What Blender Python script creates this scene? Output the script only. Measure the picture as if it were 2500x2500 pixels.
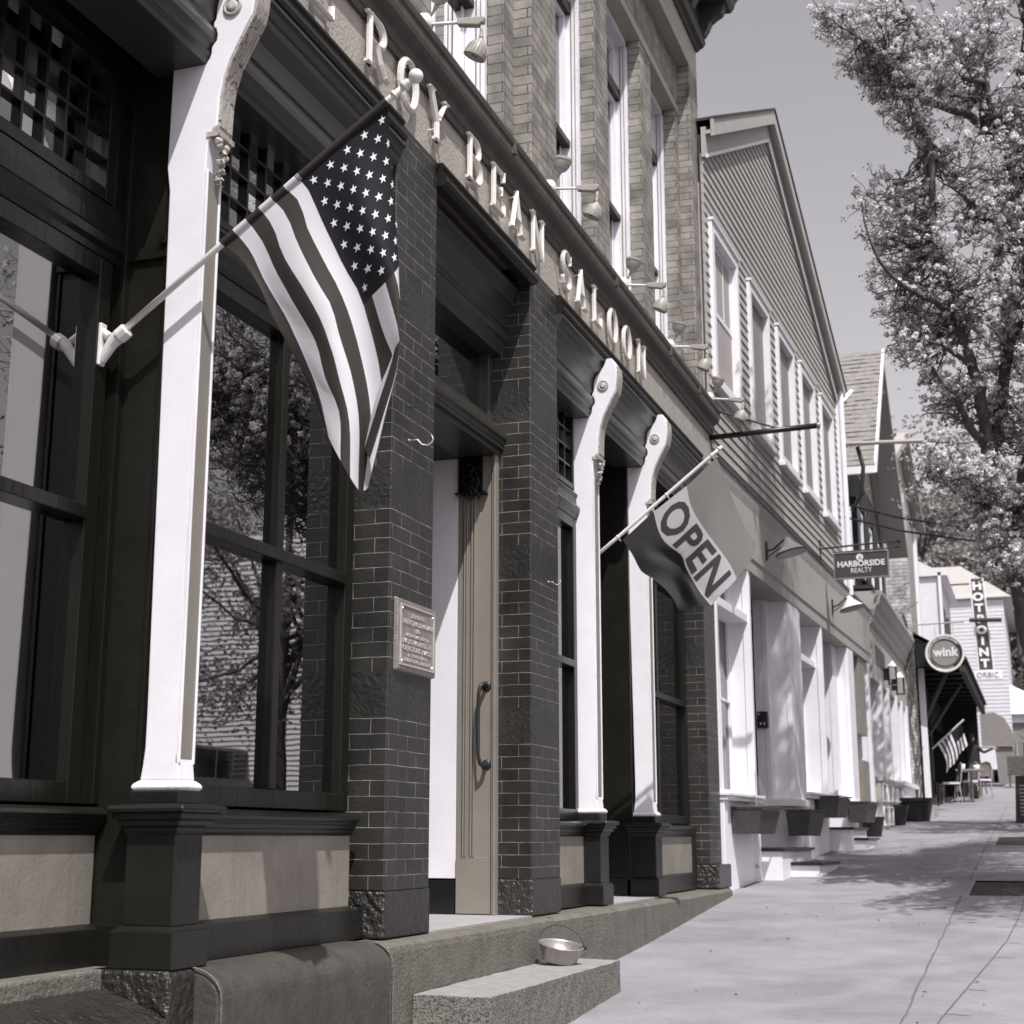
import bpy, bmesh, math, random
from mathutils import Vector, Matrix
from math import sin, cos, pi, radians, sqrt, atan2
for o in list(bpy.data.objects): bpy.data.objects.remove(o)
SC = bpy.context.scene; COL = SC.collection
random.seed(7)

# ---------------------------------------------------------------- camera, sky, sun, exposure
# metres; the lens is the origin height (z = 0), the saloon front is the plane x = 0, y runs up the street
cam = bpy.data.cameras.new('camera'); co = bpy.data.objects.new('camera', cam); COL.objects.link(co)
cam.sensor_width = 56; cam.sensor_height = 56; cam.lens = 80; cam.clip_start = .05; cam.clip_end = 2000
co.location = (2.70, 0, 0)
co.rotation_euler = (radians(90 + 12.551), 0, radians(19.562))
cam.dof.use_dof = True; cam.dof.focus_distance = 6.6; cam.dof.aperture_fstop = 8
SC.camera = co
LIGHT = Vector((-1, 1.45, -2.75)).normalized()
w = bpy.data.worlds.new('World'); SC.world = w; w.use_nodes = True
nt = w.node_tree; nt.nodes.clear()
sky = nt.nodes.new('ShaderNodeTexSky'); sky.sky_type = 'NISHITA'; sky.sun_disc = False
sky.sun_elevation = math.asin(-LIGHT.z); sky.sun_rotation = atan2(-LIGHT.x, -LIGHT.y); sky.dust_density = 2.0
bw = nt.nodes.new('ShaderNodeSeparateColor')   # blue-sensitive black and white film
mono = nt.nodes.new('ShaderNodeMath'); mono.operation = 'MULTIPLY_ADD'; mono.inputs[1].default_value = .35
sc1 = nt.nodes.new('ShaderNodeMath'); sc1.operation = 'MULTIPLY'; sc1.inputs[1].default_value = .65; mul = nt.nodes.new('ShaderNodeMixRGB'); mul.blend_type = 'MULTIPLY'; mul.inputs[0].default_value = 1
mul.inputs[2].default_value = (1.0, .965, 1.02, 1)
bg = nt.nodes.new('ShaderNodeBackground'); bg.inputs[1].default_value = .143
wo = nt.nodes.new('ShaderNodeOutputWorld')
nt.links.new(sky.outputs[0], bw.inputs[0]); nt.links.new(bw.outputs[2], sc1.inputs[0]); nt.links.new(bw.outputs[1], mono.inputs[0]); nt.links.new(sc1.outputs[0], mono.inputs[2]); nt.links.new(mono.outputs[0], mul.inputs[1]); nt.links.new(mul.outputs[0], bg.inputs[0]); nt.links.new(bg.outputs[0], wo.inputs[0])
sl = bpy.data.lights.new('sun', 'SUN'); sl.energy = 4.3; sl.angle = radians(.5); sl.color = (1, .985, .985)
so = bpy.data.objects.new('sun', sl); COL.objects.link(so); so.rotation_euler = LIGHT.to_track_quat('-Z', 'Y').to_euler()
SC.view_settings.view_transform = 'Standard'; SC.view_settings.look = 'None'; SC.view_settings.gamma = 1; SC.view_settings.exposure = 0.22
SC.render.engine = 'CYCLES'; SC.cycles.max_bounces = 6; SC.cycles.transparent_max_bounces = 12

# ---------------------------------------------------------------- helpers
class MB:
    def __init__(s, xf=None): s.v = []; s.f = []; s.m = []; s.uv = {}; s.xf = xf
    def add(s, vs, fs, m=0):
        b = len(s.v); s.v += [Vector(s.xf(*v)) if s.xf else Vector(v) for v in vs]
        s.f += [[b + i for i in f] for f in fs]; s.m += [m] * len(fs); return s
    def box(s, x0, x1, y0, y1, z0, z1, m=0):
        x0, x1 = min(x0, x1), max(x0, x1); y0, y1 = min(y0, y1), max(y0, y1); z0, z1 = min(z0, z1), max(z0, z1)
        return s.add([(x0,y0,z0),(x1,y0,z0),(x1,y1,z0),(x0,y1,z0),(x0,y0,z1),(x1,y0,z1),(x1,y1,z1),(x0,y1,z1)],
              [(0,3,2,1),(4,5,6,7),(0,1,5,4),(1,2,6,5),(2,3,7,6),(3,0,4,7)], m)
    def hexa(s, bot, top, m=0):
        return s.add(list(bot) + list(top), [(3,2,1,0),(4,5,6,7),(0,1,5,4),(1,2,6,5),(2,3,7,6),(3,0,4,7)], m)
    def prism(s, poly, a0, a1, ax='y', m=0):
        # poly in the plane across ax: ax y -> (x,z), ax x -> (y,z), ax z -> (x,y)
        n = len(poly); f = {'y': lambda p, t: (p[0], t, p[1]), 'x': lambda p, t: (t, p[0], p[1]), 'z': lambda p, t: (p[0], p[1], t)}[ax]
        vs = [f(p, a0) for p in poly] + [f(p, a1) for p in poly]
        fs = [list(range(n))[::-1], list(range(n, 2*n))] + [(i, (i+1) % n, n + (i+1) % n, n + i) for i in range(n)]
        return s.add(vs, fs, m)
    def tube(s, pts, r, n=8, m=0, cap=True):
        pts = [Vector(p) for p in pts]; rr = r if isinstance(r, (list, tuple)) else [r] * len(pts)
        vs = []; fs = []; up = None
        for i, p in enumerate(pts):
            t = (pts[min(i+1, len(pts)-1)] - pts[max(i-1, 0)]).normalized()
            if up is None: up = Vector((0,0,1)) if abs(t.z) < .9 else Vector((1,0,0))
            a = t.cross(up).normalized(); b = a.cross(t).normalized(); up = b
            for k in range(n):
                q = 2*pi*k/n; vs.append(p + rr[i]*(a*cos(q) + b*sin(q)))
        for i in range(len(pts)-1):
            for k in range(n): fs.append((i*n+k, i*n+(k+1) % n, (i+1)*n+(k+1) % n, (i+1)*n+k))
        if cap: fs += [list(range(n))[::-1], list(range((len(pts)-1)*n, len(pts)*n))]
        return s.add(vs, fs, m)
    def lathe(s, c, axis, prof, n=20, m=0):
        # prof: list of (distance along axis, radius)
        axis = Vector(axis).normalized(); u = axis.orthogonal().normalized(); v = axis.cross(u); c = Vector(c); vs = []; fs = []
        for h, r in prof:
            for k in range(n): q = 2*pi*k/n; vs.append(c + axis*h + r*(u*cos(q) + v*sin(q)))
        for i in range(len(prof)-1):
            for k in range(n): fs.append((i*n+k, i*n+(k+1) % n, (i+1)*n+(k+1) % n, (i+1)*n+k))
        fs += [list(range(n))[::-1], list(range((len(prof)-1)*n, len(prof)*n))]
        return s.add(vs, fs, m)
    def frame(s, x0, x1, y0, y1, z0, z1, t, m=0):
        # a rectangular frame lying in the yz plane, members t wide
        s.box(x0, x1, y0, y0+t, z0, z1, m); s.box(x0, x1, y1-t, y1, z0, z1, m)
        s.box(x0, x1, y0+t, y1-t, z0, z0+t, m); return s.box(x0, x1, y0+t, y1-t, z1-t, z1, m)
    def build(s, name, mats, parent=None, bevel=0, smooth=False, label=None, cat=None, group=None, kind=None):
        loc = parent['_w'] if parent is not None else None
        base = Vector((0,0,0))
        if loc is not None: base = Vector(loc)
        elif s.v:
            lo = [min(v[i] for v in s.v) for i in range(3)]; hi = [max(v[i] for v in s.v) for i in range(3)]
            base = Vector(((lo[0]+hi[0])/2, (lo[1]+hi[1])/2, lo[2]))
            if kind: base = Vector((0,0,0))
        me = bpy.data.meshes.new(name); me.from_pydata([v - base for v in s.v], [], s.f)
        if not isinstance(mats, (list, tuple)): mats = [mats]
        for q in mats: me.materials.append(q)
        for i, p in enumerate(me.polygons): p.material_index = s.m[i]; p.use_smooth = smooth
        bm = bmesh.new(); bm.from_mesh(me); bmesh.ops.recalc_face_normals(bm, faces=bm.faces)
        bm.to_mesh(me); bm.free(); me.update()
        o = bpy.data.objects.new(name, me); COL.objects.link(o)
        if parent is None: o.location = base; o['_w'] = tuple(base)
        else: o.parent = parent; o['_w'] = tuple(base)
        if bevel:
            b = o.modifiers.new('bevel', 'BEVEL'); b.width = bevel; b.segments = 2; b.limit_method = 'ANGLE'; b.angle_limit = radians(40)
        tag(o, label, cat, group, kind); return o
def tag(o, label=None, cat=None, group=None, kind=None):
    for k, v in (('label', label), ('category', cat), ('group', group), ('kind', kind)):
        if v: o[k] = v
    return o
def thing(name, loc, label, cat, group=None):
    o = bpy.data.objects.new(name, None); COL.objects.link(o); o.location = loc; o['_w'] = tuple(loc)
    o.empty_display_size = .2
    return tag(o, label, cat, group)
def children(o): return [c for c in bpy.data.objects if c.parent == o]
def copy_tree(o, loc=None, parent=None, label=None):
    kids = children(o); c = o.copy(); COL.objects.link(c); c.parent = parent
    if loc is not None: c.location = loc
    if label: c['label'] = label
    for ch in kids: copy_tree(ch, None, c)
    return c

# ---------------------------------------------------------------- materials
def mat(name, col, rough=.6, var=.12, vs=6, bump=0, bs=60, spec=.5, stretch=None, speck=None, metal=0, wear=None, streak=0, stain=None):
    """procedural paint / stone: base colour with two scales of noise, optional bump, speckle, chipped wear, vertical streaks"""
    if col[2] < col[0]: col = (col[0], col[1]*.985, col[2]*.945)
    m = bpy.data.materials.new(name); m.use_nodes = True; nt = m.node_tree; N = nt.nodes; L = nt.links
    p = N['Principled BSDF']; p.inputs['Roughness'].default_value = rough; p.inputs['Specular IOR Level'].default_value = spec
    p.inputs['Metallic'].default_value = metal
    g = N.new('ShaderNodeNewGeometry'); mp = N.new('ShaderNodeMapping'); L.new(g.outputs['Position'], mp.inputs[0])
    if stretch: mp.inputs['Scale'].default_value = stretch
    n1 = N.new('ShaderNodeTexNoise'); n1.inputs['Scale'].default_value = vs; n1.inputs['Detail'].default_value = 8; n1.inputs['Roughness'].default_value = .65
    L.new(mp.outputs[0], n1.inputs['Vector'])
    r = N.new('ShaderNodeMapRange'); r.inputs[1].default_value = .3; r.inputs[2].default_value = .7; r.inputs[3].default_value = 1-var; r.inputs[4].default_value = 1+var
    L.new(n1.outputs['Fac'], r.inputs[0])
    mx = N.new('ShaderNodeVectorMath'); mx.operation = 'SCALE'; mx.inputs[0].default_value = col; L.new(r.outputs[0], mx.inputs['Scale'])
    out = mx.outputs[0]
    def mixin(fac, c):
        nonlocal out
        k = N.new('ShaderNodeMixRGB'); k.inputs[2].default_value = (*c, 1); L.new(fac, k.inputs[0]); L.new(out, k.inputs[1]); out = k.outputs[0]
    def ramp(src, a, b, lo=0, hi=1):
        q = N.new('ShaderNodeMapRange'); q.inputs[1].default_value = a; q.inputs[2].default_value = b; q.inputs[3].default_value = lo; q.inputs[4].default_value = hi; L.new(src, q.inputs[0]); return q.outputs[0]
    if speck:
        n2 = N.new('ShaderNodeTexNoise'); n2.inputs['Scale'].default_value = speck[0]; n2.inputs['Detail'].default_value = 2; L.new(g.outputs['Position'], n2.inputs['Vector'])
        mixin(ramp(n2.outputs['Fac'], speck[1], speck[1]+.08), speck[2])
    if stain:
        n5 = N.new('ShaderNodeTexNoise'); n5.inputs['Scale'].default_value = stain[0]; n5.inputs['Detail'].default_value = 7; n5.inputs['Roughness'].default_value = .6; n5.inputs['Distortion'].default_value = .6; L.new(g.outputs['Position'], n5.inputs['Vector'])
        mixin(ramp(n5.outputs['Fac'], .46, .66, 0, stain[1]), tuple(c*.55 for c in col))
    if streak:
        ms = N.new('ShaderNodeMapping'); ms.inputs['Scale'].default_value = (28, 28, 1.2); L.new(g.outputs['Position'], ms.inputs[0])
        n4 = N.new('ShaderNodeTexNoise'); n4.inputs['Scale'].default_value = 1; n4.inputs['Detail'].default_value = 5; L.new(ms.outputs[0], n4.inputs['Vector'])
        mixin(ramp(n4.outputs['Fac'], .52, .78, 0, streak), tuple(c*.45 for c in col))
    if wear:
        n3 = N.new('ShaderNodeTexNoise'); n3.inputs['Scale'].default_value = wear[0]; n3.inputs['Detail'].default_value = 9; n3.inputs['Roughness'].default_value = .7; L.new(g.outputs['Position'], n3.inputs['Vector'])
        mixin(ramp(n3.outputs['Fac'], wear[1], wear[1]+.015), wear[2])
    L.new(out, p.inputs['Base Color'])
    if bump:
        nb = N.new('ShaderNodeTexNoise'); nb.inputs['Scale'].default_value = bs; nb.inputs['Detail'].default_value = 6; L.new(mp.outputs[0], nb.inputs['Vector'])
        b = N.new('ShaderNodeBump'); b.inputs['Strength'].default_value = min(1, bump); b.inputs['Distance'].default_value = .01*max(1, bump); L.new(nb.outputs['Fac'], b.inputs['Height']); L.new(b.outputs[0], p.inputs['Normal'])
    return m
def brick(name, col, joint, course, z0, width=.205, jt=.008, rough=.4, spec=.5, band=None, jvar=.5, bumpd=.006):
    """running-bond brickwork laid out in world metres on both wall directions; optional rough stone bands"""
    m = bpy.data.materials.new(name); m.use_nodes = True; nt = m.node_tree; N = nt.nodes; L = nt.links; p = N['Principled BSDF']
    g = N.new('ShaderNodeNewGeometry'); s = N.new('ShaderNodeSeparateXYZ'); L.new(g.outputs['Position'], s.inputs[0])
    sn = N.new('ShaderNodeSeparateXYZ'); L.new(g.outputs['True Normal'], sn.inputs[0])
    ab = N.new('ShaderNodeMath'); ab.operation = 'ABSOLUTE'; L.new(sn.outputs[0], ab.inputs[0])
    gt = N.new('ShaderNodeMath'); gt.operation = 'GREATER_THAN'; gt.inputs[1].default_value = .5; L.new(ab.outputs[0], gt.inputs[0])
    mu = N.new('ShaderNodeMix'); mu.data_type = 'FLOAT'; L.new(gt.outputs[0], mu.inputs[0]); L.new(s.outputs[0], mu.inputs[2]); L.new(s.outputs[1], mu.inputs[3])
    ad = N.new('ShaderNodeMath'); ad.operation = 'ADD'; ad.inputs[1].default_value = 20.06; L.new(mu.outputs[0], ad.inputs[0])
    zz = N.new('ShaderNodeMath'); zz.operation = 'SUBTRACT'; zz.inputs[1].default_value = z0 - 40*course; L.new(s.outputs[2], zz.inputs[0])
    cb = N.new('ShaderNodeCombineXYZ'); L.new(ad.outputs[0], cb.inputs[0]); L.new(zz.outputs[0], cb.inputs[1])
    # slight wobble of the joints
    nw = N.new('ShaderNodeTexNoise'); nw.inputs['Scale'].default_value = 9; L.new(g.outputs['Position'], nw.inputs['Vector'])
    wv = N.new('ShaderNodeVectorMath'); wv.operation = 'MULTIPLY_ADD'; L.new(nw.outputs['Color'], wv.inputs[0]); wv.inputs[1].default_value = (.010, .006, 0); L.new(cb.outputs[0], wv.inputs[2])
    bt = N.new('ShaderNodeTexBrick'); L.new(wv.outputs[0], bt.inputs['Vector']); bt.offset = .5
    bt.inputs['Scale'].default_value = 1; bt.inputs['Brick Width'].default_value = width; bt.inputs['Row Height'].default_value = course
    bt.inputs['Mortar Size'].default_value = jt/2; bt.inputs['Mortar Smooth'].default_value = .25; bt.inputs['Bias'].default_value = 0
    bt.inputs['Color1'].default_value = (*[c*.82 for c in col], 1); bt.inputs['Color2'].default_value = (*[c*1.18 for c in col], 1)
    jn = N.new('ShaderNodeTexNoise'); jn.inputs['Scale'].default_value = 14; jn.inputs['Detail'].default_value = 5; L.new(g.outputs['Position'], jn.inputs['Vector'])
    jr = N.new('ShaderNodeMapRange'); jr.inputs[1].default_value = .35; jr.inputs[2].default_value = .6; jr.inputs[3].default_value = 1-jvar; jr.inputs[4].default_value = 1; L.new(jn.outputs['Fac'], jr.inputs[0])
    jc = N.new('ShaderNodeMixRGB'); jc.inputs[1].default_value = (*col, 1); jc.inputs[2].default_value = (*joint, 1); L.new(jr.outputs[0], jc.inputs[0]); L.new(jc.outputs[0], bt.inputs['Mortar'])
    nz = N.new('ShaderNodeTexNoise'); nz.inputs['Scale'].default_value = 5; nz.inputs['Detail'].default_value = 8; L.new(g.outputs['Position'], nz.inputs['Vector'])
    r = N.new('ShaderNodeMapRange'); r.inputs[1].default_value = .3; r.inputs[2].default_value = .7; r.inputs[3].default_value = .6; r.inputs[4].default_value = 1.5; L.new(nz.outputs['Fac'], r.inputs[0])
    mx = N.new('ShaderNodeVectorMath'); mx.operation = 'SCALE'; L.new(bt.outputs['Color'], mx.inputs[0]); L.new(r.outputs[0], mx.inputs['Scale'])
    out = mx.outputs[0]
    inv = N.new('ShaderNodeMath'); inv.operation = 'SUBTRACT'; inv.inputs[0].default_value = 1; L.new(bt.outputs['Fac'], inv.inputs[1]); hgt = inv.outputs[0]
    fine = N.new('ShaderNodeTexNoise'); fine.inputs['Scale'].default_value = 90; fine.inputs['Detail'].default_value = 5; L.new(g.outputs['Position'], fine.inputs['Vector'])
    fm = N.new('ShaderNodeMath'); fm.operation = 'MULTIPLY_ADD'; fm.inputs[1].default_value = .35; L.new(fine.outputs['Fac'], fm.inputs[0]); L.new(hgt, fm.inputs[2]); hgt = fm.outputs[0]
    if band:
        # band = (first bottom, height, period)
        b1 = N.new('ShaderNodeMath'); b1.operation = 'SUBTRACT'; b1.inputs[1].default_value = band[0] - 10*band[2]; L.new(s.outputs[2], b1.inputs[0])
        b2 = N.new('ShaderNodeMath'); b2.operation = 'MODULO'; b2.inputs[1].default_value = band[2]; L.new(b1.outputs[0], b2.inputs[0])
        b3 = N.new('ShaderNodeMath'); b3.operation = 'LESS_THAN'; b3.inputs[1].default_value = band[1]; L.new(b2.outputs[0], b3.inputs[0])
        bm_ = N.new('ShaderNodeMixRGB'); L.new(b3.outputs[0], bm_.inputs[0]); L.new(out, bm_.inputs[1])
        sc = N.new('ShaderNodeVectorMath'); sc.operation = 'SCALE'; sc.inputs[0].default_value = [c*1.0 for c in col]; L.new(r.outputs[0], sc.inputs['Scale']); L.new(sc.outputs[0], bm_.inputs[2]); out = bm_.outputs[0]
        rk = N.new('ShaderNodeTexNoise'); rk.inputs['Scale'].default_value = 38; rk.inputs['Detail'].default_value = 6; L.new(g.outputs['Position'], rk.inputs['Vector'])
        rs = N.new('ShaderNodeMath'); rs.operation = 'MULTIPLY'; rs.inputs[1].default_value = 1.2; L.new(rk.outputs['Fac'], rs.inputs[0])
        hm = N.new('ShaderNodeMix'); hm.data_type = 'FLOAT'; L.new(b3.outputs[0], hm.inputs[0]); L.new(hgt, hm.inputs[2]); L.new(rs.outputs[0], hm.inputs[3]); hgt = hm.outputs[0]
    b = N.new('ShaderNodeBump'); b.inputs['Strength'].default_value = 1; b.inputs['Distance'].default_value = bumpd; L.new(hgt, b.inputs['Height']); L.new(b.outputs[0], p.inputs['Normal'])
    L.new(out, p.inputs['Base Color']); p.inputs['Roughness'].default_value = rough; p.inputs['Specular IOR Level'].default_value = spec
    return m
def glass(name, tint=.45, refl=1.75, rough=0.0):
    m = bpy.data.materials.new(name); m.use_nodes = True; nt = m.node_tree; N = nt.nodes; L = nt.links; N.remove(N['Principled BSDF'])
    t = N.new('ShaderNodeBsdfTransparent'); t.inputs[0].default_value = (tint, tint, tint*.97, 1)
    gl = N.new('ShaderNodeBsdfGlossy'); gl.inputs['Roughness'].default_value = rough; gl.inputs[0].default_value = (.97, .95, .95, 1)
    g = N.new('ShaderNodeNewGeometry'); n = N.new('ShaderNodeTexNoise'); n.inputs['Scale'].default_value = 2.2; L.new(g.outputs['Position'], n.inputs['Vector'])
    b = N.new('ShaderNodeBump'); b.inputs['Strength'].default_value = .03; b.inputs['Distance'].default_value = .015; L.new(n.outputs['Fac'], b.inputs['Height']); L.new(b.outputs[0], gl.inputs['Normal'])
    f = N.new('ShaderNodeFresnel'); f.inputs[0].default_value = refl
    mx = N.new('ShaderNodeMixShader'); L.new(f.outputs[0], mx.inputs[0]); L.new(t.outputs[0], mx.inputs[1]); L.new(gl.outputs[0], mx.inputs[2]); L.new(mx.outputs[0], N['Material Output'].inputs[0])
    return m
M = {}
M['trim'] = mat('trim_black_paint', (.0085,.0083,.0060), .30, .3, 8, .25, 25, .4, (1,1,.12), wear=(26,.76,(.10,.09,.08)))
M['trim_matt'] = mat('trim_dark_matt', (.0095,.0092,.0066), .42, .25, 8, .15, 30, .35)
M['cove'] = mat('cove_grey_paint', (.036,.035,.030), .30, .2, 5, .12, 20, stretch=(1,.2,1))
M['panel'] = mat('panel_grey_paint', (.255,.234,.208), .5, .14, 4, .2, 60, streak=.35, stain=(3,.4))
M['plinth'] = mat('plinth_paint', (.0115,.0112,.0095), .34, .25, 6, .2, 40, wear=(30,.77,(.22,.2,.19)))
M['white'] = mat('white_paint', (.80,.78,.81), .45, .05, 5, .05, 45, wear=(14,.80,(.30,.28,.25)))
M['white_clean'] = mat('white_paint_clean', (.80,.78,.82), .5, .05, 3, .08, 40, streak=.06)
M['white_old'] = mat('white_paint_peeling', (.78,.76,.79), .6, .12, 9, .3, 50, wear=(9,.66,(.42,.40,.38)), stretch=(1,1,.3), streak=.4)
M['tan'] = mat('tan_paint', (.235,.213,.189), .42, .07, 4, .1, 45, wear=(26,.74,(.5,.47,.44)))
M['fluted'] = mat('worn_bracket_paint', (.42,.39,.37), .45, .2, 30, .4, 60, wear=(60,.57,(.03,.028,.02)), stretch=(1,1,.35))
M['brick_low'] = brick('painted_brick_low', (.0215,.0200,.0172), (.25,.235,.215), .0679, -.226, jt=.0042, rough=.36, spec=.75, band=(-.4245,.199,.95), jvar=.75)
M['brick_up'] = brick('painted_brick_upper', (.235,.215,.192), (.06,.053,.045), .0679, -.226, jt=.008, rough=.6, jvar=.45)
M['brick_far'] = brick('pale_brick', (.45,.42,.42), (.12,.11,.1), .075, 0, jt=.012, rough=.8)
M['fascia'] = mat('fascia_painted_metal', (.40,.370,.335), .45, .10, 4, .6, 45)
M['cornice'] = mat('cornice_weathered', (.060,.058,.050), .5, .25, 12, .3, 50, stretch=(1,1,.25), streak=.3)
M['letter'] = mat('letter_metal', (.76,.73,.71), .28, .08, 8, 0, 40, .8, metal=.1)
M['rock'] = mat('painted_rock_face', (.024,.0225,.020), .28, .3, 12, 2.2, 34, .7)
M['ledge'] = mat('painted_ledge_stone', (.135,.125,.108), .75, .22, 7, .9, 60, speck=(150,.6,(.26,.25,.24)), streak=.5)
M['stone_paint'] = mat('bullnose_painted_stone', (.070,.064,.057), .5, .3, 5, .6, 40, streak=.45, stain=(5,.6))
M['threshold'] = mat('threshold_stone', (.34,.325,.335), .8, .12, 6, .4, 70)
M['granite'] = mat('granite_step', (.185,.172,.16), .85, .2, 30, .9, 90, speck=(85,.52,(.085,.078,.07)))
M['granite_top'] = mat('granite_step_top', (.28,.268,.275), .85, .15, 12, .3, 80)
M['plate'] = mat('kick_plate', (.012,.012,.012), .3)
M['metal'] = mat('galvanised_metal', (.40,.38,.37), .38, .2, 20, .1, 40, metal=.6)
M['iron'] = mat('black_iron', (.018,.018,.02), .45, .2, 10)
M['lampgrey'] = mat('lamp_grey_enamel', (.36,.34,.32), .4, .08, 12)
M['lampwhite'] = mat('lamp_white_enamel', (.74,.72,.73), .35, .06, 12)
M['lens'] = mat('lamp_lens', (.20,.19,.18), .15)
M['bronze'] = mat('plaque_bronze', (.34,.315,.31), .38, .2, 30, .4, 120, metal=.4)
M['bronze_hi'] = mat('plaque_bronze_raised', (.60,.56,.56), .3, .1, 30, metal=.4)
M['glass'] = glass('window_glass', .28, 3.3)
M['glass_far'] = glass('window_glass_far', .12, 1.8)
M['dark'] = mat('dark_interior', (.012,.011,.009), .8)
M['curtain'] = mat('curtain_cloth', (.42,.40,.40), .9, .15, 10)
M['clap'] = mat('clapboard_grey', (.385,.360,.355), .6, .07, 3, .1, 40, streak=.18)
M['clap_dark'] = mat('clapboard_dark', (.12,.112,.105), .6, .1, 3)
M['clap_white'] = mat('clapboard_white', (.70,.68,.71), .6, .05, 3)
M['infill'] = mat('window_infill_board', (.25,.235,.222), .55, .1, 5)
M['soffit'] = mat('soffit_grey', (.40,.378,.372), .6, .07, 3)
M['shingle'] = mat('shingle_roof', (.23,.217,.21), .9, .25, 12, .8, 40)
M['roof_dark'] = mat('dark_roofing', (.035,.034,.033), .8, .2, 10)
M['tin'] = mat('window_box_zinc', (.055,.051,.048), .55, .25, 10, .2, 40)
M['black'] = mat('black_paint', (.012,.012,.013), .35, .2, 10)
M['signgrey'] = mat('sign_dark_grey', (.055,.050,.052), .5, .1, 5)
M['signwhite'] = mat('sign_white', (.75,.73,.76), .5, .03, 5)
M['concrete'] = None
M['bark'] = mat('bark', (.10,.092,.088), .95, .45, 22, 1.5, 30, stretch=(1,1,.35))
M['soil'] = mat('mulch', (.05,.045,.04), 1, .5, 60, 3, 60, speck=(90,.6,(.22,.2,.19)))
M['asphalt'] = mat('asphalt', (.055,.052,.055), .9, .15, 40, .3, 150)
M['kerb'] = mat('kerb_granite', (.33,.31,.31), .9, .15, 20, .3, 80)
M['cloth_dark'] = mat('dark_clothes', (.02,.019,.02), .9)
M['skin'] = mat('skin', (.42,.36,.33), .6, .05)
M['hair'] = mat('hair', (.02,.018,.016), .6)
M['wicker'] = mat('bistro_chair', (.34,.31,.30), .6, .15, 30)
M['white_pl'] = mat('white_plastic', (.78,.76,.79), .4, .03)
M['canvas'] = mat('canvas_grey', (.22,.205,.20), .8, .08)
M['carwhite'] = mat('car_paint_silver', (.50,.48,.49), .25, .02)
M['carblack'] = mat('car_glass_dark', (.01,.01,.012), .06, .02, spec=.9)
M['rubber'] = mat('tyre_rubber', (.02,.02,.02), .8)
def cloth_mat(name, kind):
    m = bpy.data.materials.new(name); m.use_nodes = True; nt = m.node_tree; N = nt.nodes; L = nt.links; p = N['Principled BSDF']
    uv = N.new('ShaderNodeUVMap'); s = N.new('ShaderNodeSeparateXYZ'); L.new(uv.outputs[0], s.inputs[0])
    def cr(src, stops, interp='CONSTANT'):
        r = N.new('ShaderNodeValToRGB'); r.color_ramp.interpolation = interp; e = r.color_ramp.elements
        while len(e) > 1: e.remove(e[0])
        e[0].position = stops[0][0]; e[0].color = (*stops[0][1], 1)
        for q, c in stops[1:]: k = e.new(q); k.color = (*c, 1)
        L.new(src, r.inputs[0]); return r.outputs[0]
    if kind == 'us':
        D = (.050,.045,.040); Wh = (.74,.71,.74); B = (.016,.015,.019)
        st = cr(s.outputs[0], [(k/13, D if k % 2 == 0 else Wh) for k in range(13)])
        a = N.new('ShaderNodeMath'); a.operation = 'GREATER_THAN'; a.inputs[1].default_value = 6/13; L.new(s.outputs[0], a.inputs[0])
        b = N.new('ShaderNodeMath'); b.operation = 'LESS_THAN'; b.inputs[1].default_value = .435; L.new(s.outputs[1], b.inputs[0])
        c = N.new('ShaderNodeMath'); c.operation = 'MULTIPLY'; L.new(a.outputs[0], c.inputs[0]); L.new(b.outputs[0], c.inputs[1])
        mx = N.new('ShaderNodeMixRGB'); L.new(c.outputs[0], mx.inputs[0]); L.new(st, mx.inputs[1]); mx.inputs[2].default_value = (*B, 1); out = mx.outputs[0]
    else:
        out = cr(s.outputs[0], [(0, (.045,.042,.044)), (1/3, (.55,.52,.54)), (2/3, (.23,.215,.20))])
    n = N.new('ShaderNodeTexNoise'); n.inputs['Scale'].default_value = 7; n.inputs['Detail'].default_value = 6; g = N.new('ShaderNodeNewGeometry'); L.new(g.outputs['Position'], n.inputs['Vector'])
    bu = N.new('ShaderNodeBump'); bu.inputs['Strength'].default_value = .25; bu.inputs['Distance'].default_value = .012; L.new(n.outputs['Fac'], bu.inputs['Height'])
    L.new(out, p.inputs['Base Color']); p.inputs['Roughness'].default_value = .75; L.new(bu.outputs[0], p.inputs['Normal']); p.inputs['Specular IOR Level'].default_value = .25
    tr = N.new('ShaderNodeBsdfTranslucent'); L.new(out, tr.inputs[0]); ms = N.new('ShaderNodeMixShader'); ms.inputs[0].default_value = .28
    L.new(p.outputs[0], ms.inputs[1]); L.new(tr.outputs[0], ms.inputs[2]); L.new(ms.outputs[0], N['Material Output'].inputs[0])
    return m
M['flag'] = cloth_mat('us_flag_cloth', 'us'); M['openflag'] = cloth_mat('open_flag_cloth', 'open')
M['star'] = mat('star_cloth', (.72,.70,.73), .8, .02); M['openletter'] = mat('flag_letter_cloth', (.035,.032,.036), .8, .05)
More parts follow.
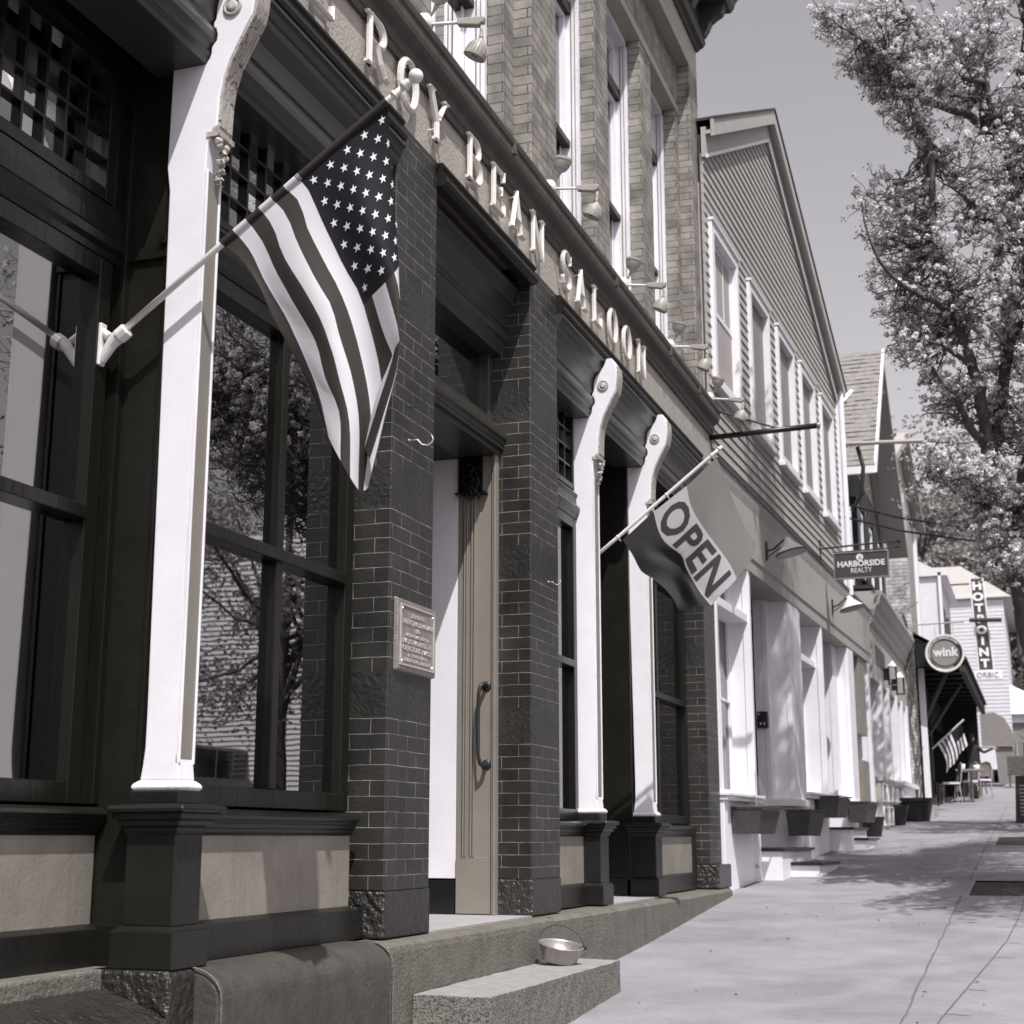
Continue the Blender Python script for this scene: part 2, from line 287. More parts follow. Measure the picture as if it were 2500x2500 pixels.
def leafmat(name, col, tr=.35):
    m = bpy.data.materials.new(name); m.use_nodes = True; nt = m.node_tree; N = nt.nodes; L = nt.links; p = N['Principled BSDF']
    g = N.new('ShaderNodeNewGeometry'); r = N.new('ShaderNodeMapRange'); r.inputs[3].default_value = .6; r.inputs[4].default_value = 1.35; L.new(g.outputs['Random Per Island'], r.inputs[0])
    v = N.new('ShaderNodeVectorMath'); v.operation = 'SCALE'; v.inputs[0].default_value = col; L.new(r.outputs[0], v.inputs['Scale']); L.new(v.outputs[0], p.inputs['Base Color']); p.inputs['Roughness'].default_value = .6
    t = N.new('ShaderNodeBsdfTranslucent'); L.new(v.outputs[0], t.inputs[0]); ms = N.new('ShaderNodeMixShader'); ms.inputs[0].default_value = tr
    L.new(p.outputs[0], ms.inputs[1]); L.new(t.outputs[0], ms.inputs[2]); L.new(ms.outputs[0], N['Material Output'].inputs[0]); return m
M['blossom'] = leafmat('blossom_petal', (.85,.83,.86), .45); M['leaf'] = leafmat('young_leaf', (.36,.34,.325), .5); M['leaf_far'] = leafmat('leaf_far', (.42,.40,.385), .45); M['leaf_far2'] = leafmat('leaf_far_dark', (.26,.245,.235), .4)
def concrete():
    m = mat('sidewalk_concrete', (.295,.275,.299), .9, .15, 2.2, .6, 140, .3, speck=(150,.57,(.21,.195,.207)), stain=(1.3,.55))
    return m
M['concrete'] = concrete(); M['joint'] = mat('joint_dirt', (.14,.13,.13), 1, .4, 30)
def P_(*a): return a

# ---------------------------------------------------------------- lettering helpers
def text_polys(s, size=1.0, align='CENTER', depth=0.0, bold=0.0, space=1.0):
    """built-in font as (verts2d, faces) lying in a plane, origin at the baseline"""
    cu = bpy.data.curves.new('txt', 'FONT'); cu.body = s; cu.size = size; cu.align_x = align; cu.extrude = depth; cu.offset = bold; cu.space_character = space; cu.resolution_u = 3
    o = bpy.data.objects.new('txt', cu); COL.objects.link(o); bpy.context.view_layer.update()
    dg = bpy.context.evaluated_depsgraph_get(); me = bpy.data.meshes.new_from_object(o.evaluated_get(dg))
    vs = [tuple(v.co) for v in me.vertices]; fs = [tuple(p.vertices) for p in me.polygons]
    bpy.data.objects.remove(o); bpy.data.curves.remove(cu); bpy.data.meshes.remove(me); return vs, fs
def put_text(mb, s, origin, right, up, size, depth=.003, m=0, bold=0, sx=1.0, align='CENTER'):
    r = Vector(right).normalized(); u = Vector(up).normalized(); n = r.cross(u).normalized(); o = Vector(origin)
    vs, fs = text_polys(s, size, align, depth, bold)
    old = mb.xf; mb.xf = None
    mb.add([o + r*v[0]*sx + u*v[1] + n*(v[2]+depth) for v in vs], fs, m); mb.xf = old
def stroke(mb, pts, ws, depth, y0, z0, sc, x0, closed=False, sy=1.0):
    """chiselled letter stroke: pts in letter space (0..1), plane yz, ridge standing out in +x"""
    n = len(pts); vs = []; fs = []
    P2 = [Vector((p[0], p[1])) for p in pts]
    for i, p in enumerate(P2):
        if closed: t = (P2[(i+1) % n] - P2[i-1]).normalized()
        else: t = (P2[min(i+1, n-1)] - P2[max(i-1, 0)]).normalized()
        nn = Vector((-t.y, t.x)); w_ = ws[i] if isinstance(ws, (list, tuple)) else ws
        for off, dx in ((-.5, 0), (-.5, depth*.55), (-.08, depth), (.08, depth), (.5, depth*.55), (.5, 0)):
            q = p + nn*w_*off; vs.append((x0 + dx, y0 + q.x*sc*sy, z0 + q.y*sc))
    k = 6; rng = range(n if closed else n-1)
    for i in rng:
        j = (i+1) % n
        for a in range(k): fs.append((i*k+a, i*k+(a+1) % k, j*k+(a+1) % k, j*k+a))
    if not closed: fs += [tuple(range(k))[::-1], tuple((n-1)*k+a for a in range(k))]
    mb.add(vs, fs)
def arc(cx, cy, rx, ry, a0, a1, n=14): return [(cx + rx*cos(radians(a0+(a1-a0)*i/(n-1))), cy + ry*sin(radians(a0+(a1-a0)*i/(n-1)))) for i in range(n)]
TK, TN = .125, .055
def serif(y, x, w=.30): return ([(x-w/2, y), (x+w/2, y)], .06)
GLY = {
 'R': [([(.2,0),(.2,1)],TK), serif(.03,.2), serif(.97,.17,.26), ([(.2,.97),(.45,.97)]+arc(.47,.74,.27,.23,90,-90)+[(.2,.51)],[TN]*2+[.10,.13,.15,.16,.17,.17,.17,.17,.16,.15,.13,.10,.08,TN]+[TN]), ([(.42,.51),(.6,.22),(.78,.02)],[.12,.16,.13]), serif(.03,.82,.2)],
 'O': [(arc(.42,.5,.34,.47,0,342,24),[.10+.09*abs(cos(radians(15*i))) for i in range(24)],1)],
 'Y': [([(.42,0),(.42,.45)],TK), serif(.03,.42), ([(.1,.97),(.42,.42)],TK), ([(.78,.97),(.45,.45)],TN), serif(.97,.1,.24), serif(.97,.78,.2)],
 'B': [([(.2,0),(.2,1)],TK), serif(.03,.17,.26), serif(.97,.17,.26), ([(.2,.97),(.42,.97)]+arc(.44,.76,.22,.21,90,-90)+[(.2,.55)],[TN]*2+[.1,.12,.14,.15,.16,.16,.16,.16,.15,.14,.12,.1,.08,TN]+[TN]), ([(.2,.55),(.44,.54)]+arc(.47,.28,.27,.25,90,-90)+[(.2,.03)],[TN]*2+[.1,.12,.15,.17,.18,.18,.18,.18,.17,.15,.12,.1,.08,TN]+[TN])],
 'E': [([(.2,0),(.2,1)],TK), ([(.08,.03),(.74,.03)],.07), ([(.08,.97),(.72,.97)],.07), ([(.2,.5),(.55,.5)],.07), ([(.73,.0),(.73,.24)],.07), ([(.71,.78),(.71,1)],.07), ([(.55,.4),(.55,.6)],.06)],
 'A': [([(.42,1),(.74,.02)],TK), ([(.42,.98),(.14,.02)],TN), ([(.24,.32),(.62,.32)],.06), serif(.03,.14,.22), serif(.03,.74,.28)],
 'N': [([(.16,0),(.16,.98)],TN), ([(.14,.98),(.74,.05)],TK), ([(.76,.0),(.76,1)],TN), serif(.03,.16,.22), serif(.97,.76,.22), serif(.97,.1,.16)],
 'S': [(arc(.42,.74,.25,.24,20,250,14)+arc(.42,.26,.28,.24,70,-165,14),[TN,.09,.11,.12,.13,.14,.14,.14,.14,.15,.16,.17,.17,.17,.17,.17,.17,.17,.16,.15,.14,.14,.13,.12,.11,.1,.09,TN]), ([(.68,.72),(.68,.95)],.06), ([(.13,.08),(.13,.3)],.06)],
 'L': [([(.22,0),(.22,1)],TK), serif(.97,.22,.3), ([(.1,.03),(.74,.03)],.07), ([(.73,0),(.73,.28)],.07)],
 'J': [([(.5,1),(.5,.2)]+arc(.32,.2,.18,.18,0,-170,8),[TK]*2+[TK,.15,.13,.11,.1,.09,.08,.07]), serif(.97,.5,.3)],
 'U': [([(.18,1),(.18,.3)]+arc(.42,.3,.24,.27,180,360,10)+[(.66,1)],[TK]*2+[TK,.16,.14,.11,.09]+[TN]*6), serif(.97,.18,.26), serif(.97,.68,.2)],
 'D': [([(.2,0),(.2,1)],TK), ([(.1,.97),(.4,.97)]+arc(.42,.5,.32,.47,90,-90,14)+[(.1,.03)],[TN]*2+[.09,.1,.12,.14,.16,.17,.18,.18,.17,.16,.14,.12,.1,.09]+[TN])],
 'G': [(arc(.44,.5,.34,.47,50,340,18),[.08,.09,.1,.12,.14,.16,.17,.18,.18,.18,.17,.16,.14,.12,.1,.09,.09,.09]), ([(.72,.0),(.72,.42)],.12), serif(.42,.7,.26)]}
# ---- control nets traced from image pixels at chosen depths: flags (hoist rows x fly points), tree limbs and crown masses, in metres; off-frame crown masses are added to shade the sidewalk
FLAG=[[(0.084,4.27,2.074),(0.118,4.269,2.047),(0.149,4.269,2.019),(0.175,4.27,1.988),(0.199,4.271,1.956),(0.22,4.273,1.924),(0.238,4.276,1.891),(0.254,4.28,1.858),(0.268,4.283,1.824),(0.284,4.285,1.79),(0.301,4.286,1.756),(0.32,4.286,1.723),(0.34,4.286,1.69),(0.36,4.286,1.657),(0.38,4.285,1.624),(0.399,4.284,1.59),(0.417,4.282,1.557),(0.435,4.28,1.523),(0.453,4.278,1.489),(0.47,4.275,1.455),(0.486,4.272,1.421),(0.502,4.268,1.387)],[(0.134,4.27,2.109),(0.163,4.273,2.074),(0.189,4.275,2.04),(0.21,4.278,2.003),(0.228,4.281,1.964),(0.246,4.284,1.926),(0.267,4.286,1.889),(0.289,4.288,1.852),(0.312,4.289,1.816),(0.336,4.287,1.778),(0.358,4.284,1.739),(0.379,4.28,1.699),(0.4,4.276,1.66),(0.42,4.272,1.621),(0.44,4.268,1.581),(0.46,4.263,1.542),(0.478,4.258,1.503),(0.494,4.253,1.464),(0.509,4.248,1.424),(0.521,4.243,1.385),(0.533,4.238,1.346),(0.545,4.233,1.307)],[(0.183,4.27,2.143),(0.214,4.271,2.101),(0.243,4.272,2.059),(0.267,4.272,2.013),(0.288,4.271,1.967),(0.312,4.269,1.922),(0.339,4.267,1.877),(0.366,4.263,1.832),(0.394,4.259,1.788),(0.423,4.254,1.744),(0.452,4.249,1.7),(0.477,4.244,1.656),(0.496,4.239,1.611),(0.51,4.234,1.564),(0.525,4.23,1.519),(0.546,4.225,1.475),(0.57,4.221,1.432),(0.588,4.217,1.389),(0.597,4.214,1.346),(0.601,4.211,1.302),(0.602,4.208,1.258),(0.605,4.206,1.214)],[(0.233,4.27,2.178),(0.27,4.267,2.13),(0.298,4.263,2.079),(0.319,4.258,2.024),(0.345,4.253,1.972),(0.377,4.247,1.922),(0.411,4.241,1.873),(0.443,4.235,1.824),(0.474,4.228,1.775),(0.502,4.224,1.727),(0.525,4.222,1.678),(0.544,4.219,1.63),(0.562,4.218,1.581),(0.576,4.217,1.533),(0.59,4.216,1.485),(0.606,4.215,1.437),(0.62,4.215,1.39),(0.629,4.215,1.343),(0.633,4.216,1.296),(0.634,4.217,1.25),(0.634,4.218,1.204),(0.635,4.219,1.158)],[(0.282,4.27,2.212),(0.327,4.264,2.162),(0.359,4.259,2.107),(0.384,4.253,2.048),(0.412,4.248,1.992),(0.441,4.244,1.938),(0.471,4.24,1.884),(0.503,4.236,1.832),(0.535,4.234,1.782),(0.555,4.234,1.73),(0.569,4.235,1.677),(0.585,4.237,1.626),(0.603,4.238,1.575),(0.619,4.24,1.524),(0.631,4.242,1.473),(0.641,4.245,1.422),(0.648,4.247,1.372),(0.651,4.249,1.321),(0.651,4.251,1.271),(0.65,4.253,1.221),(0.649,4.255,1.172),(0.649,4.257,1.122)],[(0.331,4.27,2.246),(0.378,4.268,2.199),(0.404,4.267,2.142),(0.422,4.267,2.083),(0.449,4.268,2.028),(0.477,4.27,1.974),(0.505,4.272,1.921),(0.533,4.276,1.87),(0.557,4.28,1.818),(0.578,4.284,1.765),(0.596,4.287,1.712),(0.612,4.29,1.658),(0.626,4.293,1.604),(0.639,4.296,1.551),(0.651,4.298,1.497),(0.66,4.3,1.444),(0.666,4.302,1.391),(0.665,4.303,1.338),(0.661,4.304,1.286),(0.655,4.305,1.233),(0.65,4.305,1.181),(0.645,4.305,1.129)],[(0.38,4.27,2.281),(0.419,4.273,2.23),(0.445,4.276,2.173),(0.469,4.28,2.117),(0.494,4.284,2.062),(0.52,4.289,2.007),(0.545,4.294,1.953),(0.573,4.298,1.9),(0.603,4.303,1.849),(0.625,4.305,1.794),(0.642,4.305,1.736),(0.66,4.304,1.68),(0.676,4.303,1.623),(0.69,4.302,1.566),(0.7,4.301,1.51),(0.708,4.299,1.454),(0.712,4.296,1.397),(0.712,4.294,1.342),(0.707,4.291,1.289),(0.696,4.288,1.236),(0.683,4.285,1.185),(0.672,4.281,1.133)],[(0.429,4.27,2.315),(0.462,4.274,2.261),(0.49,4.278,2.206),(0.512,4.281,2.149),(0.537,4.284,2.093),(0.563,4.286,2.038),(0.59,4.287,1.982),(0.618,4.287,1.927),(0.644,4.287,1.872),(0.667,4.286,1.815),(0.686,4.283,1.758),(0.705,4.28,1.701),(0.727,4.277,1.644),(0.753,4.274,1.588),(0.766,4.271,1.533),(0.76,4.268,1.48),(0.748,4.265,1.427),(0.74,4.262,1.374),(0.73,4.259,1.321),(0.72,4.256,1.269),(0.708,4.254,1.218),(0.696,4.252,1.167)],[(0.477,4.27,2.349),(0.509,4.27,2.293),(0.538,4.27,2.236),(0.563,4.269,2.178),(0.59,4.267,2.12),(0.618,4.264,2.064),(0.648,4.26,2.007),(0.678,4.256,1.951),(0.708,4.252,1.895),(0.732,4.249,1.84),(0.75,4.247,1.784),(0.767,4.246,1.729),(0.784,4.245,1.673),(0.793,4.245,1.619),(0.792,4.244,1.565),(0.784,4.245,1.512),(0.771,4.245,1.462),(0.755,4.246,1.413),(0.739,4.247,1.364),(0.723,4.249,1.315),(0.707,4.251,1.267),(0.69,4.253,1.219)],[(0.526,4.27,2.382),(0.556,4.268,2.325),(0.584,4.266,2.267),(0.609,4.263,2.208),(0.634,4.26,2.15),(0.66,4.257,2.093),(0.688,4.254,2.036),(0.715,4.252,1.981),(0.742,4.25,1.926),(0.764,4.251,1.872),(0.78,4.253,1.818),(0.789,4.254,1.763),(0.789,4.256,1.709),(0.783,4.259,1.657),(0.772,4.261,1.606),(0.759,4.264,1.556),(0.742,4.267,1.507),(0.724,4.27,1.459),(0.706,4.274,1.411),(0.689,4.277,1.362),(0.672,4.281,1.314),(0.655,4.284,1.266)],[(0.574,4.27,2.416),(0.598,4.271,2.359),(0.622,4.273,2.302),(0.644,4.276,2.246),(0.667,4.279,2.19),(0.689,4.283,2.136),(0.713,4.288,2.082),(0.732,4.293,2.029),(0.749,4.3,1.975),(0.758,4.308,1.922),(0.756,4.314,1.869),(0.749,4.318,1.815),(0.741,4.322,1.762),(0.73,4.325,1.71),(0.721,4.329,1.658),(0.71,4.332,1.606),(0.691,4.335,1.557),(0.666,4.338,1.511),(0.647,4.341,1.462),(0.633,4.343,1.411),(0.621,4.345,1.36),(0.609,4.347,1.308)],[(0.622,4.27,2.45),(0.641,4.279,2.395),(0.66,4.288,2.342),(0.68,4.298,2.289),(0.699,4.309,2.237),(0.714,4.321,2.184),(0.725,4.333,2.131),(0.729,4.346,2.079),(0.725,4.359,2.027),(0.717,4.371,1.974),(0.709,4.377,1.92),(0.701,4.378,1.865),(0.691,4.379,1.81),(0.681,4.38,1.756),(0.673,4.38,1.7),(0.666,4.38,1.645),(0.65,4.379,1.594),(0.625,4.379,1.546),(0.606,4.377,1.495),(0.595,4.376,1.442),(0.588,4.374,1.387),(0.581,4.371,1.332)],[(0.67,4.27,2.483),(0.686,4.285,2.431),(0.7,4.3,2.379),(0.711,4.315,2.326),(0.716,4.331,2.273),(0.715,4.345,2.22),(0.709,4.36,2.167),(0.7,4.374,2.114),(0.689,4.387,2.062),(0.679,4.398,2.008),(0.672,4.402,1.952),(0.666,4.399,1.893),(0.658,4.396,1.835),(0.651,4.393,1.777),(0.645,4.39,1.719),(0.64,4.387,1.661),(0.629,4.383,1.605),(0.609,4.379,1.553),(0.592,4.376,1.499),(0.582,4.372,1.444),(0.575,4.368,1.387),(0.568,4.365,1.331)],[(0.718,4.27,2.517),(0.719,4.287,2.463),(0.717,4.303,2.41),(0.71,4.318,2.356),(0.702,4.332,2.302),(0.697,4.346,2.248),(0.691,4.358,2.192),(0.683,4.37,2.138),(0.672,4.38,2.083),(0.661,4.391,2.028),(0.652,4.395,1.97),(0.646,4.392,1.91),(0.639,4.388,1.85),(0.632,4.385,1.791),(0.626,4.382,1.731),(0.62,4.38,1.672),(0.61,4.377,1.615),(0.594,4.375,1.56),(0.579,4.373,1.505),(0.571,4.372,1.448),(0.564,4.371,1.391),(0.558,4.37,1.334)]]
OPENF=[[(0.079,9.68,2.029),(0.096,9.682,2.001),(0.112,9.686,1.973),(0.128,9.692,1.946),(0.143,9.699,1.92),(0.156,9.706,1.891),(0.169,9.71,1.861),(0.182,9.713,1.832),(0.199,9.713,1.805),(0.223,9.713,1.783),(0.251,9.711,1.766),(0.281,9.708,1.748),(0.308,9.703,1.727),(0.333,9.7,1.705),(0.357,9.698,1.682),(0.378,9.697,1.658),(0.398,9.698,1.633),(0.416,9.7,1.607),(0.431,9.704,1.58),(0.443,9.709,1.552),(0.453,9.716,1.523),(0.464,9.724,1.496)],[(0.151,9.68,2.084),(0.162,9.684,2.053),(0.172,9.688,2.022),(0.184,9.69,1.991),(0.2,9.691,1.962),(0.218,9.69,1.933),(0.239,9.689,1.905),(0.262,9.689,1.881),(0.289,9.692,1.863),(0.317,9.697,1.846),(0.341,9.707,1.828),(0.364,9.717,1.807),(0.385,9.726,1.785),(0.404,9.735,1.761),(0.419,9.743,1.734),(0.433,9.746,1.705),(0.447,9.744,1.674),(0.462,9.738,1.643),(0.477,9.727,1.611),(0.492,9.712,1.578),(0.506,9.696,1.544),(0.519,9.678,1.511)],[(0.226,9.68,2.148),(0.235,9.682,2.114),(0.245,9.685,2.08),(0.255,9.688,2.047),(0.268,9.692,2.015),(0.282,9.698,1.983),(0.3,9.706,1.954),(0.323,9.715,1.932),(0.352,9.724,1.915),(0.381,9.733,1.897),(0.411,9.738,1.881),(0.442,9.738,1.861),(0.464,9.731,1.833),(0.479,9.719,1.797),(0.496,9.701,1.76),(0.516,9.68,1.725),(0.537,9.658,1.69),(0.557,9.638,1.655),(0.575,9.622,1.621),(0.591,9.613,1.588),(0.603,9.612,1.556),(0.612,9.618,1.524)],[(0.303,9.68,2.209),(0.31,9.684,2.173),(0.317,9.687,2.135),(0.325,9.69,2.099),(0.337,9.692,2.063),(0.352,9.694,2.028),(0.372,9.696,1.996),(0.399,9.698,1.969),(0.428,9.699,1.944),(0.459,9.699,1.921),(0.488,9.696,1.895),(0.505,9.691,1.861),(0.515,9.683,1.822),(0.53,9.674,1.785),(0.549,9.665,1.75),(0.568,9.656,1.715),(0.587,9.65,1.681),(0.606,9.646,1.648),(0.625,9.645,1.616),(0.647,9.647,1.586),(0.669,9.649,1.557),(0.691,9.651,1.528)],[(0.381,9.68,2.264),(0.39,9.683,2.228),(0.399,9.684,2.192),(0.41,9.685,2.157),(0.425,9.686,2.123),(0.444,9.687,2.091),(0.465,9.687,2.06),(0.485,9.686,2.028),(0.506,9.683,1.997),(0.527,9.678,1.965),(0.549,9.671,1.933),(0.571,9.662,1.9),(0.592,9.654,1.867),(0.611,9.646,1.834),(0.628,9.64,1.8),(0.645,9.637,1.767),(0.661,9.636,1.735),(0.677,9.638,1.703),(0.693,9.641,1.672),(0.712,9.645,1.642),(0.733,9.646,1.614),(0.754,9.646,1.585)],[(0.461,9.68,2.32),(0.469,9.681,2.284),(0.477,9.68,2.247),(0.486,9.68,2.212),(0.498,9.679,2.177),(0.513,9.677,2.143),(0.531,9.675,2.11),(0.55,9.67,2.077),(0.57,9.664,2.044),(0.591,9.656,2.011),(0.613,9.646,1.978),(0.634,9.638,1.946),(0.656,9.633,1.916),(0.676,9.631,1.885),(0.696,9.631,1.855),(0.715,9.633,1.826),(0.733,9.638,1.796),(0.751,9.643,1.766),(0.767,9.647,1.736),(0.783,9.649,1.705),(0.8,9.648,1.674),(0.817,9.646,1.642)],[(0.541,9.68,2.375),(0.548,9.679,2.338),(0.554,9.677,2.302),(0.561,9.675,2.266),(0.571,9.672,2.23),(0.585,9.668,2.196),(0.602,9.662,2.162),(0.621,9.656,2.128),(0.641,9.648,2.095),(0.661,9.64,2.063),(0.682,9.632,2.031),(0.703,9.629,2.0),(0.723,9.63,1.971),(0.742,9.633,1.942),(0.761,9.639,1.914),(0.78,9.645,1.886),(0.798,9.651,1.857),(0.816,9.655,1.828),(0.833,9.657,1.798),(0.848,9.657,1.766),(0.861,9.656,1.734),(0.874,9.656,1.701)],[(0.612,9.68,2.432),(0.618,9.677,2.396),(0.625,9.674,2.36),(0.632,9.67,2.325),(0.641,9.666,2.289),(0.654,9.661,2.254),(0.669,9.654,2.22),(0.685,9.648,2.186),(0.703,9.642,2.153),(0.72,9.638,2.121),(0.738,9.635,2.09),(0.756,9.637,2.061),(0.774,9.644,2.033),(0.791,9.651,2.005),(0.809,9.658,1.977),(0.827,9.664,1.949),(0.845,9.668,1.921),(0.865,9.67,1.893),(0.885,9.671,1.865),(0.903,9.671,1.836),(0.917,9.672,1.805),(0.93,9.675,1.774)],[(0.682,9.68,2.496),(0.689,9.676,2.461),(0.696,9.673,2.425),(0.704,9.668,2.39),(0.713,9.663,2.356),(0.725,9.658,2.321),(0.739,9.654,2.288),(0.753,9.651,2.255),(0.768,9.649,2.223),(0.782,9.65,2.192),(0.796,9.654,2.162),(0.811,9.66,2.133),(0.826,9.668,2.105),(0.842,9.675,2.077),(0.86,9.681,2.05),(0.879,9.684,2.022),(0.897,9.686,1.994),(0.915,9.686,1.965),(0.932,9.687,1.936),(0.948,9.69,1.907),(0.962,9.695,1.878),(0.976,9.702,1.849)],[(0.759,9.68,2.559),(0.771,9.676,2.528),(0.783,9.673,2.497),(0.794,9.669,2.465),(0.805,9.666,2.434),(0.814,9.663,2.402),(0.824,9.662,2.372),(0.833,9.664,2.341),(0.843,9.667,2.312),(0.852,9.673,2.283),(0.861,9.68,2.255),(0.87,9.687,2.226),(0.88,9.693,2.198),(0.891,9.698,2.169),(0.902,9.7,2.14),(0.913,9.7,2.111),(0.925,9.701,2.082),(0.939,9.702,2.054),(0.953,9.705,2.026),(0.968,9.711,2.0),(0.986,9.718,1.977),(1.006,9.726,1.956)]]
LIMBS=[([(3.007,14.1,-0.402),(2.943,14.0,0.512),(2.805,13.9,1.41),(2.678,13.8,2.029),(2.572,13.7,2.633),(2.48,13.6,3.308),(2.474,13.6,3.591),(2.401,13.5,4.207),(2.278,13.5,4.726),(2.238,13.5,5.022),(2.165,13.4,5.401),(2.131,13.4,5.64),(2.161,13.3,6.267),(2.109,13.3,6.532),(2.031,13.2,6.661),(1.994,13.2,7.007)],[0.15,0.14,0.13,0.12,0.105,0.09,0.075,0.062,0.052,0.046,0.038,0.04,0.035,0.028,0.02,0.01]),([(2.48,13.6,3.308),(2.595,13.8,3.876),(2.716,13.9,4.493),(2.709,14.0,5.061),(2.676,14.0,5.399),(2.74,14.0,5.727),(2.867,14.0,6.261),(2.792,13.9,6.614),(2.697,13.8,7.176),(2.766,13.8,7.577),(2.742,13.8,8.067),(2.765,13.8,8.88)],[0.075,0.068,0.064,0.058,0.053,0.048,0.044,0.04,0.036,0.032,0.028,0.016]),([(2.723,13.9,6.591),(2.54,13.7,6.806),(2.251,13.5,6.87),(2.091,13.4,6.986),(1.971,13.2,7.063),(1.773,13.1,7.295),(1.499,12.9,7.475),(1.297,12.9,7.667)],[0.055,0.05,0.045,0.038,0.032,0.02,0.012,0.006]),([(2.697,13.8,7.176),(2.394,13.6,7.237),(2.168,13.4,7.395),(2.09,13.3,7.625),(1.947,13.3,8.028),(1.895,13.3,8.486)],[0.042,0.036,0.03,0.025,0.018,0.01]),([(2.278,13.5,4.726),(2.1,13.3,4.826),(1.866,13.1,4.923),(1.676,12.9,5.112),(1.575,12.8,5.405),(1.552,12.8,5.689)],[0.05,0.036,0.028,0.02,0.013,0.006]),([(2.401,13.5,4.207),(2.184,13.2,4.328),(1.95,13.0,4.368),(1.687,12.9,4.307)],[0.04,0.025,0.016,0.006]),([(2.474,13.6,3.482),(2.331,13.4,3.621),(2.239,13.2,3.85),(2.101,13.1,4.046),(2.044,13.0,4.164)],[0.06,0.045,0.035,0.024,0.012]),([(2.331,13.4,3.621),(2.181,13.2,3.711),(1.987,13.0,3.675),(1.925,13.0,3.643)],[0.02,0.015,0.01,0.005]),([(2.53,13.7,2.887),(2.351,13.5,3.021),(2.243,13.3,3.162),(2.082,13.1,3.165),(1.933,13.0,3.184)],[0.035,0.026,0.02,0.012,0.006]),([(2.572,13.7,2.633),(2.769,14.2,3.369),(3.06,14.8,4.32),(3.463,15.2,5.486),(3.832,15.6,6.966)],[0.07,0.06,0.05,0.04,0.02]),([(2.805,13.9,1.41),(3.167,13.4,2.232),(3.488,12.9,3.177),(3.759,12.4,4.419)],[0.09,0.08,0.06,0.02]),([(2.74,14.0,5.727),(2.583,13.6,5.751),(2.385,13.2,5.815),(2.219,13.0,5.875)],[0.03,0.022,0.014,0.006]),([(2.716,13.9,4.493),(2.875,13.6,4.735),(2.974,13.3,5.088),(2.939,13.0,5.523),(3.011,12.8,6.013)],[0.045,0.036,0.028,0.02,0.01]),([(2.742,13.8,8.067),(2.491,13.4,8.238),(2.27,13.0,8.566)],[0.03,0.02,0.01]),([(2.792,13.9,6.614),(2.979,14.2,7.346),(3.105,14.4,8.065),(3.082,14.5,8.877)],[0.03,0.022,0.015,0.008]),([(2.723,13.9,6.591),(2.626,13.5,6.62),(2.629,13.2,6.764),(2.508,13.0,7.016),(2.351,13.0,7.425)],[0.02,0.016,0.012,0.009,0.004])]
BLOBS=[(1.39,13.086,7.689,0.206),(1.608,13.453,7.831,0.269),(1.767,13.244,7.462,0.303),(1.503,13.525,7.489,0.232),(1.687,13.551,7.269,0.252),(2.099,12.879,7.407,0.368),(2.146,12.816,6.861,0.366),(1.793,13.805,7.136,0.217),(2.52,13.111,7.284,0.337),(2.885,13.081,7.28,0.299),(2.388,13.995,7.125,0.28),(3.019,13.364,6.694,0.306),(2.102,13.804,6.381,0.11),(2.055,13.372,6.657,0.153),(2.432,13.567,6.262,0.174),(2.695,12.981,6.031,0.223),(2.892,13.562,5.977,0.31),(1.633,13.842,6.082,0.257),(1.595,13.428,5.659,0.192),(2.02,13.69,5.831,0.274),(2.399,13.606,5.781,0.311),(2.75,12.877,5.265,0.331),(1.731,13.71,5.501,0.313),(2.113,13.509,5.287,0.347),(2.544,13.162,4.936,0.376),(2.881,12.837,4.694,0.293),(1.646,13.839,5.223,0.217),(1.761,13.367,4.792,0.191),(1.998,13.663,4.784,0.312),(2.314,13.855,4.647,0.356),(2.672,13.657,4.42,0.351),(1.703,13.905,4.611,0.159),(1.92,13.274,4.225,0.171),(2.051,13.761,3.919,0.126),(2.296,13.334,3.968,0.191),(2.558,13.923,3.914,0.318),(2.796,13.855,3.674,0.277),(2.025,12.917,3.164,0.118),(2.222,12.963,3.066,0.133),(2.555,13.06,3.006,0.224),(2.74,13.959,2.925,0.279),(2.482,13.323,2.552,0.171),(2.394,13.552,2.904,0.147),(2.633,13.161,2.223,0.188),(3.359,13.409,6.448,0.651),(3.329,13.263,5.182,0.644),(3.437,13.221,4.003,0.642),(3.243,13.502,3.163,0.502),(2.585,13.501,8.594,0.656),(3.329,13.885,8.443,0.714),(1.796,13.618,8.707,0.428),(3.852,13.915,5.776,0.596),(4.073,13.828,7.161,0.711),(3.615,13.989,5.022,0.68),(4.201,13.606,5.992,0.778),(4.001,12.996,4.236,0.668),(4.51,13.833,7.292,0.791),(3.924,13.958,8.807,0.877),(3.769,13.886,3.591,0.516),(4.609,13.483,5.088,0.771),(4.685,13.657,4.0,0.585),(4.2,11.5,4.5,1.0),(3.6,12.2,3.9,0.7),(5.0,13.0,5.2,1.2),(4.8,15.6,5.0,1.2),(4.0,16.5,5.6,1.0),(3.4,15.2,4.6,0.8),(5.6,17.0,6.2,1.2),(3.3,10.6,3.6,0.6),(4.0,9.8,4.2,0.7),(3.9,18.2,4.6,0.8),(4.6,19.4,5.2,1.0)]
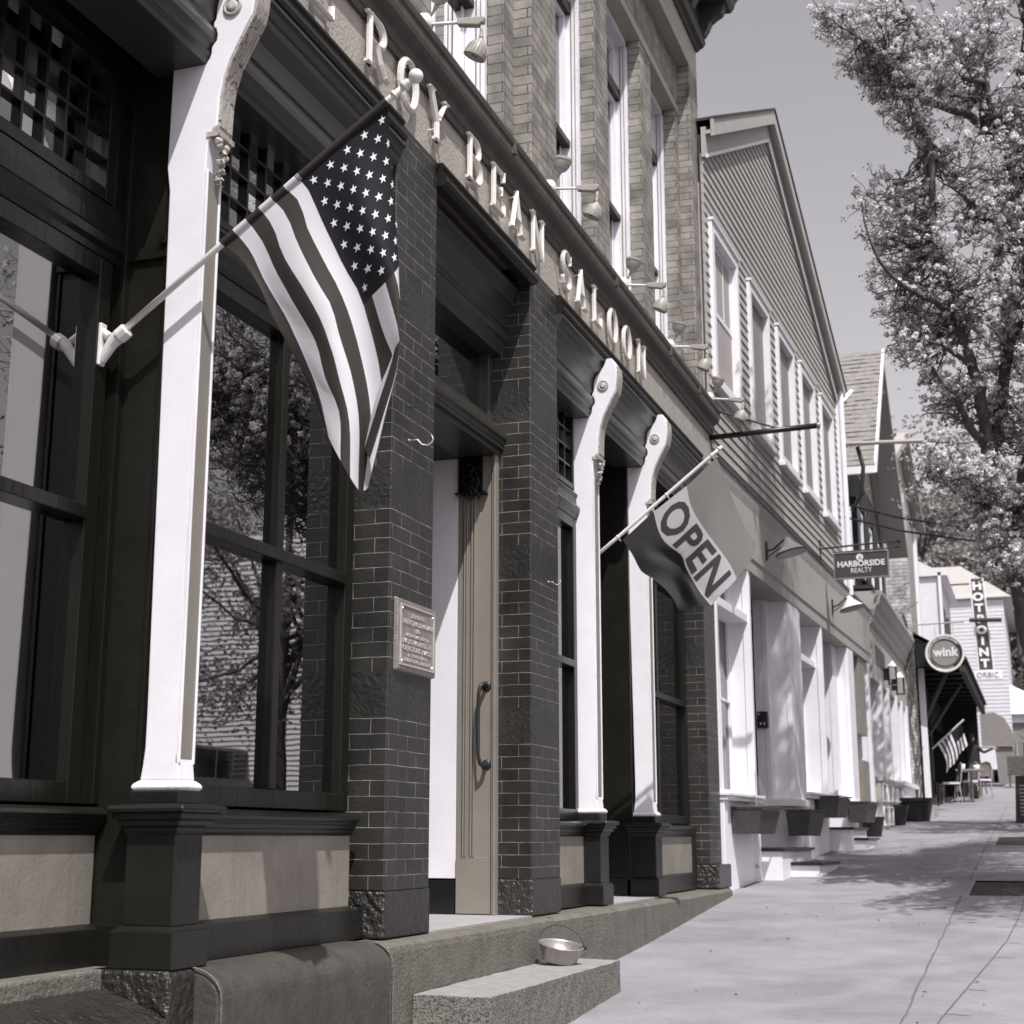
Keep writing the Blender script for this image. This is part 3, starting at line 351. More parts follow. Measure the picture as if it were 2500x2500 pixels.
# ================================================================ ground
def zg(y):
    if y < 13: return -1.33 + .0635*max(y, -40)
    return -.5045 + .056*(min(y, 95)-13)
def strip(name, xs, ys, dz, m, kind='structure', cut=None, label=None):
    mb = MB(); n = len(ys)
    vs = [(x, y, zg(y)+dz) for y in ys for x in xs]; k = len(xs); fs = []
    for j in range(n-1):
        for i in range(k-1):
            cx = (xs[i]+xs[i+1])/2; cy = (ys[j]+ys[j+1])/2
            if cut and cut(cx, cy): continue
            fs.append((j*k+i, j*k+i+1, (j+1)*k+i+1, (j+1)*k+i))
    mb.add(vs, fs); return mb.build(name, m, kind=kind)
PITS = [(2.06, 2.95, 13.42, 14.92), (2.10, 2.95, 20.3, 22.1)]
ys = sorted(set([-60, -20, -5, 0, 4, 8, 13, 13.42, 14.92, 17, 20.3, 22.1, 26, 32, 40, 60, 95, 260, 1500]))
strip('ground', [-900, -60, -20, 0, 12, 18, 40, 900], ys, -.16, M['asphalt'])
strip('sidewalk', [-7, -.6, 2.06, 2.10, 2.95, 3.15], ys[1:-2], 0, M['concrete'], cut=lambda x, y: any(a < x < b and c < y < d for a, b, c, d in PITS))
strip('kerb', [3.15, 3.30], ys[1:-2], .012, M['kerb'])
mb = MB()
for i in range(len(ys)-4): mb.add([(3.30, ys[i+1], zg(ys[i+1])+.012), (3.30, ys[i+2], zg(ys[i+2])+.012), (3.30, ys[i+2], zg(ys[i+2])-.17), (3.30, ys[i+1], zg(ys[i+1])-.17)], [(0,1,2,3)])
mb.build('kerb_face', M['kerb'], kind='structure')
strip('road_marking', [10.9, 11.02], ys[1:-2], -.152, M['signwhite'])
strip('far_sidewalk', [19.2, 23], ys[1:-2], -.02, M['concrete'])
for a, b, c, d in PITS: strip('tree_pit_soil', [a, b], [c, d], -.012, M['soil'])
# joints and cracks of the slabs
mb = MB(); rnd = random.Random(5)
def crack(pts, w):
    for i in range(len(pts)-1):
        (xa, ya), (xb, yb) = pts[i], pts[i+1]; d = Vector((xb-xa, yb-ya)).normalized(); nx, ny = -d.y*w/2, d.x*w/2
        mb.add([(xa-nx, ya-ny, zg(ya)+.004), (xa+nx, ya+ny, zg(ya)+.004), (xb+nx, yb+ny, zg(yb)+.004), (xb-nx, yb-ny, zg(yb)+.004)], [(0,3,2,1)])
y = 2.0
while y < 13.4:
    l = rnd.uniform(.12, .5); crack([(2.0+rnd.uniform(-.006,.006), y), (2.0+rnd.uniform(-.006,.006), min(y+l, 13.4))], rnd.uniform(.006, .013)); y += l + rnd.choice([0, 0, .01])
crack([(2.155, 7.2), (2.17, 7.6), (2.27, 8.75), (2.345, 9.6), (2.42, 10.55), (2.475, 11.7), (2.50, 12.6), (2.51, 13.4)], .009)
crack([(.35, 13.28), (1.2, 13.26), (2.06, 13.24)], .008)
crack([(0.1, 5.1), (2.0, 5.13)], .008); crack([(2.0, 14.95), (1.99, 20), (2.0, 34)], .012)
for yy in (15.4, 17.6, 19.8, 22.2, 25, 28, 31, 35, 40): crack([(.5, yy), (2.0, yy+.02)], .012)
for xx, yy in ((2.19, 7.75), (2.26, 8.5), (2.36, 9.75), (2.41, 10.4), (2.46, 11.3)): crack([(xx, yy), (xx+rnd.uniform(.08,.14), yy-.03)], .012)
mb.build('slab_joints', M['joint'], kind='structure')
mb = MB()
for i in range(90):
    x = rnd.uniform(.55, 2.6); y = rnd.uniform(5.5, 22); a = rnd.uniform(0, pi); l = rnd.uniform(.008, .026); z = zg(y)+.006
    mb.add([(x+l*cos(a), y+l*sin(a), z), (x-l*.3*sin(a), y+l*.3*cos(a), z+.008), (x-l*cos(a), y-l*sin(a), z), (x+l*.3*sin(a), y-l*.3*cos(a), z)], [(0,1,2,3)])
mb.build('fallen_petals', M['joint'], kind='stuff', label='dry petals and leaf scraps scattered on the sidewalk')

# ================================================================ saloon
SAL = thing('saloon_building', (0, 7.0, -.95), 'dark painted brick corner saloon with lettered band, arched bracket columns and tall upper windows', 'building')
def part(mb, name, mats, bevel=0, parent=SAL, smooth=False, label=None): return mb.build(name, mats, parent, bevel, smooth, label)
FZ = -.425    # level of the stone ledge
# --- lower piers
for (a, b) in ((.90, 1.40), (5.95, 6.45), (7.93, 8.45), (12.67, 13.14)):
    mb = MB(); mb.box(-.55, 0, a, b, -.226, 3.40); part(mb, 'brick_pier', M['brick_low'], .006)
    mb = MB(); mb.box(-.55, .006 if b < 13 else .07, a-.004, b+.004 if b < 13 else b+.06, FZ-.0, -.226); part(mb, 'pier_base_stone', M['rock'] , .01)
# --- lettered band and mouldings
mb = MB(); mb.box(-.55, 0, .9, 13.18, 3.40, 3.86); part(mb, 'sign_band', M['fascia'])
mb = MB()
cor = [(0,3.70),(.018,3.70),(.022,3.735),(.030,3.745),(.034,3.80),(.060,3.825),(.082,3.835),(.088,3.862),(.088,3.905),(.098,3.92),(.102,3.945),(.10,3.96),(.03,4.0),(-.25,4.02),(-.25,3.70)]
mb.prism(cor, .86, 13.22); part(mb, 'cornice', M['cornice'])
mb = MB()
for yy in (2.6, 4.9, 7.35, 9.55, 11.2, 12.3): mb.hexa([(.086,yy,3.86),(.112,yy,3.86),(.112,yy+.035,3.86),(.086,yy+.035,3.86)], [(.086,yy+.01,3.955),(.104,yy+.012,3.955),(.104,yy+.022,3.955),(.086,yy+.022,3.955)])
part(mb, 'cornice_seam', M['cornice'])
# upper moulding and cove under the band over each recessed bay
topm = [(-.03,3.40),(0,3.40),(.030,3.398),(.040,3.385),(.040,3.372),(.028,3.362),(.028,3.345),(.046,3.325),(.052,3.30),(.046,3.28),(.020,3.272),(-.03,3.27)]
def cove_prof():
    p = [(.02,3.275),(.105,3.185)] if False else []
    c = [(.020,3.275),(.036,3.262),(.030,3.235),(.006,3.205),(-.004,3.165),(-.028,3.145),(-.040,3.115),(-.062,3.095),(-.070,3.05),(-.075,3.012),(-.060,3.008),(-.058,2.99),(-.074,2.975),(-.078,2.955),(-.060,2.95),(-.050,2.925),(-.058,2.90),(-.085,2.89),(-.090,2.868),(-.26,2.868),(-.26,3.275)]
    return c
COV = [(.020,3.275),(.040,3.270),(.044,3.250),(.030,3.236),(.020,3.205),(.012,3.195),(.006,3.170),(-.018,3.150),(-.034,3.115),(-.040,3.080),(-.043,3.030),(-.052,3.018),(-.052,3.000),(-.040,2.992),(-.033,2.965),(-.036,2.940),(-.052,2.925),(-.058,2.905),(-.052,2.892),(-.064,2.870),(-.070,2.850),(-.30,2.850),(-.30,3.275)]
BAYS = [(1.40, 5.95), (6.45, 7.93), (8.45, 12.67)]
for i, (a, b) in enumerate(BAYS):
    mb = MB(); mb.prism(topm, a, b, m=0); part(mb, 'band_moulding', M['trim_matt'])
    mb = MB()
    if i == 1:
        mb.prism([(x-.12 if x > -.29 else x-.2, z) for x, z in COV], a, b)
        mb.box(-.30, -.13, a, b, 3.20, 3.27)
    else: mb.prism(COV, a, b)
    part(mb, 'cove_cornice', M['cove'])
    mb = MB(); mb.box(-.62, -.30, a, b, 3.05 if i == 0 else 2.90, 3.40); part(mb, 'bay_header', M['trim_matt'])

# --- painted columns with scrolled brackets on panelled pedestals
def column(y0, big=False):
    y1 = y0 + (.10 if big else .125); c = thing('bracket_column', (-.1, y0+.05, FZ), None, None); c.parent = SAL; c.location = Vector((-.1, y0+.05, FZ)) - Vector(SAL['_w'])
    ym = (y0+y1)/2; w2 = (y1-y0)/2
    # white side shaft with shoulders
    sh = [(-.190,.19),(-.182,.24),(-.176,.30),(-.176,.435),(-.20,2.353),(-.215,2.45),(-.212,2.852),(-.07,2.852),(-.056,2.872),(-.05,2.89),(-.05,2.92),(-.030,2.94),(-.027,2.965),(-.034,2.99),(-.046,3.0),(-.046,3.02),(-.037,3.03),(-.034,3.08),(-.028,3.115),(-.012,3.145),(.012,3.165),(.026,3.19),(.035,3.2),(.05,3.232),(.06,3.262),(.10,3.262),(.128,3.215),(.135,3.16),(.128,3.08),(.118,3.02),(.088,2.965),(.055,2.90),(.028,2.845),(.005,2.775),(-.006,2.70),(-.010,2.585),(-.028,2.575),(-.046,2.52),(-.05,2.39),(-.05,.435),(-.048,.30),(-.042,.24),(-.036,.19)]
    mb = MB(); mb.prism(sh, y0, y1); part(mb, 'shaft', [M['white']], .005, c)
    # grey worn front face of the bracket, ribbed
    fr = [(.134,3.20),(.141,3.14),(.134,3.07),(.122,3.015),(.092,2.96),(.058,2.895),(.031,2.84),(.010,2.772),(.000,2.70),(-.003,2.585)]
    mb = MB()
    for k in range(5):
        ya = y0 + .006 + (y1-y0-.012)*k/5; yb = ya + (y1-y0-.012)/5 - .003
        vs = []; n = len(fr)
        for x, z in fr: vs += [(x-.012, ya, z-.004), (x+.006, ya, z+.002), (x+.006, yb, z+.002), (x-.012, yb, z-.004)]
        fs = []
        for i in range(n-1):
            for a in range(4): fs.append((i*4+a, i*4+(a+1) % 4, (i+1)*4+(a+1) % 4, (i+1)*4+a))
        fs += [(0,3,2,1), tuple((n-1)*4+a for a in range(4))]; mb.add(vs, fs)
    part(mb, 'bracket_face', M['fluted'], 0, c)
    # rolled boss on each side at the bracket head
    mb = MB()
    for s_, yy in ((-1, y0), (1, y1)):
        mb = MB(); mb.lathe((.036, yy, 3.068), (0, s_, 0), [(0,.040),(.006,.040),(.010,.036),(.010,.030),(.007,.028),(.007,.024),(.012,.022),(.014,.012),(.014,.0)], 24); part(mb, 'bracket_boss', M['soffit'], 0, c, True)
    # carved drop below the bracket
    mb = MB(); rr = random.Random(int(y0*10))
    mb.box(-.05, .006, y0-.004, y1+.004, 2.545, 2.565); mb.box(-.05, -.002, y0+.002, y1-.002, 2.565, 2.59)
    for k in range(16):
        t = k/15; w_ = .040*(1-t*.75); z = 2.53-.15*t
        mb.lathe((-.035+.02*(1-t), ym+rr.uniform(-w_, w_)*.9, z), (rr.uniform(.4,1), rr.uniform(-.6,.6), rr.uniform(-.6,.2)), [(0,.012*(1.3-t)),(.016,.015*(1.3-t)),(.026,.008*(1.3-t)),(.03,.001)], 6)
    part(mb, 'carved_drop', M['fluted'], 0, c)
    # tan front strip of the shaft with raised beads
    mb = MB(); mb.box(-.06, -.044, y0+.004, y1-.008, .20, 2.42); part(mb, 'front_strip', M['tan'], .003, c)
    mb = MB()
    for yy in (y0, y1-.010): mb.box(-.055, -.038, yy, yy+.010, .245, 2.42)
    part(mb, 'bead', M['white_old'], .003, c)
    # torus base and block
    mb = MB(); prof = [(.19,0),(.178,.016),(.165,.020),(.155,.012)]
    for k in range(len(prof)-1):
        (za, oa), (zb, ob) = prof[k], prof[k+1]
        mb.hexa([(-.192-ob,y0-ob,zb),(-.034+ob,y0-ob,zb),(-.034+ob,y1+ob,zb),(-.192-ob,y1+ob,zb)], [(-.192-oa,y0-oa,za),(-.034+oa,y0-oa,za),(-.034+oa,y1+oa,za),(-.192-oa,y1+oa,za)])
    part(mb, 'torus', M['white_old'], .003, c)
    mb = MB(); mb.box(-.215, -.020, y0-.022, y1+.022, .112, .155)
    part(mb, 'base_block', M['plinth'], .004, c)
    # pedestal: cap mouldings, die, base
    mb = MB(); cp = [(.112,.012),(.105,.055),(.092,.060),(.084,.058),(.080,.045),(.062,.042),(.056,.030),(.040,.026),(.034,.012),(.020,.010),(.010,0)]
    for k in range(len(cp)-1):
        (za, oa), (zb, ob) = cp[k], cp[k+1]
        f = lambda o_, z_: [(-.205-o_*.8,y0-.035-o_,z_),(-.015+o_,y0-.035-o_,z_),(-.015+o_,y1+.035+o_,z_),(-.205-o_*.8,y1+.035+o_,z_)]
        mb.hexa(f(ob, zb), f(oa, za))
    part(mb, 'pedestal_cap', M['plinth'], .003, c)
    mb = MB(); mb.box(-.205, -.015, y0-.035, y1+.035, -.285, .012); part(mb, 'pedestal', M['plinth'], .004, c)
    mb = MB(); mb.hexa([(-.235,y0-.06,-.30),(.008,y0-.06,-.30),(.008,y1+.06,-.30),(-.235,y1+.06,-.30)], [(-.21,y0-.038,-.285),(-.012,y0-.038,-.285),(-.012,y1+.038,-.285),(-.21,y1+.038,-.285)])
    mb.box(-.235, .008, y0-.06, y1+.06, FZ+.004, -.30); part(mb, 'pedestal_base', M['plinth'], .004, c)
    return c
for y0, big in ((2.86, True), (4.345, True), (9.39, False), (10.86, False)): column(y0, big)

# --- show windows of the two wide bays
def sillrun(xo, xb, a, b):
    """moulded sill, grey panel and base board of a bay; xo = panel plane"""
    mb = MB(); pr = [(xb,.105),(xo+.02,.102),(xo+.042,.092),(xo+.048,.078),(xo+.043,.068),(xo+.036,.064),(xo+.036,.054),(xo+.030,.050),(xo+.026,.036),(xo+.018,.032),(xo+.015,.020),(xo+.004,.008),(xb,.008)]
    mb.prism(pr, a, b); part(mb, 'sill', M['trim'], .002)
    mb = MB(); mb.box(xb, xo, a, b, -.285, .008); part(mb, 'panel', M['panel'])
    mb = MB(); mb.prism([(xb,-.285),(xo+.004,-.285),(xo+.034,-.300),(xo+.034,FZ+.004),(xb,FZ+.004)], a, b); part(mb, 'base_board', M['plinth'], .003)
def sash(name, x, a, b, z0, z1, st, mull=(), rails=(), mb_mat='trim', mt=.032, gl='glass', depth=.045, parent=SAL, panes=True):
    """window: frame mesh plus bars; x = glass plane"""
    mb = MB(); mb.frame(x-.01, x+depth, a, b, z0, z1, st)
    for y_ in mull: mb.box(x-.008, x+depth*.8, y_-mt/2, y_+mt/2, z0+st, z1-st)
    for z_, t_ in rails: mb.box(x-.009, x+depth*1.25, a+st, b-st, z_-t_/2, z_+t_/2)
    # thin glazing beads catch the light
    f = mb.build(name, M[mb_mat], parent, .004)
    ys_ = [a+st] + sorted(mull) + [b-st]; zs_ = [z0+st] + sorted(r[0] for r in rails) + [z1-st]
    g = MB(); g.add([(x,a+st,z0+st),(x,b-st,z0+st),(x,b-st,z1-st),(x,a+st,z1-st)], [(0,1,2,3)])
    g.build('pane', M[gl], f)
    return f
def transom(x, a, b, z0, z1, cols, rows, frame=.035, bar=.014):
    mb = MB(); mb.frame(x-.01, x+.035, a, b, z0, z1, frame)
    A, B, C, D = a+frame, b-frame, z0+frame, z1-frame
    for i in range(1, cols): y_ = A+(B-A)*i/cols; mb.box(x-.008, x+.022, y_-bar/2, y_+bar/2, C, D)
    for j in range(1, rows): z_ = C+(D-C)*j/rows; mb.box(x-.007, x+.024, A, B, z_-bar/2, z_+bar/2)
    f = mb.build('transom_window', M['trim'], SAL, .002)
    g = MB(); rr = random.Random(int(a*7))
    for i in range(cols):
        for j in range(rows):
            y_, z_ = A+(B-A)*i/cols, C+(D-C)*j/rows; yy, zz = A+(B-A)*(i+1)/cols, C+(D-C)*(j+1)/rows; t = [rr.uniform(-.0012,.0012) for _ in range(4)]
            g.add([(x+t[0],y_,z_),(x+t[1],yy,z_),(x+t[2],yy,zz),(x+t[3],y_,zz)], [(0,1,2,3)])
    g.build('pane', M['glass'], f); return f
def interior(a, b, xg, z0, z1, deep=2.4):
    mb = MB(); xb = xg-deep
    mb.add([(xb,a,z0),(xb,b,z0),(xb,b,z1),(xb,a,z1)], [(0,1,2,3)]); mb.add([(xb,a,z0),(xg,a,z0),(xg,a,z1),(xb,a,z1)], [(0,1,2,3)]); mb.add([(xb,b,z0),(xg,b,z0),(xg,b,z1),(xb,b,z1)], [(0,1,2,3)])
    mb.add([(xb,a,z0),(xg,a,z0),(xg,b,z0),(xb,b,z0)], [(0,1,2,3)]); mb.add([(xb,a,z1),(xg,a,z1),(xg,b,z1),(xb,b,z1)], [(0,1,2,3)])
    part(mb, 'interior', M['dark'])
# bay right of column 1 (and its mirror left of column 0)
for a, b, mu in ((4.44, 5.95, 5.255), (1.40, 2.87, 2.1)):
    sillrun(-.13, -.26, a, b-.08)
    mb = MB(); mb.box(-.26,-.096,b-.08,b-.0,FZ+.004,-.30); part(mb, 'base_block', M['plinth'], .003)
    sash('show_window', -.215, a, b-.03, .112, 2.15, .075, (mu,), ((1.13, .05),), mt=.055)
    mb = MB(); mb.prism([(-.27,2.15),(-.165,2.15),(-.16,2.175),(-.145,2.19),(-.140,2.215),(-.15,2.235),(-.165,2.25),(-.168,2.29),(-.155,2.31),(-.160,2.33),(-.185,2.345),(-.27,2.35)], a, b-.01); part(mb, 'transom_bar', M['trim'], .002)
    transom(-.215, a, b-.02, 2.35, 2.925, 10, 4)
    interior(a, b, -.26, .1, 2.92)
# recessed bay between column 0 and column 1
a, b = 2.96, 4.375
mb = MB(); mb.box(-.52, -.20, b, b+.07, FZ+.004, 2.92); mb.box(-.52, -.20, a-.07, a, FZ+.004, 2.92); part(mb, 'return_wall', M['trim_matt'])
mb = MB(); mb.prism([(-.40,-.285),(-.235,-.285),(-.235,FZ+.004),(-.40,FZ+.004)], b-.012, b); mb.box(-.42,-.37,b-.035,b,.112,2.9); mb.box(-.47,-.42,b-.06,b,.112,2.9); mb.box(-.225,-.205,b-.008,b,.12,2.86); mb.box(-.235,-.205,b-.028,b,2.15,2.19); mb.box(-.40,-.205,b-.016,b,2.10,2.15); part(mb, 'return_trim', M['trim'], .003)
sillrun(-.37, -.5, a, b-.01)
sash('show_window', -.45, a+.02, b-.06, .112, 2.08, .075, (3.25,), ((1.12, .05),), mt=.055)
mb = MB(); mb.prism([(-.52,2.08),(-.40,2.08),(-.395,2.105),(-.375,2.12),(-.370,2.15),(-.385,2.17),(-.40,2.18),(-.402,2.24),(-.41,2.30),(-.52,2.31)], a, b-.004); part(mb, 'transom_bar', M['trim'], .002)
transom(-.45, a+.05, b-.07, 2.31, 2.87, 10, 4, .05)
mb = MB(); mb.box(-.53, -.40, a, b, 2.872, 3.05); part(mb, 'recess_header', M['trim'])
mb = MB(); mb.box(-.40, -.30, a, b, 2.955, 3.10); part(mb, 'recess_ceiling', M['trim_matt'])
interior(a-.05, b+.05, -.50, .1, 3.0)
# pale curtains hung behind the left transom and the show window
mb = MB(); rr = random.Random(4)
for (ya, yb, z0, z1, xx) in ((3.0, 3.9, 2.34, 2.9, -.62), (4.5, 4.9, .15, 2.0, -1.3)):
    n = 24; vs = []
    for i in range(n+1): yy = ya+(yb-ya)*i/n; xo = xx+.02*sin(i*1.9); vs += [(xo, yy, z0), (xo, yy, z1)]
    mb.add(vs, [(2*i, 2*i+2, 2*i+3, 2*i+1) for i in range(n)])
part(mb, 'curtain', M['curtain'])
# split paint on the recessed panel
mb = MB(); mb.add([(-.366,3.78,.0),(-.366,3.795,-.02),(-.366,3.83,-.03),(-.366,3.795,-.045),(-.366,3.792,-.10),(-.366,3.786,-.125),(-.366,3.776,-.10),(-.366,3.777,-.04)], [tuple(range(8))]); mb.box(-.371,-.3665,3.75,3.752,-.28,-.12); part(mb, 'split_paint', M['white_clean'])
# right bay: window, door recess, window
sillrun(-.13, -.26, 8.45, 9.39)
sash('show_window', -.215, 8.47, 9.39, .112, 2.13, .07, (), ((1.13, .045),), mt=.05)
mb = MB(); mb.prism([(-.27,2.13),(-.165,2.13),(-.16,2.155),(-.145,2.17),(-.140,2.20),(-.15,2.22),(-.165,2.235),(-.168,2.28),(-.155,2.30),(-.185,2.335),(-.27,2.34)], 8.45, 9.50); part(mb, 'transom_bar', M['trim'], .002)
transom(-.215, 8.47, 9.39, 2.34, 2.90, 6, 4)
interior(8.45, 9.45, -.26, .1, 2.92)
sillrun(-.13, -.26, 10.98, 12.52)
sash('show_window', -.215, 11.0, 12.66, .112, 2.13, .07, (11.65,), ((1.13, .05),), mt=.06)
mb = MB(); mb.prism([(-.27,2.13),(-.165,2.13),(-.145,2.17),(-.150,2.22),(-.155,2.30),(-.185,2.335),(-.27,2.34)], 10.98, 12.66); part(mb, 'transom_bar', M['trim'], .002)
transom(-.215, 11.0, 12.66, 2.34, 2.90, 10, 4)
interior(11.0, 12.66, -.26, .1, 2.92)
mb = MB(); mb.box(-.26, -.12, 12.52, 12.67, FZ+.004, .1); part(mb, 'corner_block', M['plinth'], .004)
# the deep doorway between columns 2 and 3
mb = MB(); mb.box(-1.5, -.19, 9.40, 9.46, FZ, 2.86); mb.box(-1.5, -.19, 10.82, 10.88, FZ, 2.86); mb.box(-1.56, -1.5, 9.40, 10.88, FZ, 2.86); part(mb, 'doorway_wall', M['trim_matt'])
mb = MB(); mb.box(-1.5,-1.46,9.6,10.6,FZ,2.0); mb.box(-1.46,-1.44,9.7,10.5,-.3,.2); part(mb, 'saloon_door', M['trim'], .004)
mb = MB(); mb.box(-1.5,-.205,10.80,10.82,FZ+.004,-.29); mb.box(-1.5,-.205,10.805,10.82,-.29,.1); mb.box(-.9,-.86,10.80,10.82,.1,2.85); part(mb, 'doorway_wainscot', M['plinth'], .003)
mb = MB(); mb.box(-1.5, 0, 9.46, 10.82, FZ-.02, FZ+.003); part(mb, 'doorway_floor', M['threshold'])
mb = MB(); mb.box(-1.5, -.30, 9.46, 10.82, 2.86, 2.90); part(mb, 'doorway_ceiling', M['trim_matt'])

# --- side entrance between piers 1 and 2
a, b = 6.45, 7.93
mb = MB(); mb.box(-1.3, .0, a, b, FZ-.02, FZ+.004); part(mb, 'entrance_floor', M['threshold'])
mb = MB(); mb.box(-.44,-.17,a,b,2.255,2.275); mb.prism([(-.44,2.275),(-.168,2.275),(-.160,2.29),(-.165,2.305),(-.150,2.315),(-.148,2.345),(-.17,2.36),(-.172,2.385),(-.44,2.39)], a, b); part(mb, 'entrance_lintel', M['cove'], .002)
mb = MB(); mb.box(-.44,-.19,a,b-.0,2.22,2.255); part(mb, 'lintel_soffit', M['cove'])
sash('entrance_transom', -.30, a, b-.005, 2.39, 3.04, .07, (), (), 'cove', depth=.06)
mb = MB(); mb.box(-.34, -.22, a, b, 3.04, 3.08); part(mb, 'transom_head', M['cove'])
interior(a, b, -.46, 2.39, 3.04, 1.2)
# right-hand reveal: fluted jamb, carved bracket, kick plate, white inner leaf
mb = MB(); mb.box(-.445, -.20, b-.03, b, FZ+.004, 2.22)
mb.box(-.228, -.205, b-.045, b-.028, FZ+.004, 2.22); mb.box(-.215,-.20,b-.055,b-.028,FZ+.004,2.22)
for xx in (-.335, -.352, -.383, -.398): mb.box(xx-.005, xx+.005, b-.046, b-.028, -.108, 1.98)
mb.box(-.345,-.340,b-.037,b-.028,-.108,1.98)
part(mb, 'door_jamb', M['tan'], .002)
mb = MB(); mb.box(-.440, -.235, b-.042, b-.030, FZ+.01, -.108); part(mb, 'jamb_plate', M['tan'], .002)
mb = MB(); rr = random.Random(11); mb.box(-.44,-.29,b-.05,b-.03,1.99,2.22); mb.box(-.45,-.255,b-.085,b-.03,1.985,1.995)
for k in range(26):
    t = rr.random(); x0 = rr.uniform(-.42,-.31); z0 = rr.uniform(2.03,2.2)
    mb.tube([(x0,b-.055,z0),(x0+.012,b-.075,z0-.03),(x0+.02+.01*t,b-.085,z0-.06),(x0+.03,b-.06,z0-.085)], [.006,.009,.008,.003], 6)
for k in range(7): mb.lathe((-.36+.012*(k % 3), b-.06, 2.03+.022*k), (.2,-1,.1), [(0,.018),(.022,.014),(.034,.005)], 8)
part(mb, 'carved_bracket', M['trim'])
mb = MB(); mb.box(-1.25, -.447, b-.028, b-.002, -.225, 2.22); part(mb, 'inner_door', M['white_clean'], .003)
mb = MB(); mb.box(-1.25, -.450, b-.034, b-.004, FZ+.006, -.235); part(mb, 'kick_plate', M['plate'], .002)
mb = MB(); zt, zb_ = .85, .405
mb.tube([(-.262,b-.03,zt),(-.262,b-.075,zt+.012),(-.275,b-.10,zt-.005),(-.285,b-.10,zt-.05),(-.288,b-.105,(zt+zb_)/2),(-.285,b-.10,zb_+.05),(-.275,b-.10,zb_+.005),(-.262,b-.075,zb_-.012),(-.262,b-.03,zb_)], [.014,.013,.012,.010,.013,.010,.012,.013,.014], 10)
for zz in (zt, zb_): mb.lathe((-.262,b-.03,zz), (0,-1,0), [(0,.030),(.006,.028),(.010,.018)], 16)
part(mb, 'pull_handle', M['iron'], 0, smooth=True)
mb = MB(); mb.box(-1.3,-1.28,a,b,FZ,2.3); mb.box(-1.3,-.44,a-.01,a+.02,FZ,2.22); part(mb, 'lobby_wall', M['tan'])
mb = MB(); mb.box(-1.3,-.44,a,b,2.22,2.25); part(mb, 'lobby_ceiling', M['trim_matt'])

# --- upper storey
XU, XS, XJ = -.05, -.172, -.285
for (ya, yb) in ((1.0,1.5),(8.118,8.632),(12.943,13.30)): mb = MB(); mb.box(XS-.3, XU, ya, yb, 3.99, 7.75); part(mb, 'upper_pier', M['brick_up'], .005)
for (ya, yb) in ((6.35,6.75),(4.3,4.75),(2.6,3.0),(7.924,8.12),(8.63,8.85),(9.985,10.381),(11.45,11.837),(12.782,12.95),(1.5,1.7)): mb = MB(); mb.box(XS-.35, XS, ya, yb, 3.99, 7.42); part(mb, 'window_pier', M['brick_up'], .005)
mb = MB(); mb.box(XS-.35, XS-.002, 1.5, 12.95, 6.98, 7.44); part(mb, 'brick_band', M['brick_up'])
mb = MB(); mb.box(XS-.35, XU+.001, 1.0, 13.29, 7.44, 7.76); part(mb, 'bay_head', M['fascia'], .004)
mb = MB(); mb.box(XS-.3, XS+.012, 1.5, 12.95, 6.90, 6.985); part(mb, 'lintel_course', M['fascia'], .004)
UW = [(1.7,2.6),(3.0,4.3),(4.75,6.35),(6.75,7.924),(8.85,9.985),(10.381,11.45),(11.837,12.782)]
for (ya, yb) in UW:
    f = MB(); X0 = -.40
    f.box(X0, XJ-.0, ya, ya+.06, 3.99, 6.90); f.box(X0-.02, XJ, yb-.045, yb, 3.99, 6.90); f.box(X0, XJ+.0, ya, yb, 6.84, 6.90)
    f = f.build('window_casing', M['white_old'], SAL, .003); g = MB(); g.box(-.345,-.338,yb-.051,yb-.045,3.99,6.85); g.box(-.315,-.310,yb-.049,yb-.045,3.99,6.85); g.build('casing_bead', M['tan'], f)
    s_ = MB(); s_.frame(-.44,-.385,ya+.06,yb-.045,5.20,6.34,.05); s_.frame(-.47,-.42,ya+.06,yb-.045,4.05,5.24,.05); s_.frame(-.44,-.385,ya+.06,yb-.045,6.40,6.85,.05)
    s_.box(-.46,-.40,(ya+yb)/2-.012,(ya+yb)/2+.012,4.05,6.85)
    s_.build('sash', M['white_clean'], f, .002)
    t_ = MB(); t_.box(-.45, XJ-.06, ya+.06, yb-.045, 6.32, 6.42); t_.build('transom_rail', M['trim'], f, .003); t_ = MB(); t_.box(-.45, -.355, ya+.06, yb-.045, 5.19, 5.24); t_.build('meeting_rail', M['trim'], f, .003)
    g = MB(); g.add([(-.425,ya+.06,4.05),(-.425,yb-.045,4.05),(-.425,yb-.045,6.85),(-.425,ya+.06,6.85)], [(0,1,2,3)]); g.build('pane', M['glass'], f)
mb = MB(); mb.box(-2.2, -.5, 1.0, 13.25, 3.9, 4.0); mb.box(-2.3,-2.2,1.0,13.25,3.9,7.6); part(mb, 'upper_room', M['dark'])
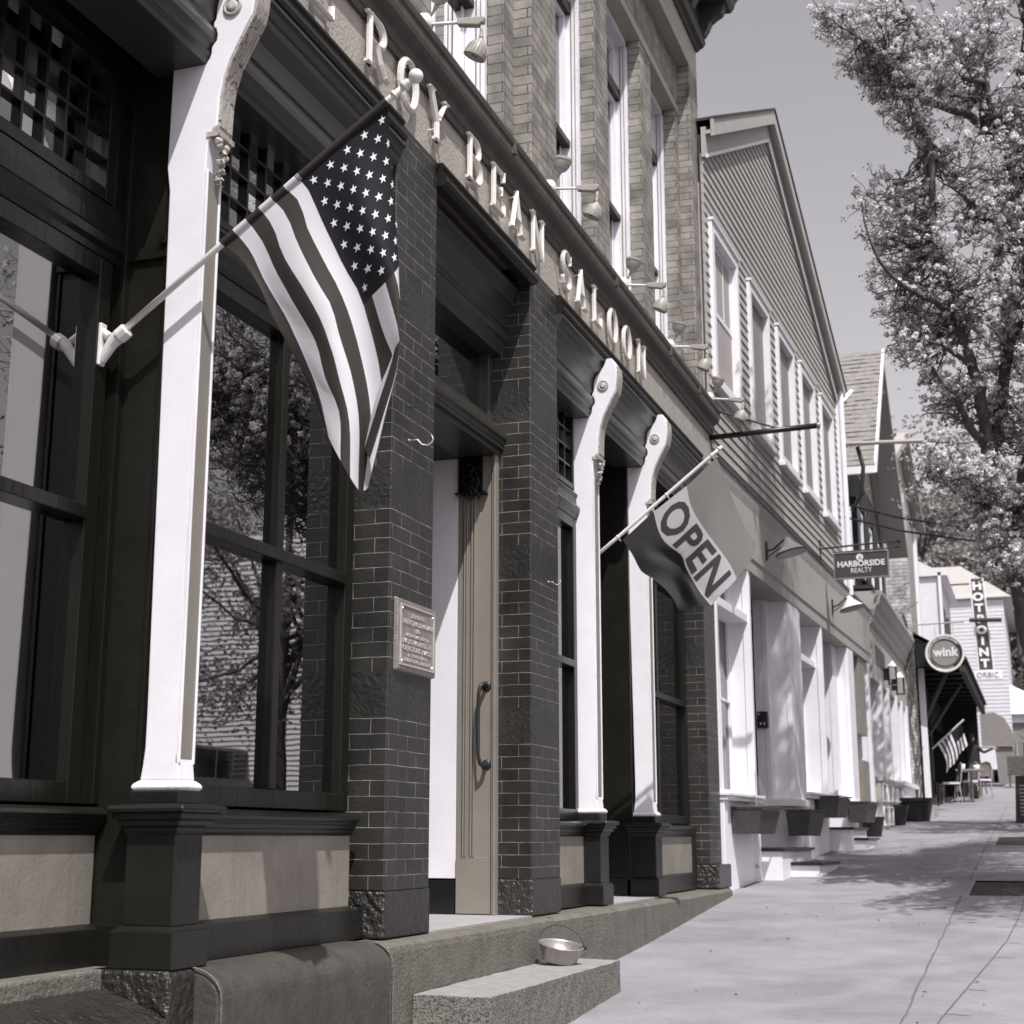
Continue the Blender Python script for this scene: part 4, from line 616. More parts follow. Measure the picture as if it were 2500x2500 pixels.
# roof cornice with brackets
mb = MB(); mb.prism([(-.5,7.76),(-.03,7.76),(-.01,7.78),(.03,7.80),(.055,7.84),(.05,7.87),(.02,7.90),(.02,8.28),(-.5,8.30)], 1.0, 13.30); part(mb, 'roof_cornice', M['cornice'])
mb = MB(); mb.prism([(.02,8.22),(.30,8.20),(.33,8.24),(.35,8.30),(.40,8.36),(.40,8.42),(-.5,8.46),(-.5,8.28)], .95, 13.42); part(mb, 'eaves_moulding', M['cornice'])
for i in range(22):
    y_ = 1.3 + i*.566
    mb = MB(); mb.prism([(.02,7.88),(.06,7.89),(.10,7.95),(.13,8.02),(.18,8.06),(.24,8.09),(.27,8.14),(.27,8.20),(.02,8.22)], y_, y_+.11); part(mb, 'roof_bracket', M['cornice'], .004)
mb = MB(); mb.box(-9, -3.0, 1.0, 13.10, -1.2, 2.8); mb.box(-9,-2.3,1.0,13.10,2.8,7.7); mb.box(-9, -.5, 1.0, 13.25, 7.70, 7.9); mb.box(-2.3,-.55,1.0,1.06,2.8,7.7); mb.box(-2.3,-.55,13.04,13.14,-1.0,7.7)
part(mb, 'rear_wall', M['brick_up'])
# stone ledge, bullnose stones
mb = MB()
mb.prism([(-.40,FZ-.006),(.02,FZ-.006),(.06,FZ-.010),(.095,FZ-.022),(.10,FZ-.05),(.10,-1.4),(-.40,-1.4)], 5.80, 8.02); part(mb, 'ledge', [M['ledge']], .004)
mb = MB()
vs = []; ysl = [8.02, 9, 10, 11, 12, 12.6, 13.0, 13.2, 13.28]; xf = [.10, .125, .13, .12, .105, .10, .095, .075, .02]
for y_, x_ in zip(ysl, xf): vs += [(-.40,y_,FZ-.007),(x_-.03,y_,FZ-.007),(x_,y_,FZ-.03),(x_,y_,-1.3),(-.40,y_,-1.3)]
n = len(ysl); fs = [(i*5+a, i*5+(a+1) % 5, (i+1)*5+(a+1) % 5, (i+1)*5+a) for i in range(n-1) for a in range(5)] + [(0,1,2,3,4), tuple((n-1)*5+a for a in range(5))]
mb.add(vs, fs); part(mb, 'ledge', [M['ledge']])
def bull(a, b, xf, z0, slope, mt):
    mb = MB(); p = [(-.5,z0)]; r = .13
    for k in range(9): q = radians(90-90*k/8); p.append((xf-r+r*cos(q), z0-r*slope+r*slope*sin(q)))
    p += [(xf,-1.6),(-.5,-1.6)]; mb.prism(p, a, b); return part(mb, 'foundation_stone', M[mt], .02)
bull(4.425, 5.795, .115, FZ+.003, .75, 'stone_paint')
mb = MB(); mb.prism([(-.3,FZ+.003),(.0,FZ+.003),(.02,FZ-.01),(.02,-1.6),(-.3,-1.6)], 4.26, 4.42); part(mb, 'foundation_stone', M['rock'], .012)
mb = MB(); mb.prism([(-.6,FZ+.002),(-.33,FZ+.002),(-.30,FZ-.04),(-.10,FZ-.09),(.02,FZ-.14),(.05,FZ-.20),(.055,-1.6),(-.6,-1.6)], 1.0, 4.255); part(mb, 'foundation_stone', M['rock'], .012)
mb = MB(); mb.box(-.6, -.24, 1.0, 4.46, -1.0, FZ+.003); part(mb, 'foundation_stone', M['ledge'], .01)
mb = MB(); mb.prism([(-.05,-.80),(.15,-.83),(.24,-.87),(.26,-1.6),(-.05,-1.6)], 4.6, 6.0); part(mb, 'footing_stone', M['ledge'], .02)
# mortar smears in the stone joints
for (yy, w_) in ((4.421,.012),(5.797,.012)):
    mb = MB(); pts = [(-.02,yy,FZ+.003)]+[(.115-.13+.133*cos(radians(90-90*k/6)), yy, FZ+.003-.0975+.1*sin(radians(90-90*k/6))) for k in range(7)]+[(.118,yy,-.8)]
    mb.tube(pts, [.0035]*len(pts), 6); part(mb, 'mortar', M['ledge'])

# ---------------------------------------------------------------- sign letters
SG = thing('shop_sign', (0, 5.0, 3.46), 'raised chiselled metal letters spelling JUDGE ROY BEAN SALOON along the band', 'sign')
def letter(ch, y0, w_, z0=3.468, h=.265):
    mb = MB()
    for i, g in enumerate(GLY[ch]): stroke(mb, g[0], g[1], .024+.0012*i, y0, z0, h, .024, closed=len(g) > 2, sy=w_/h)
    for (yy, zz) in ((.3,.2),(.3,.8)): mb.tube([(-.0,y0+yy*w_,z0+zz*h),(.032,y0+yy*w_,z0+zz*h)], .006, 6)
    mb.build('letter', M['letter'], SG, 0)
for ch, y in (('J',3.25),('U',3.62),('D',3.98),('G',4.36),('E',4.93)): letter(ch, y, .30)
for ch, y in (('R',5.47),('O',5.86),('Y',6.22),('B',6.75),('E',7.12),('A',7.44),('N',7.82),('S',8.42),('A',8.74),('L',9.12),('O',9.54),('O',9.93),('N',10.33)): letter(ch, y+.02, .275)

# ---------------------------------------------------------------- flood lights over the band
LZ = 4.03
def floodlight(y, first):
    g = 'twin lamps along the saloon cornice'
    t = thing('sign_lamp', (.03, y, LZ), 'x', 'lamp', g)
    mb = MB(); mb.lathe((.03,y,LZ), (1,0,0), [(-.03,.05),(.0,.055),(.03,.05),(.045,.03),(.05,.012)], 18); mb.build('base_cup', M['lampwhite'], t, 0, True)
    mb = MB(); mb.tube([(.05,y,LZ),(.07,y,LZ-.01),(.22,y,LZ-.03)], .009, 8); mb.build('arm', M['lampwhite'], t, 0, True)
    mb = MB(); mb.prism([(.22,LZ-.015),(.365,LZ-.03),(.36,LZ-.06),(.335,LZ-.075),(.22,LZ-.05)], y-.02, y+.02); mb.build('gear_box', M['lampgrey'], t, .006)
    def head(nm, p, ax, s=1.0):
        h = MB(); h.lathe(p, ax, [(-.010,.012),(.0,.018),(.008,.030),(.024,.042),(.050,.050),(.072,.054),(.074,.058),(.090,.058),(.092,.050),(.086,.048),(.084,.0)], 24)
        a = Vector(ax).normalized(); u = a.orthogonal().normalized(); v = a.cross(u)
        for k in range(18):
            q = 2*pi*k/18; d = u*cos(q)+v*sin(q); e = u*cos(q+.09)+v*sin(q+.09)
            b0 = Vector(p)+a*.012+d*.034; b1 = Vector(p)+a*.068+d*.056
            h.tube([b0, Vector(p)+a*.04+d*.0495, b1], .0025, 4)
        o = h.build(nm, M['lampgrey'], t, 0, False)
        l = MB(); l.lathe(Vector(p)+a*.083, ax, [(0,.047),(.003,.0)], 24); l.build('lens', M['lens'], o, 0, True)
    head('lamp_head', (.345,y,LZ-.155), (-.45,.0,-1))
    mb = MB(); mb.tube([(.345,y,LZ-.07),(.350,y,LZ-.10),(.345,y,LZ-.13),(.345,y,LZ-.15)], [.012,.008,.012,.014], 8); mb.build('knuckle', M['lampgrey'], t, 0, True)
    head('lamp_head', (.105,y+.0,LZ+.10), (.25,.0,1))
    mb = MB(); mb.tube([(.06,y,LZ+.03),(.085,y,LZ+.06),(.095,y,LZ+.08),(.102,y,LZ+.09)], [.010,.007,.012,.012], 8); mb.build('knuckle', M['lampgrey'], t, 0, True)
    return t
LL = ['twin lamp on the cornice directly above the letter O of ROY', 'twin lamp on the cornice above the letter N of BEAN', 'twin lamp on the cornice above the first O of SALOON', 'twin lamp on the cornice beside the last brick pier of the upper storey', 'twin lamp at the corner of the cornice against the clapboard wall']
f0 = floodlight(6.17, True); f0['label'] = LL[0]
for y_, lb in zip((8.21, 9.97, 11.45, 13.04), LL[1:]): copy_tree(f0, (.03, y_, LZ), None, lb)

# ---------------------------------------------------------------- plaque, hooks, sign pole
PL = thing('bronze_plaque', (0, 6.22, .74), 'cast metal plaque with raised lettering screwed to the brick pier', 'plaque')
mb = MB(); mb.prism([(0,.735),(.022,.742),(.022,1.062),(0,1.07)], 6.0, 6.445); mb.build('plate', M['bronze'], PL, .003)
mb = MB(); mb.frame(.0, .028, 6.025, 6.42, .762, 1.042, .008)
for yy, zz in ((6.045,1.022),(6.40,1.022),(6.045,.782),(6.40,.782)): mb.lathe((.022,yy,zz), (1,0,0), [(0,.008),(.006,.005)], 8)
mb.build('border', M['bronze_hi'], PL)
mb = MB()
for s_, z_, h_, wd in (('THIS PROPERTY', .990, .024, 1), ('THE FIRST NATIONAL BANK', .955, .030, .95), ('1867', .925, .026, 1), ('HAS BEEN PLACED ON THE', .898, .022, 1), ('NATIONAL REGISTER', .866, .032, 1.1), ('OF HISTORIC PLACES', .834, .032, 1.1), ('BY THE UNITED STATES', .808, .020, 1), ('DEPARTMENT OF THE INTERIOR', .784, .022, .95)):
    put_text(mb, s_, (.0225, 6.222, z_), (0,1,0), (0,0,1), h_, .002, 0, .0004, wd)
mb.build('lettering', M['bronze_hi'], PL)
def hook(y, z, lab, s=1.0, mt='metal'):
    mb = MB(); mb.tube([(0,y,z),(.045*s,y,z),(.062*s,y+.01,z-.022*s),(.088*s,y+.02,z-.026*s),(.108*s,y+.025,z-.012*s),(.112*s,y+.03,z+.008*s),(.100*s,y+.03,z+.030*s)], .0042*s, 8)
    mb.lathe((0,y,z), (1,0,0), [(0,.01),(.006,.008)], 10); mb.build('wall_hook', M[mt], None, 0, True, lab, 'hook')
hook(6.14, 1.835, 'bent steel hook on the brick pier above the plaque')
hook(8.25, 1.50, 'small steel hook on the brick pier right of the side entrance', .6)
for y_, z_, lb in ((6.13, 2.0, 'thin iron nail on the brick pier above the hook'), (8.30, 1.72, 'thin iron nail on the brick pier beside the narrow show window')):
    mb = MB(); mb.tube([(0,y_,z_),(.05,y_,z_-.002)], [.004,.003], 6); mb.build('wall_nail', M['iron'], None, 0, False, lb, 'nail')
SP = thing('sign_pole', (0, 13.16, 3.68), 'empty black iron sign pole with brace at the corner of the saloon', 'pole')
mb = MB(); mb.tube([(-.02,13.16,3.678),(1.0,13.16,3.702)], .026, 14); mb.build('pole', M['black'], SP, 0, True)
mb = MB(); mb.lathe((1.0,13.16,3.702), (1,0,.02), [(0,.029),(.02,.030),(.028,.024),(.034,.01)], 14); mb.build('end_cap', M['metal'], SP, 0, True)
mb = MB(); mb.tube([(.07,13.18,3.945),(.62,13.17,3.72)], .010, 8); mb.build('brace', M['black'], SP)

# ---------------------------------------------------------------- granite step, bucket
mb = MB(); rr = random.Random(2)
def rough_box(x0,x1,y0,y1,z0,z1,nx,ny,nz,amp):
    m_ = MB()
    def jit(p): return (p[0]+rr.uniform(-amp,amp), p[1]+rr.uniform(-amp,amp), p[2]+rr.uniform(-amp,amp)*.6)
    idx = {}
    def V(i,j,k):
        if (i,j,k) not in idx:
            idx[(i,j,k)] = len(m_.v); m_.v.append(Vector(jit((x0+(x1-x0)*i/nx, y0+(y1-y0)*j/ny, z0+(z1-z0)*k/nz))))
        return idx[(i,j,k)]
    def Q(a,b,c,d,mi): m_.f.append([V(*a),V(*b),V(*c),V(*d)]); m_.m.append(mi)
    for i in range(nx):
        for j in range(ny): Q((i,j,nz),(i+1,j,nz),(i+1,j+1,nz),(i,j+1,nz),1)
        for k in range(nz): Q((i,0,k),(i+1,0,k),(i+1,0,k+1),(i,0,k+1),0); Q((i,ny,k),(i,ny,k+1),(i+1,ny,k+1),(i+1,ny,k),0)
    for j in range(ny):
        for k in range(nz): Q((nx,j,k),(nx,j+1,k),(nx,j+1,k+1),(nx,j,k+1),0); Q((0,j,k),(0,j,k+1),(0,j+1,k+1),(0,j+1,k),0)
    return m_
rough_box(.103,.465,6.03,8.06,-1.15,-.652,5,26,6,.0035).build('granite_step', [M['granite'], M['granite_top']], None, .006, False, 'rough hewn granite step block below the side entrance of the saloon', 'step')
BK = thing('bucket', (.262, 7.66, -.650), 'small galvanised pail with wire handle standing on the granite step', 'bucket')
mb = MB(); c = Vector((.262,7.66,-.650)); prof = [(0,.0),(0,.088),(.004,.092),(.078,.116),(.082,.121),(.088,.121),(.088,.115),(.078,.112),(.010,.086),(.010,0)]
ax = Vector((.18,-.10,1)).normalized(); c += Vector((-.02,0,.016)); mb.lathe(c, ax, prof, 36); mb.build('pail', M['metal'], BK, 0, True)
mb = MB(); hp = []
for k in range(17): q = radians(8+164*k/16); hp.append((c.x+.015+.118*cos(q)*.94, c.y+.118*cos(q)*.34, c.z+.084-.022*cos(q)+.095*sin(q)))
mb.tube(hp, .0022, 6); mb.tube([hp[0], (hp[0][0]+.012,hp[0][1]-.01,hp[0][2]-.012)], .010, 8); mb.build('handle', M['iron'], BK)

# ---------------------------------------------------------------- flags
def surf(G, a, b):
    na, nb = len(G)-1, len(G[0])-1; x = min(max(a*na, 0), na-1e-6); y = min(max(b*nb, 0), nb-1e-6); i, j = int(x), int(y); fx, fy = x-i, y-j
    def row(k):
        k = min(max(k, 0), na); P0, P1 = Vector(G[k][j]), Vector(G[k][j+1]); return P0.lerp(P1, fy)
    p0, p1, p2, p3 = row(i-1), row(i), row(i+1), row(i+2); t = fx
    return .5*((2*p1) + (-p0+p2)*t + (2*p0-5*p1+4*p2-p3)*t*t + (-p0+3*p1-3*p2+p3)*t**3)
def snorm(G, a, b):
    e = .01; d1 = surf(G, min(a+e,1), b)-surf(G, max(a-e,0), b); d2 = surf(G, a, min(b+e,1))-surf(G, a, max(b-e,0)); return d1.cross(d2).normalized()
def cloth(name, G, mats, parent, na, nb, patches=()):
    """cloth surface mesh with uv = (hoist, fly); patches = (polygon list in hoist/fly space, slot)"""
    mb = MB(); uv = []
    for i in range(na+1):
        for j in range(nb+1): mb.v.append(surf(G, i/na, j/nb)); uv.append((i/na, j/nb))
    for i in range(na):
        for j in range(nb): k = i*(nb+1)+j; mb.f.append([k,k+1,k+nb+2,k+nb+1]); mb.m.append(0)
    for poly_v, poly_f, slot in patches:
        for sd in (.0022, -.0022):
            b0 = len(mb.v)
            for a, b in poly_v: mb.v.append(surf(G, a, b)+snorm(G, a, b)*sd); uv.append((a, b))
            for f in poly_f: mb.f.append([b0+q for q in f]); mb.m.append(slot)
    loc = Vector(parent['_w']); me = bpy.data.meshes.new(name); me.from_pydata([v-loc for v in mb.v], [], mb.f)
    for q in mats: me.materials.append(q)
    for i, p in enumerate(me.polygons): p.material_index = mb.m[i]; p.use_smooth = True
    l = me.uv_layers.new(name='UVMap')
    for lp in me.loops: l.data[lp.index].uv = uv[lp.vertex_index]
    o = bpy.data.objects.new(name, me); COL.objects.link(o); o.parent = parent; o['_w'] = parent['_w']; return o
def subdiv_poly(vs, fs, step):
    bm = bmesh.new(); bv = [bm.verts.new((v[0], v[1], 0)) for v in vs]
    for f in fs:
        try: bm.faces.new([bv[i] for i in f])
        except ValueError: pass
    bmesh.ops.triangulate(bm, faces=bm.faces)
    for _ in range(4):
        es = [e for e in bm.edges if e.calc_length() > step]
        if not es: break
        bmesh.ops.subdivide_edges(bm, edges=es, cuts=1); bmesh.ops.triangulate(bm, faces=bm.faces)
    bm.verts.index_update(); V_ = [(v.co.x, v.co.y) for v in bm.verts]; F_ = [[v.index for v in f.verts] for f in bm.faces]; bm.free(); return V_, F_
FL = thing('american_flag', (-.39, 4.27, 1.72), 'stars and stripes on a slanted pole beside the white bracket column', 'flag')
hl, ht = Vector(FLAG[0][0]), Vector(FLAG[13][0]); base = Vector((-.39, 4.27, 1.745))
tip = ht + (ht-hl).normalized()*.085; tip.y = ht.y
stars = []
for r_ in range(9):
    for c_ in range(6 if r_ % 2 == 0 else 5):
        # rows run along the fly, 11 half-steps; 9 rows across the hoist
        A_ = 6/13 + (7/13)*(1+r_)/10; B_ = .435*((1 + 2*c_ + (r_ % 2))/12)
        pv = [(A_, B_)]
        for k in range(10):
            q = pi/2 + k*pi/5; R_ = .0245 if k % 2 == 0 else .0098; pv.append((A_ + R_*sin(q), B_ + R_*cos(q)*.56))
        stars.append((pv, [(0, 1+k, 1+(k+1) % 10) for k in range(10)], 1))
cloth('flag_cloth', FLAG, [M['flag'], M['star']], FL, 52, 84, stars)
mb = MB(); mb.tube([base+Vector((.08,0,.05)), hl, ht, tip], [.0125,.012,.0118,.0115], 16); mb.build('pole', M['lampwhite'], FL, 0, True)
mb = MB(); d = (ht-hl).normalized(); mb.lathe(tip, d, [(-.012,.017),(.0,.020),(.008,.015),(.014,.018),(.02,.011)] + [(.022+.026*(1-cos(radians(q))), .026*sin(radians(q))) for q in range(25,181,15)], 20)
mb.lathe(tip-d*.055, d, [(0,.017),(.010,.017)], 14)
mb.build('finial', M['lampwhite'], FL, 0, True)
mb = MB(); dd = (hl-base).normalized(); s0 = base+Vector((.02,0,-.01))
mb.tube([base+Vector((-.01,0,-.06)), base+Vector((.03,0,.0)), base+Vector((.06,0,.03))], [.016,.022,.026], 12)
mb.lathe(base+Vector((.055,0,.022)), dd, [(0,.026),(.01,.030),(.045,.030),(.05,.026)], 8)
mb.tube([base+Vector((-.012,0,.06)), base+Vector((.02,0,.03))], [.012,.018], 10)
mb.box(base.x-.02, base.x-.004, base.y-.018, base.y+.018, base.z-.075, base.z+.085); mb.build('bracket', M['lampwhite'], FL, .004)
# sleeve of the hoist rolled round the pole
mb = MB(); 
n_ = 40; vs = []; uvs = []
for i in range(n_+1):
    a_ = i/n_; p = surf(FLAG, a_, 0)
    for k in range(10):
        q = 2*pi*k/10; u_ = d.cross(Vector((0,1,0))).normalized(); vs.append(p + (u_*cos(q)+Vector((0,1,0))*sin(q))*.0150); uvs.append((a_ if a_ < 6/13 else .04, .9))
fs = [(i*10+k, i*10+(k+1) % 10, (i+1)*10+(k+1) % 10, (i+1)*10+k) for i in range(n_) for k in range(10)]
loc = Vector(FL['_w']); me = bpy.data.meshes.new('sleeve'); me.from_pydata([v-loc for v in vs], [], fs); me.materials.append(M['flag'])
for p in me.polygons: p.use_smooth = True
l = me.uv_layers.new(name='UVMap')
for lp in me.loops: l.data[lp.index].uv = uvs[lp.vertex_index]
o = bpy.data.objects.new('sleeve', me); COL.objects.link(o); o.parent = FL

OF = thing('open_flag', (-.15, 9.68, 1.9), 'three band OPEN flag flying from a slanted pole at the saloon doorway', 'flag')
h0, h1 = Vector(OPENF[0][0]), Vector(OPENF[9][0]); d = (h1-h0).normalized(); b0 = h0 - d*.42; b0.y = 9.66
pts = []
vs_, fs_ = text_polys('OPEN', 1.0, 'LEFT', 0, .026, 1.06)
xs_ = [v[0] for v in vs_]; ys_ = [v[1] for v in vs_]; x0_, x1_, y0_, y1_ = min(xs_), max(xs_), min(ys_), max(ys_)
# keep only the front cap
cap = [f for f in fs_]
pv = [(1/3 + .022 + (v[1]-y0_)/(y1_-y0_)*(1/3-.044), .06 + (v[0]-x0_)/(x1_-x0_)*.87) for v in vs_]
pv, pf = subdiv_poly(pv, cap, .03)
cloth('flag_cloth', OPENF, [M['openflag'], M['openletter']], OF, 54, 66, [(pv, pf, 1)])
up_ = Vector((-.02,0,.03))
mb = MB(); mb.tube([b0+up_, h0+up_, h1+up_, h1+d*.05+up_], [.0135,.013,.0125,.012], 12); mb.build('pole', M['lampwhite'], OF, 0, True)
mb = MB()
for t_ in (-.02, .5, .98):
    p = h0.lerp(h1, t_); mb.tube([p, p+up_*1.3], .004, 6); mb.lathe(p+up_-d*.004, d, [(0,.017),(.008,.017)], 10)
mb.lathe(h1+d*.045+up_, d, [(0,.016),(.01,.018),(.016,.012),(.026,.014),(.034,.004)], 12); mb.build('ring', M['lampwhite'], OF, 0, True)
mb = MB(); mb.box(b0.x-.05,b0.x-.03,b0.y-.02,b0.y+.02,b0.z-.05,b0.z+.09); mb.lathe(b0+up_*.5, d, [(-.05,.02),(.05,.02)], 10); mb.build('bracket', M['iron'], OF)
# ================================================================ clapboard gable building next door
AZ = radians(1.75); CA, SA = cos(AZ), sin(AZ)
def HX(o_, s_, z_): return (o_*CA + s_*SA, 13.2 + s_*CA - o_*SA, z_)
HB = thing('clapboard_building', HX(-3, 4, -.5), 'grey clapboard gable front building with white trimmed windows and a pale shopfront', 'building')
def hp(mb, name, mt, bevel=0, parent=HB, smooth=False): return mb.build(name, M[mt] if isinstance(mt, str) else mt, parent, bevel, smooth)
PK, RS, LS, RIDGE = 8.62, 8.05, -.02, 3.30
def rake(s_): return PK - (.435 if s_ > RIDGE else .52)*abs(s_-RIDGE)
EZ = rake(RS)-.15
WIN = [(.12,1.30),(1.84,2.92),(3.38,4.46),(4.87,5.93),(6.38,7.45)]; WZ0, WZ1 = 4.27, 5.94
mb = MB(HX); z = 3.49; ch = .1035
while z < PK-.30:
    zt = min(z+ch+.012, PK-.28)
    iv = []
    l, r = max(0, RIDGE-(PK-.28-z)/.52), min(RS, RIDGE+(PK-.28-z)/.435)
    iv = [(l, r)]
    if z+ch > WZ0 and z < WZ1:
        for a, b in WIN:
            nv = []
            for p, q in iv:
                if a > p: nv.append((p, min(q, a)))
                if b < q: nv.append((max(p, b), q))
                if b <= p or a >= q: nv.append((p, q)) if (p, q) not in nv and not (a > p or b < q) else None
            iv = sorted(set(i for i in nv if i[1]-i[0] > .01))
            # merge duplicates
            out = []
            for p, q in iv:
                if out and p < out[-1][1]-1e-6: out[-1] = (p, min(q, out[-1][1])) if q < out[-1][1] else out[-1]
                else: out.append((p, q))
            iv = out
    for p, q in iv:
        def lim(zz, e, side):
            if side < 0: return max(e, RIDGE-(PK-.28-zz)/.52)
            return min(e, RIDGE+(PK-.28-zz)/.435)
        p2, q2 = lim(zt, p, -1), lim(zt, q, 1)
        if q2 <= p2: q2 = p2 = (p2+q2)/2
        mb.hexa([(-.02,p,z),(.018,p,z),(.018,q,z),(-.02,q,z)], [(-.02,p2,zt),(.002,p2,zt),(.002,q2,zt),(-.02,q2,zt)])
    z += ch
hp(mb, 'clapboards', 'clap')
mb = MB(HX); mb.add([(-.03,0,3.3),(-.03,RS,3.3),(-.03,RS,rake(RS)-.1),(-.03,RIDGE,PK-.1),(-.03,0,rake(0)-.1)], [(0,1,2,3,4)]); mb.box(-9,-.04,-.0,RS-.05,3.3,6.3); hp(mb, 'wall', 'clap')
for i, (a, b) in enumerate(WIN):
    f = MB(HX); f.frame(-.06, .05, a, b, WZ0, WZ1, .095); f.box(-.02,.085,a-.03,b+.03,WZ0-.05,WZ0); f.box(-.02,.07,a-.01,b+.01,WZ1,WZ1+.03)
    w_ = hp(f, 'window', 'white', .004)
    if i == 0:
        s_ = MB(HX); s_.frame(-.06,-.02,a+.095,b-.095,5.08,WZ1-.095,.05); s_.frame(-.085,-.045,a+.095,b-.095,WZ0+.095,5.12,.05)
        for k in (1, 2): y_ = a+.095+(b-a-.19)*k/3; s_.box(-.05,-.025,y_-.01,y_+.01,5.1,WZ1-.1); s_.box(-.075,-.05,y_-.01,y_+.01,WZ0+.1,5.1)
        hp(s_, 'sash', 'white_clean', .002, w_)
        g = MB(HX); g.add([(-.065,a+.1,WZ0+.1),(-.065,b-.1,WZ0+.1),(-.065,b-.1,WZ1-.1),(-.065,a+.1,WZ1-.1)], [(0,1,2,3)]); hp(g, 'pane', 'glass_far', 0, w_)
        g = MB(HX); g.box(-.4,-.2,a,b,WZ0,WZ1); hp(g, 'blind', 'curtain', 0, w_)
    else:
        g = MB(HX); g.box(-.045,-.02,a+.095,b-.095,WZ0+.095,WZ1-.095); hp(g, 'infill_panel', 'infill', .002, w_)
# roof with rake boards, soffit
def rk(off0, off1, sA, sB, z0, z1, mt, name):
    """board following both rakes: z0/z1 below the roof line"""
    mb = MB(HX)
    for (p, q) in ((LS, RIDGE), (RIDGE, RS+.22)):
        f = lambda s_, dz: rake(s_)+dz
        mb.hexa([(off0,p,f(p,z0)),(off1,p,f(p,z0)),(off1,q,f(q,z0)),(off0,q,f(q,z0))], [(off0,p,f(p,z1)),(off1,p,f(p,z1)),(off1,q,f(q,z1)),(off0,q,f(q,z1))])
    return hp(mb, name, mt)
rk(.0, .045, 0, 0, -.34, -.02, 'soffit', 'rake_frieze')
rk(.045, .055, 0, 0, -.355, -.315, 'white_clean', 'rake_bead')
rk(.045, .12, 0, 0, -.10, -.06, 'soffit', 'rake_soffit')
rk(.10, .135, 0, 0, -.13, .05, 'soffit', 'rake_board')
rk(-9, .15, 0, 0, .05, .08, 'roof_dark', 'roof')
mb = MB(HX); mb.box(-.02,.05,RS-.14,RS+.02,3.49,EZ); mb.tube([(.09,RS-.04,EZ+.12),(.09,RS-.04,3.4)], .035, 8); hp(mb, 'corner_board', 'white_clean')
mb = MB(HX); mb.tube([(.2,RS+.3,EZ+.14),(.10,RS+.04,EZ-.08),(.09,RS-.04,EZ-.1)], .035, 8); hp(mb, 'downpipe', 'white_clean')
mb = MB(HX); mb.box(-9,-.03,RS-.06,RS,3.3,EZ); hp(mb, 'side_wall', 'clap')
# lower storey: flat roofed shopfront
GE = 10.2
mb = MB(HX); mb.box(-.3,.075,-.0,GE,3.455,3.492); mb.box(-9,.06,RS,GE,3.46,3.49); hp(mb, 'eave_flashing', 'black')
mb = MB(HX); mb.prism([(-.6,2.66),(.015,2.66),(.02,2.78),(.035,2.80),(.04,3.30),(.055,3.38),(.065,3.455),(-.6,3.455)], 0.0, GE); hp(mb, 'shop_fascia', 'soffit')
def gz(s_): return zg(13.2+s_)
mb = MB(HX); mb.box(-.62,-.45,0,GE,-.9,2.66); hp(mb, 'shop_wall', 'white_clean')
mb = MB(HX); mb.box(-9,-.62,-.0,GE,-.9,3.45); hp(mb, 'side_wall', 'clap')
# bay A : window with panelled base
def shopbay(a, b, sill, depth=.30, head=2.60, boxes=True, post=.12, lite=3, flare=True):
    """shop window between s=a and s=b, its far post a deep white return"""
    z0 = gz(a)-.4
    m_ = MB(HX); m_.box(-.5,-.02,a,b,z0,sill-.07); hp(m_, 'stall_riser', 'white_clean', .004)
    if flare:
        m_ = MB(HX); m_.hexa([(-.4,b-.13,z0),(.10,b-.13,z0),(.10,b+.02,z0),(-.4,b+.02,z0)], [(-.4,b-.13,gz(a)+.24),(.02,b-.13,gz(a)+.24),(.02,b,gz(a)+.24),(-.4,b,gz(a)+.24)]); m_.box(-.4,.02,b-.13,b,gz(a)+.2,sill-.07)
        hp(m_, 'base_post', 'white_clean', .005); m_ = MB(HX); m_.hexa([(-.4,a-.02,z0),(.10,a-.02,z0),(.10,a+.13,z0),(-.4,a+.13,z0)], [(-.4,a,gz(a)+.24),(.02,a,gz(a)+.24),(.02,a+.13,gz(a)+.24),(-.4,a+.13,gz(a)+.24)]); m_.box(-.4,.02,a,a+.13,gz(a)+.2,sill-.07); hp(m_, 'base_post', 'white_clean', .005)
    m_ = MB(HX); m_.box(-.5,.055,a-.015,b+.015,sill-.07,sill-.03); m_.box(-.5,.075,a-.03,b+.03,sill-.03,sill); hp(m_, 'sill', 'white', .006)
    m_ = MB(HX); m_.box(-depth,.0,b-post,b,sill,2.66); m_.box(-depth-.02,-depth+.05,b-post-.05,b-post,sill,2.66); m_.box(-.06,.012,b-post-.012,b-post,sill,2.66); hp(m_, 'post', 'white_clean', .004); m_ = MB(HX); m_.box(-depth,0,a,a+.05,sill,2.66); hp(m_, 'post', 'white_clean', .004)
    w_ = MB(HX); x = -depth+.03; w_.frame(x-.02,x+.03,a+.05,b-post,sill,head,.055)
    for k in range(1, lite): y_ = a+.05+(b-post-a-.05)*k/lite; w_.box(x-.01,x+.025,y_-.014,y_+.014,sill,head)
    w_.box(x-.01,x+.028,a+.05,b-post,sill+(head-sill)*.42-.015,sill+(head-sill)*.42+.015); w_.box(x-.02,x+.22,a+.05,b-post,2.12,2.20)
    o_ = hp(w_, 'shop_window', 'white_clean', .003)
    g = MB(HX); g.add([(x,a+.06,sill+.02),(x,b-post,sill+.02),(x,b-post,head-.02),(x,a+.06,head-.02)], [(0,1,2,3)]); hp(g, 'pane', 'glass_far', 0, o_)
    g = MB(HX); g.box(-.56,-.54,a+.05,b-post,sill,head); hp(g, 'interior', 'dark', 0, o_)
shopbay(.02, 1.54, .40, .26)
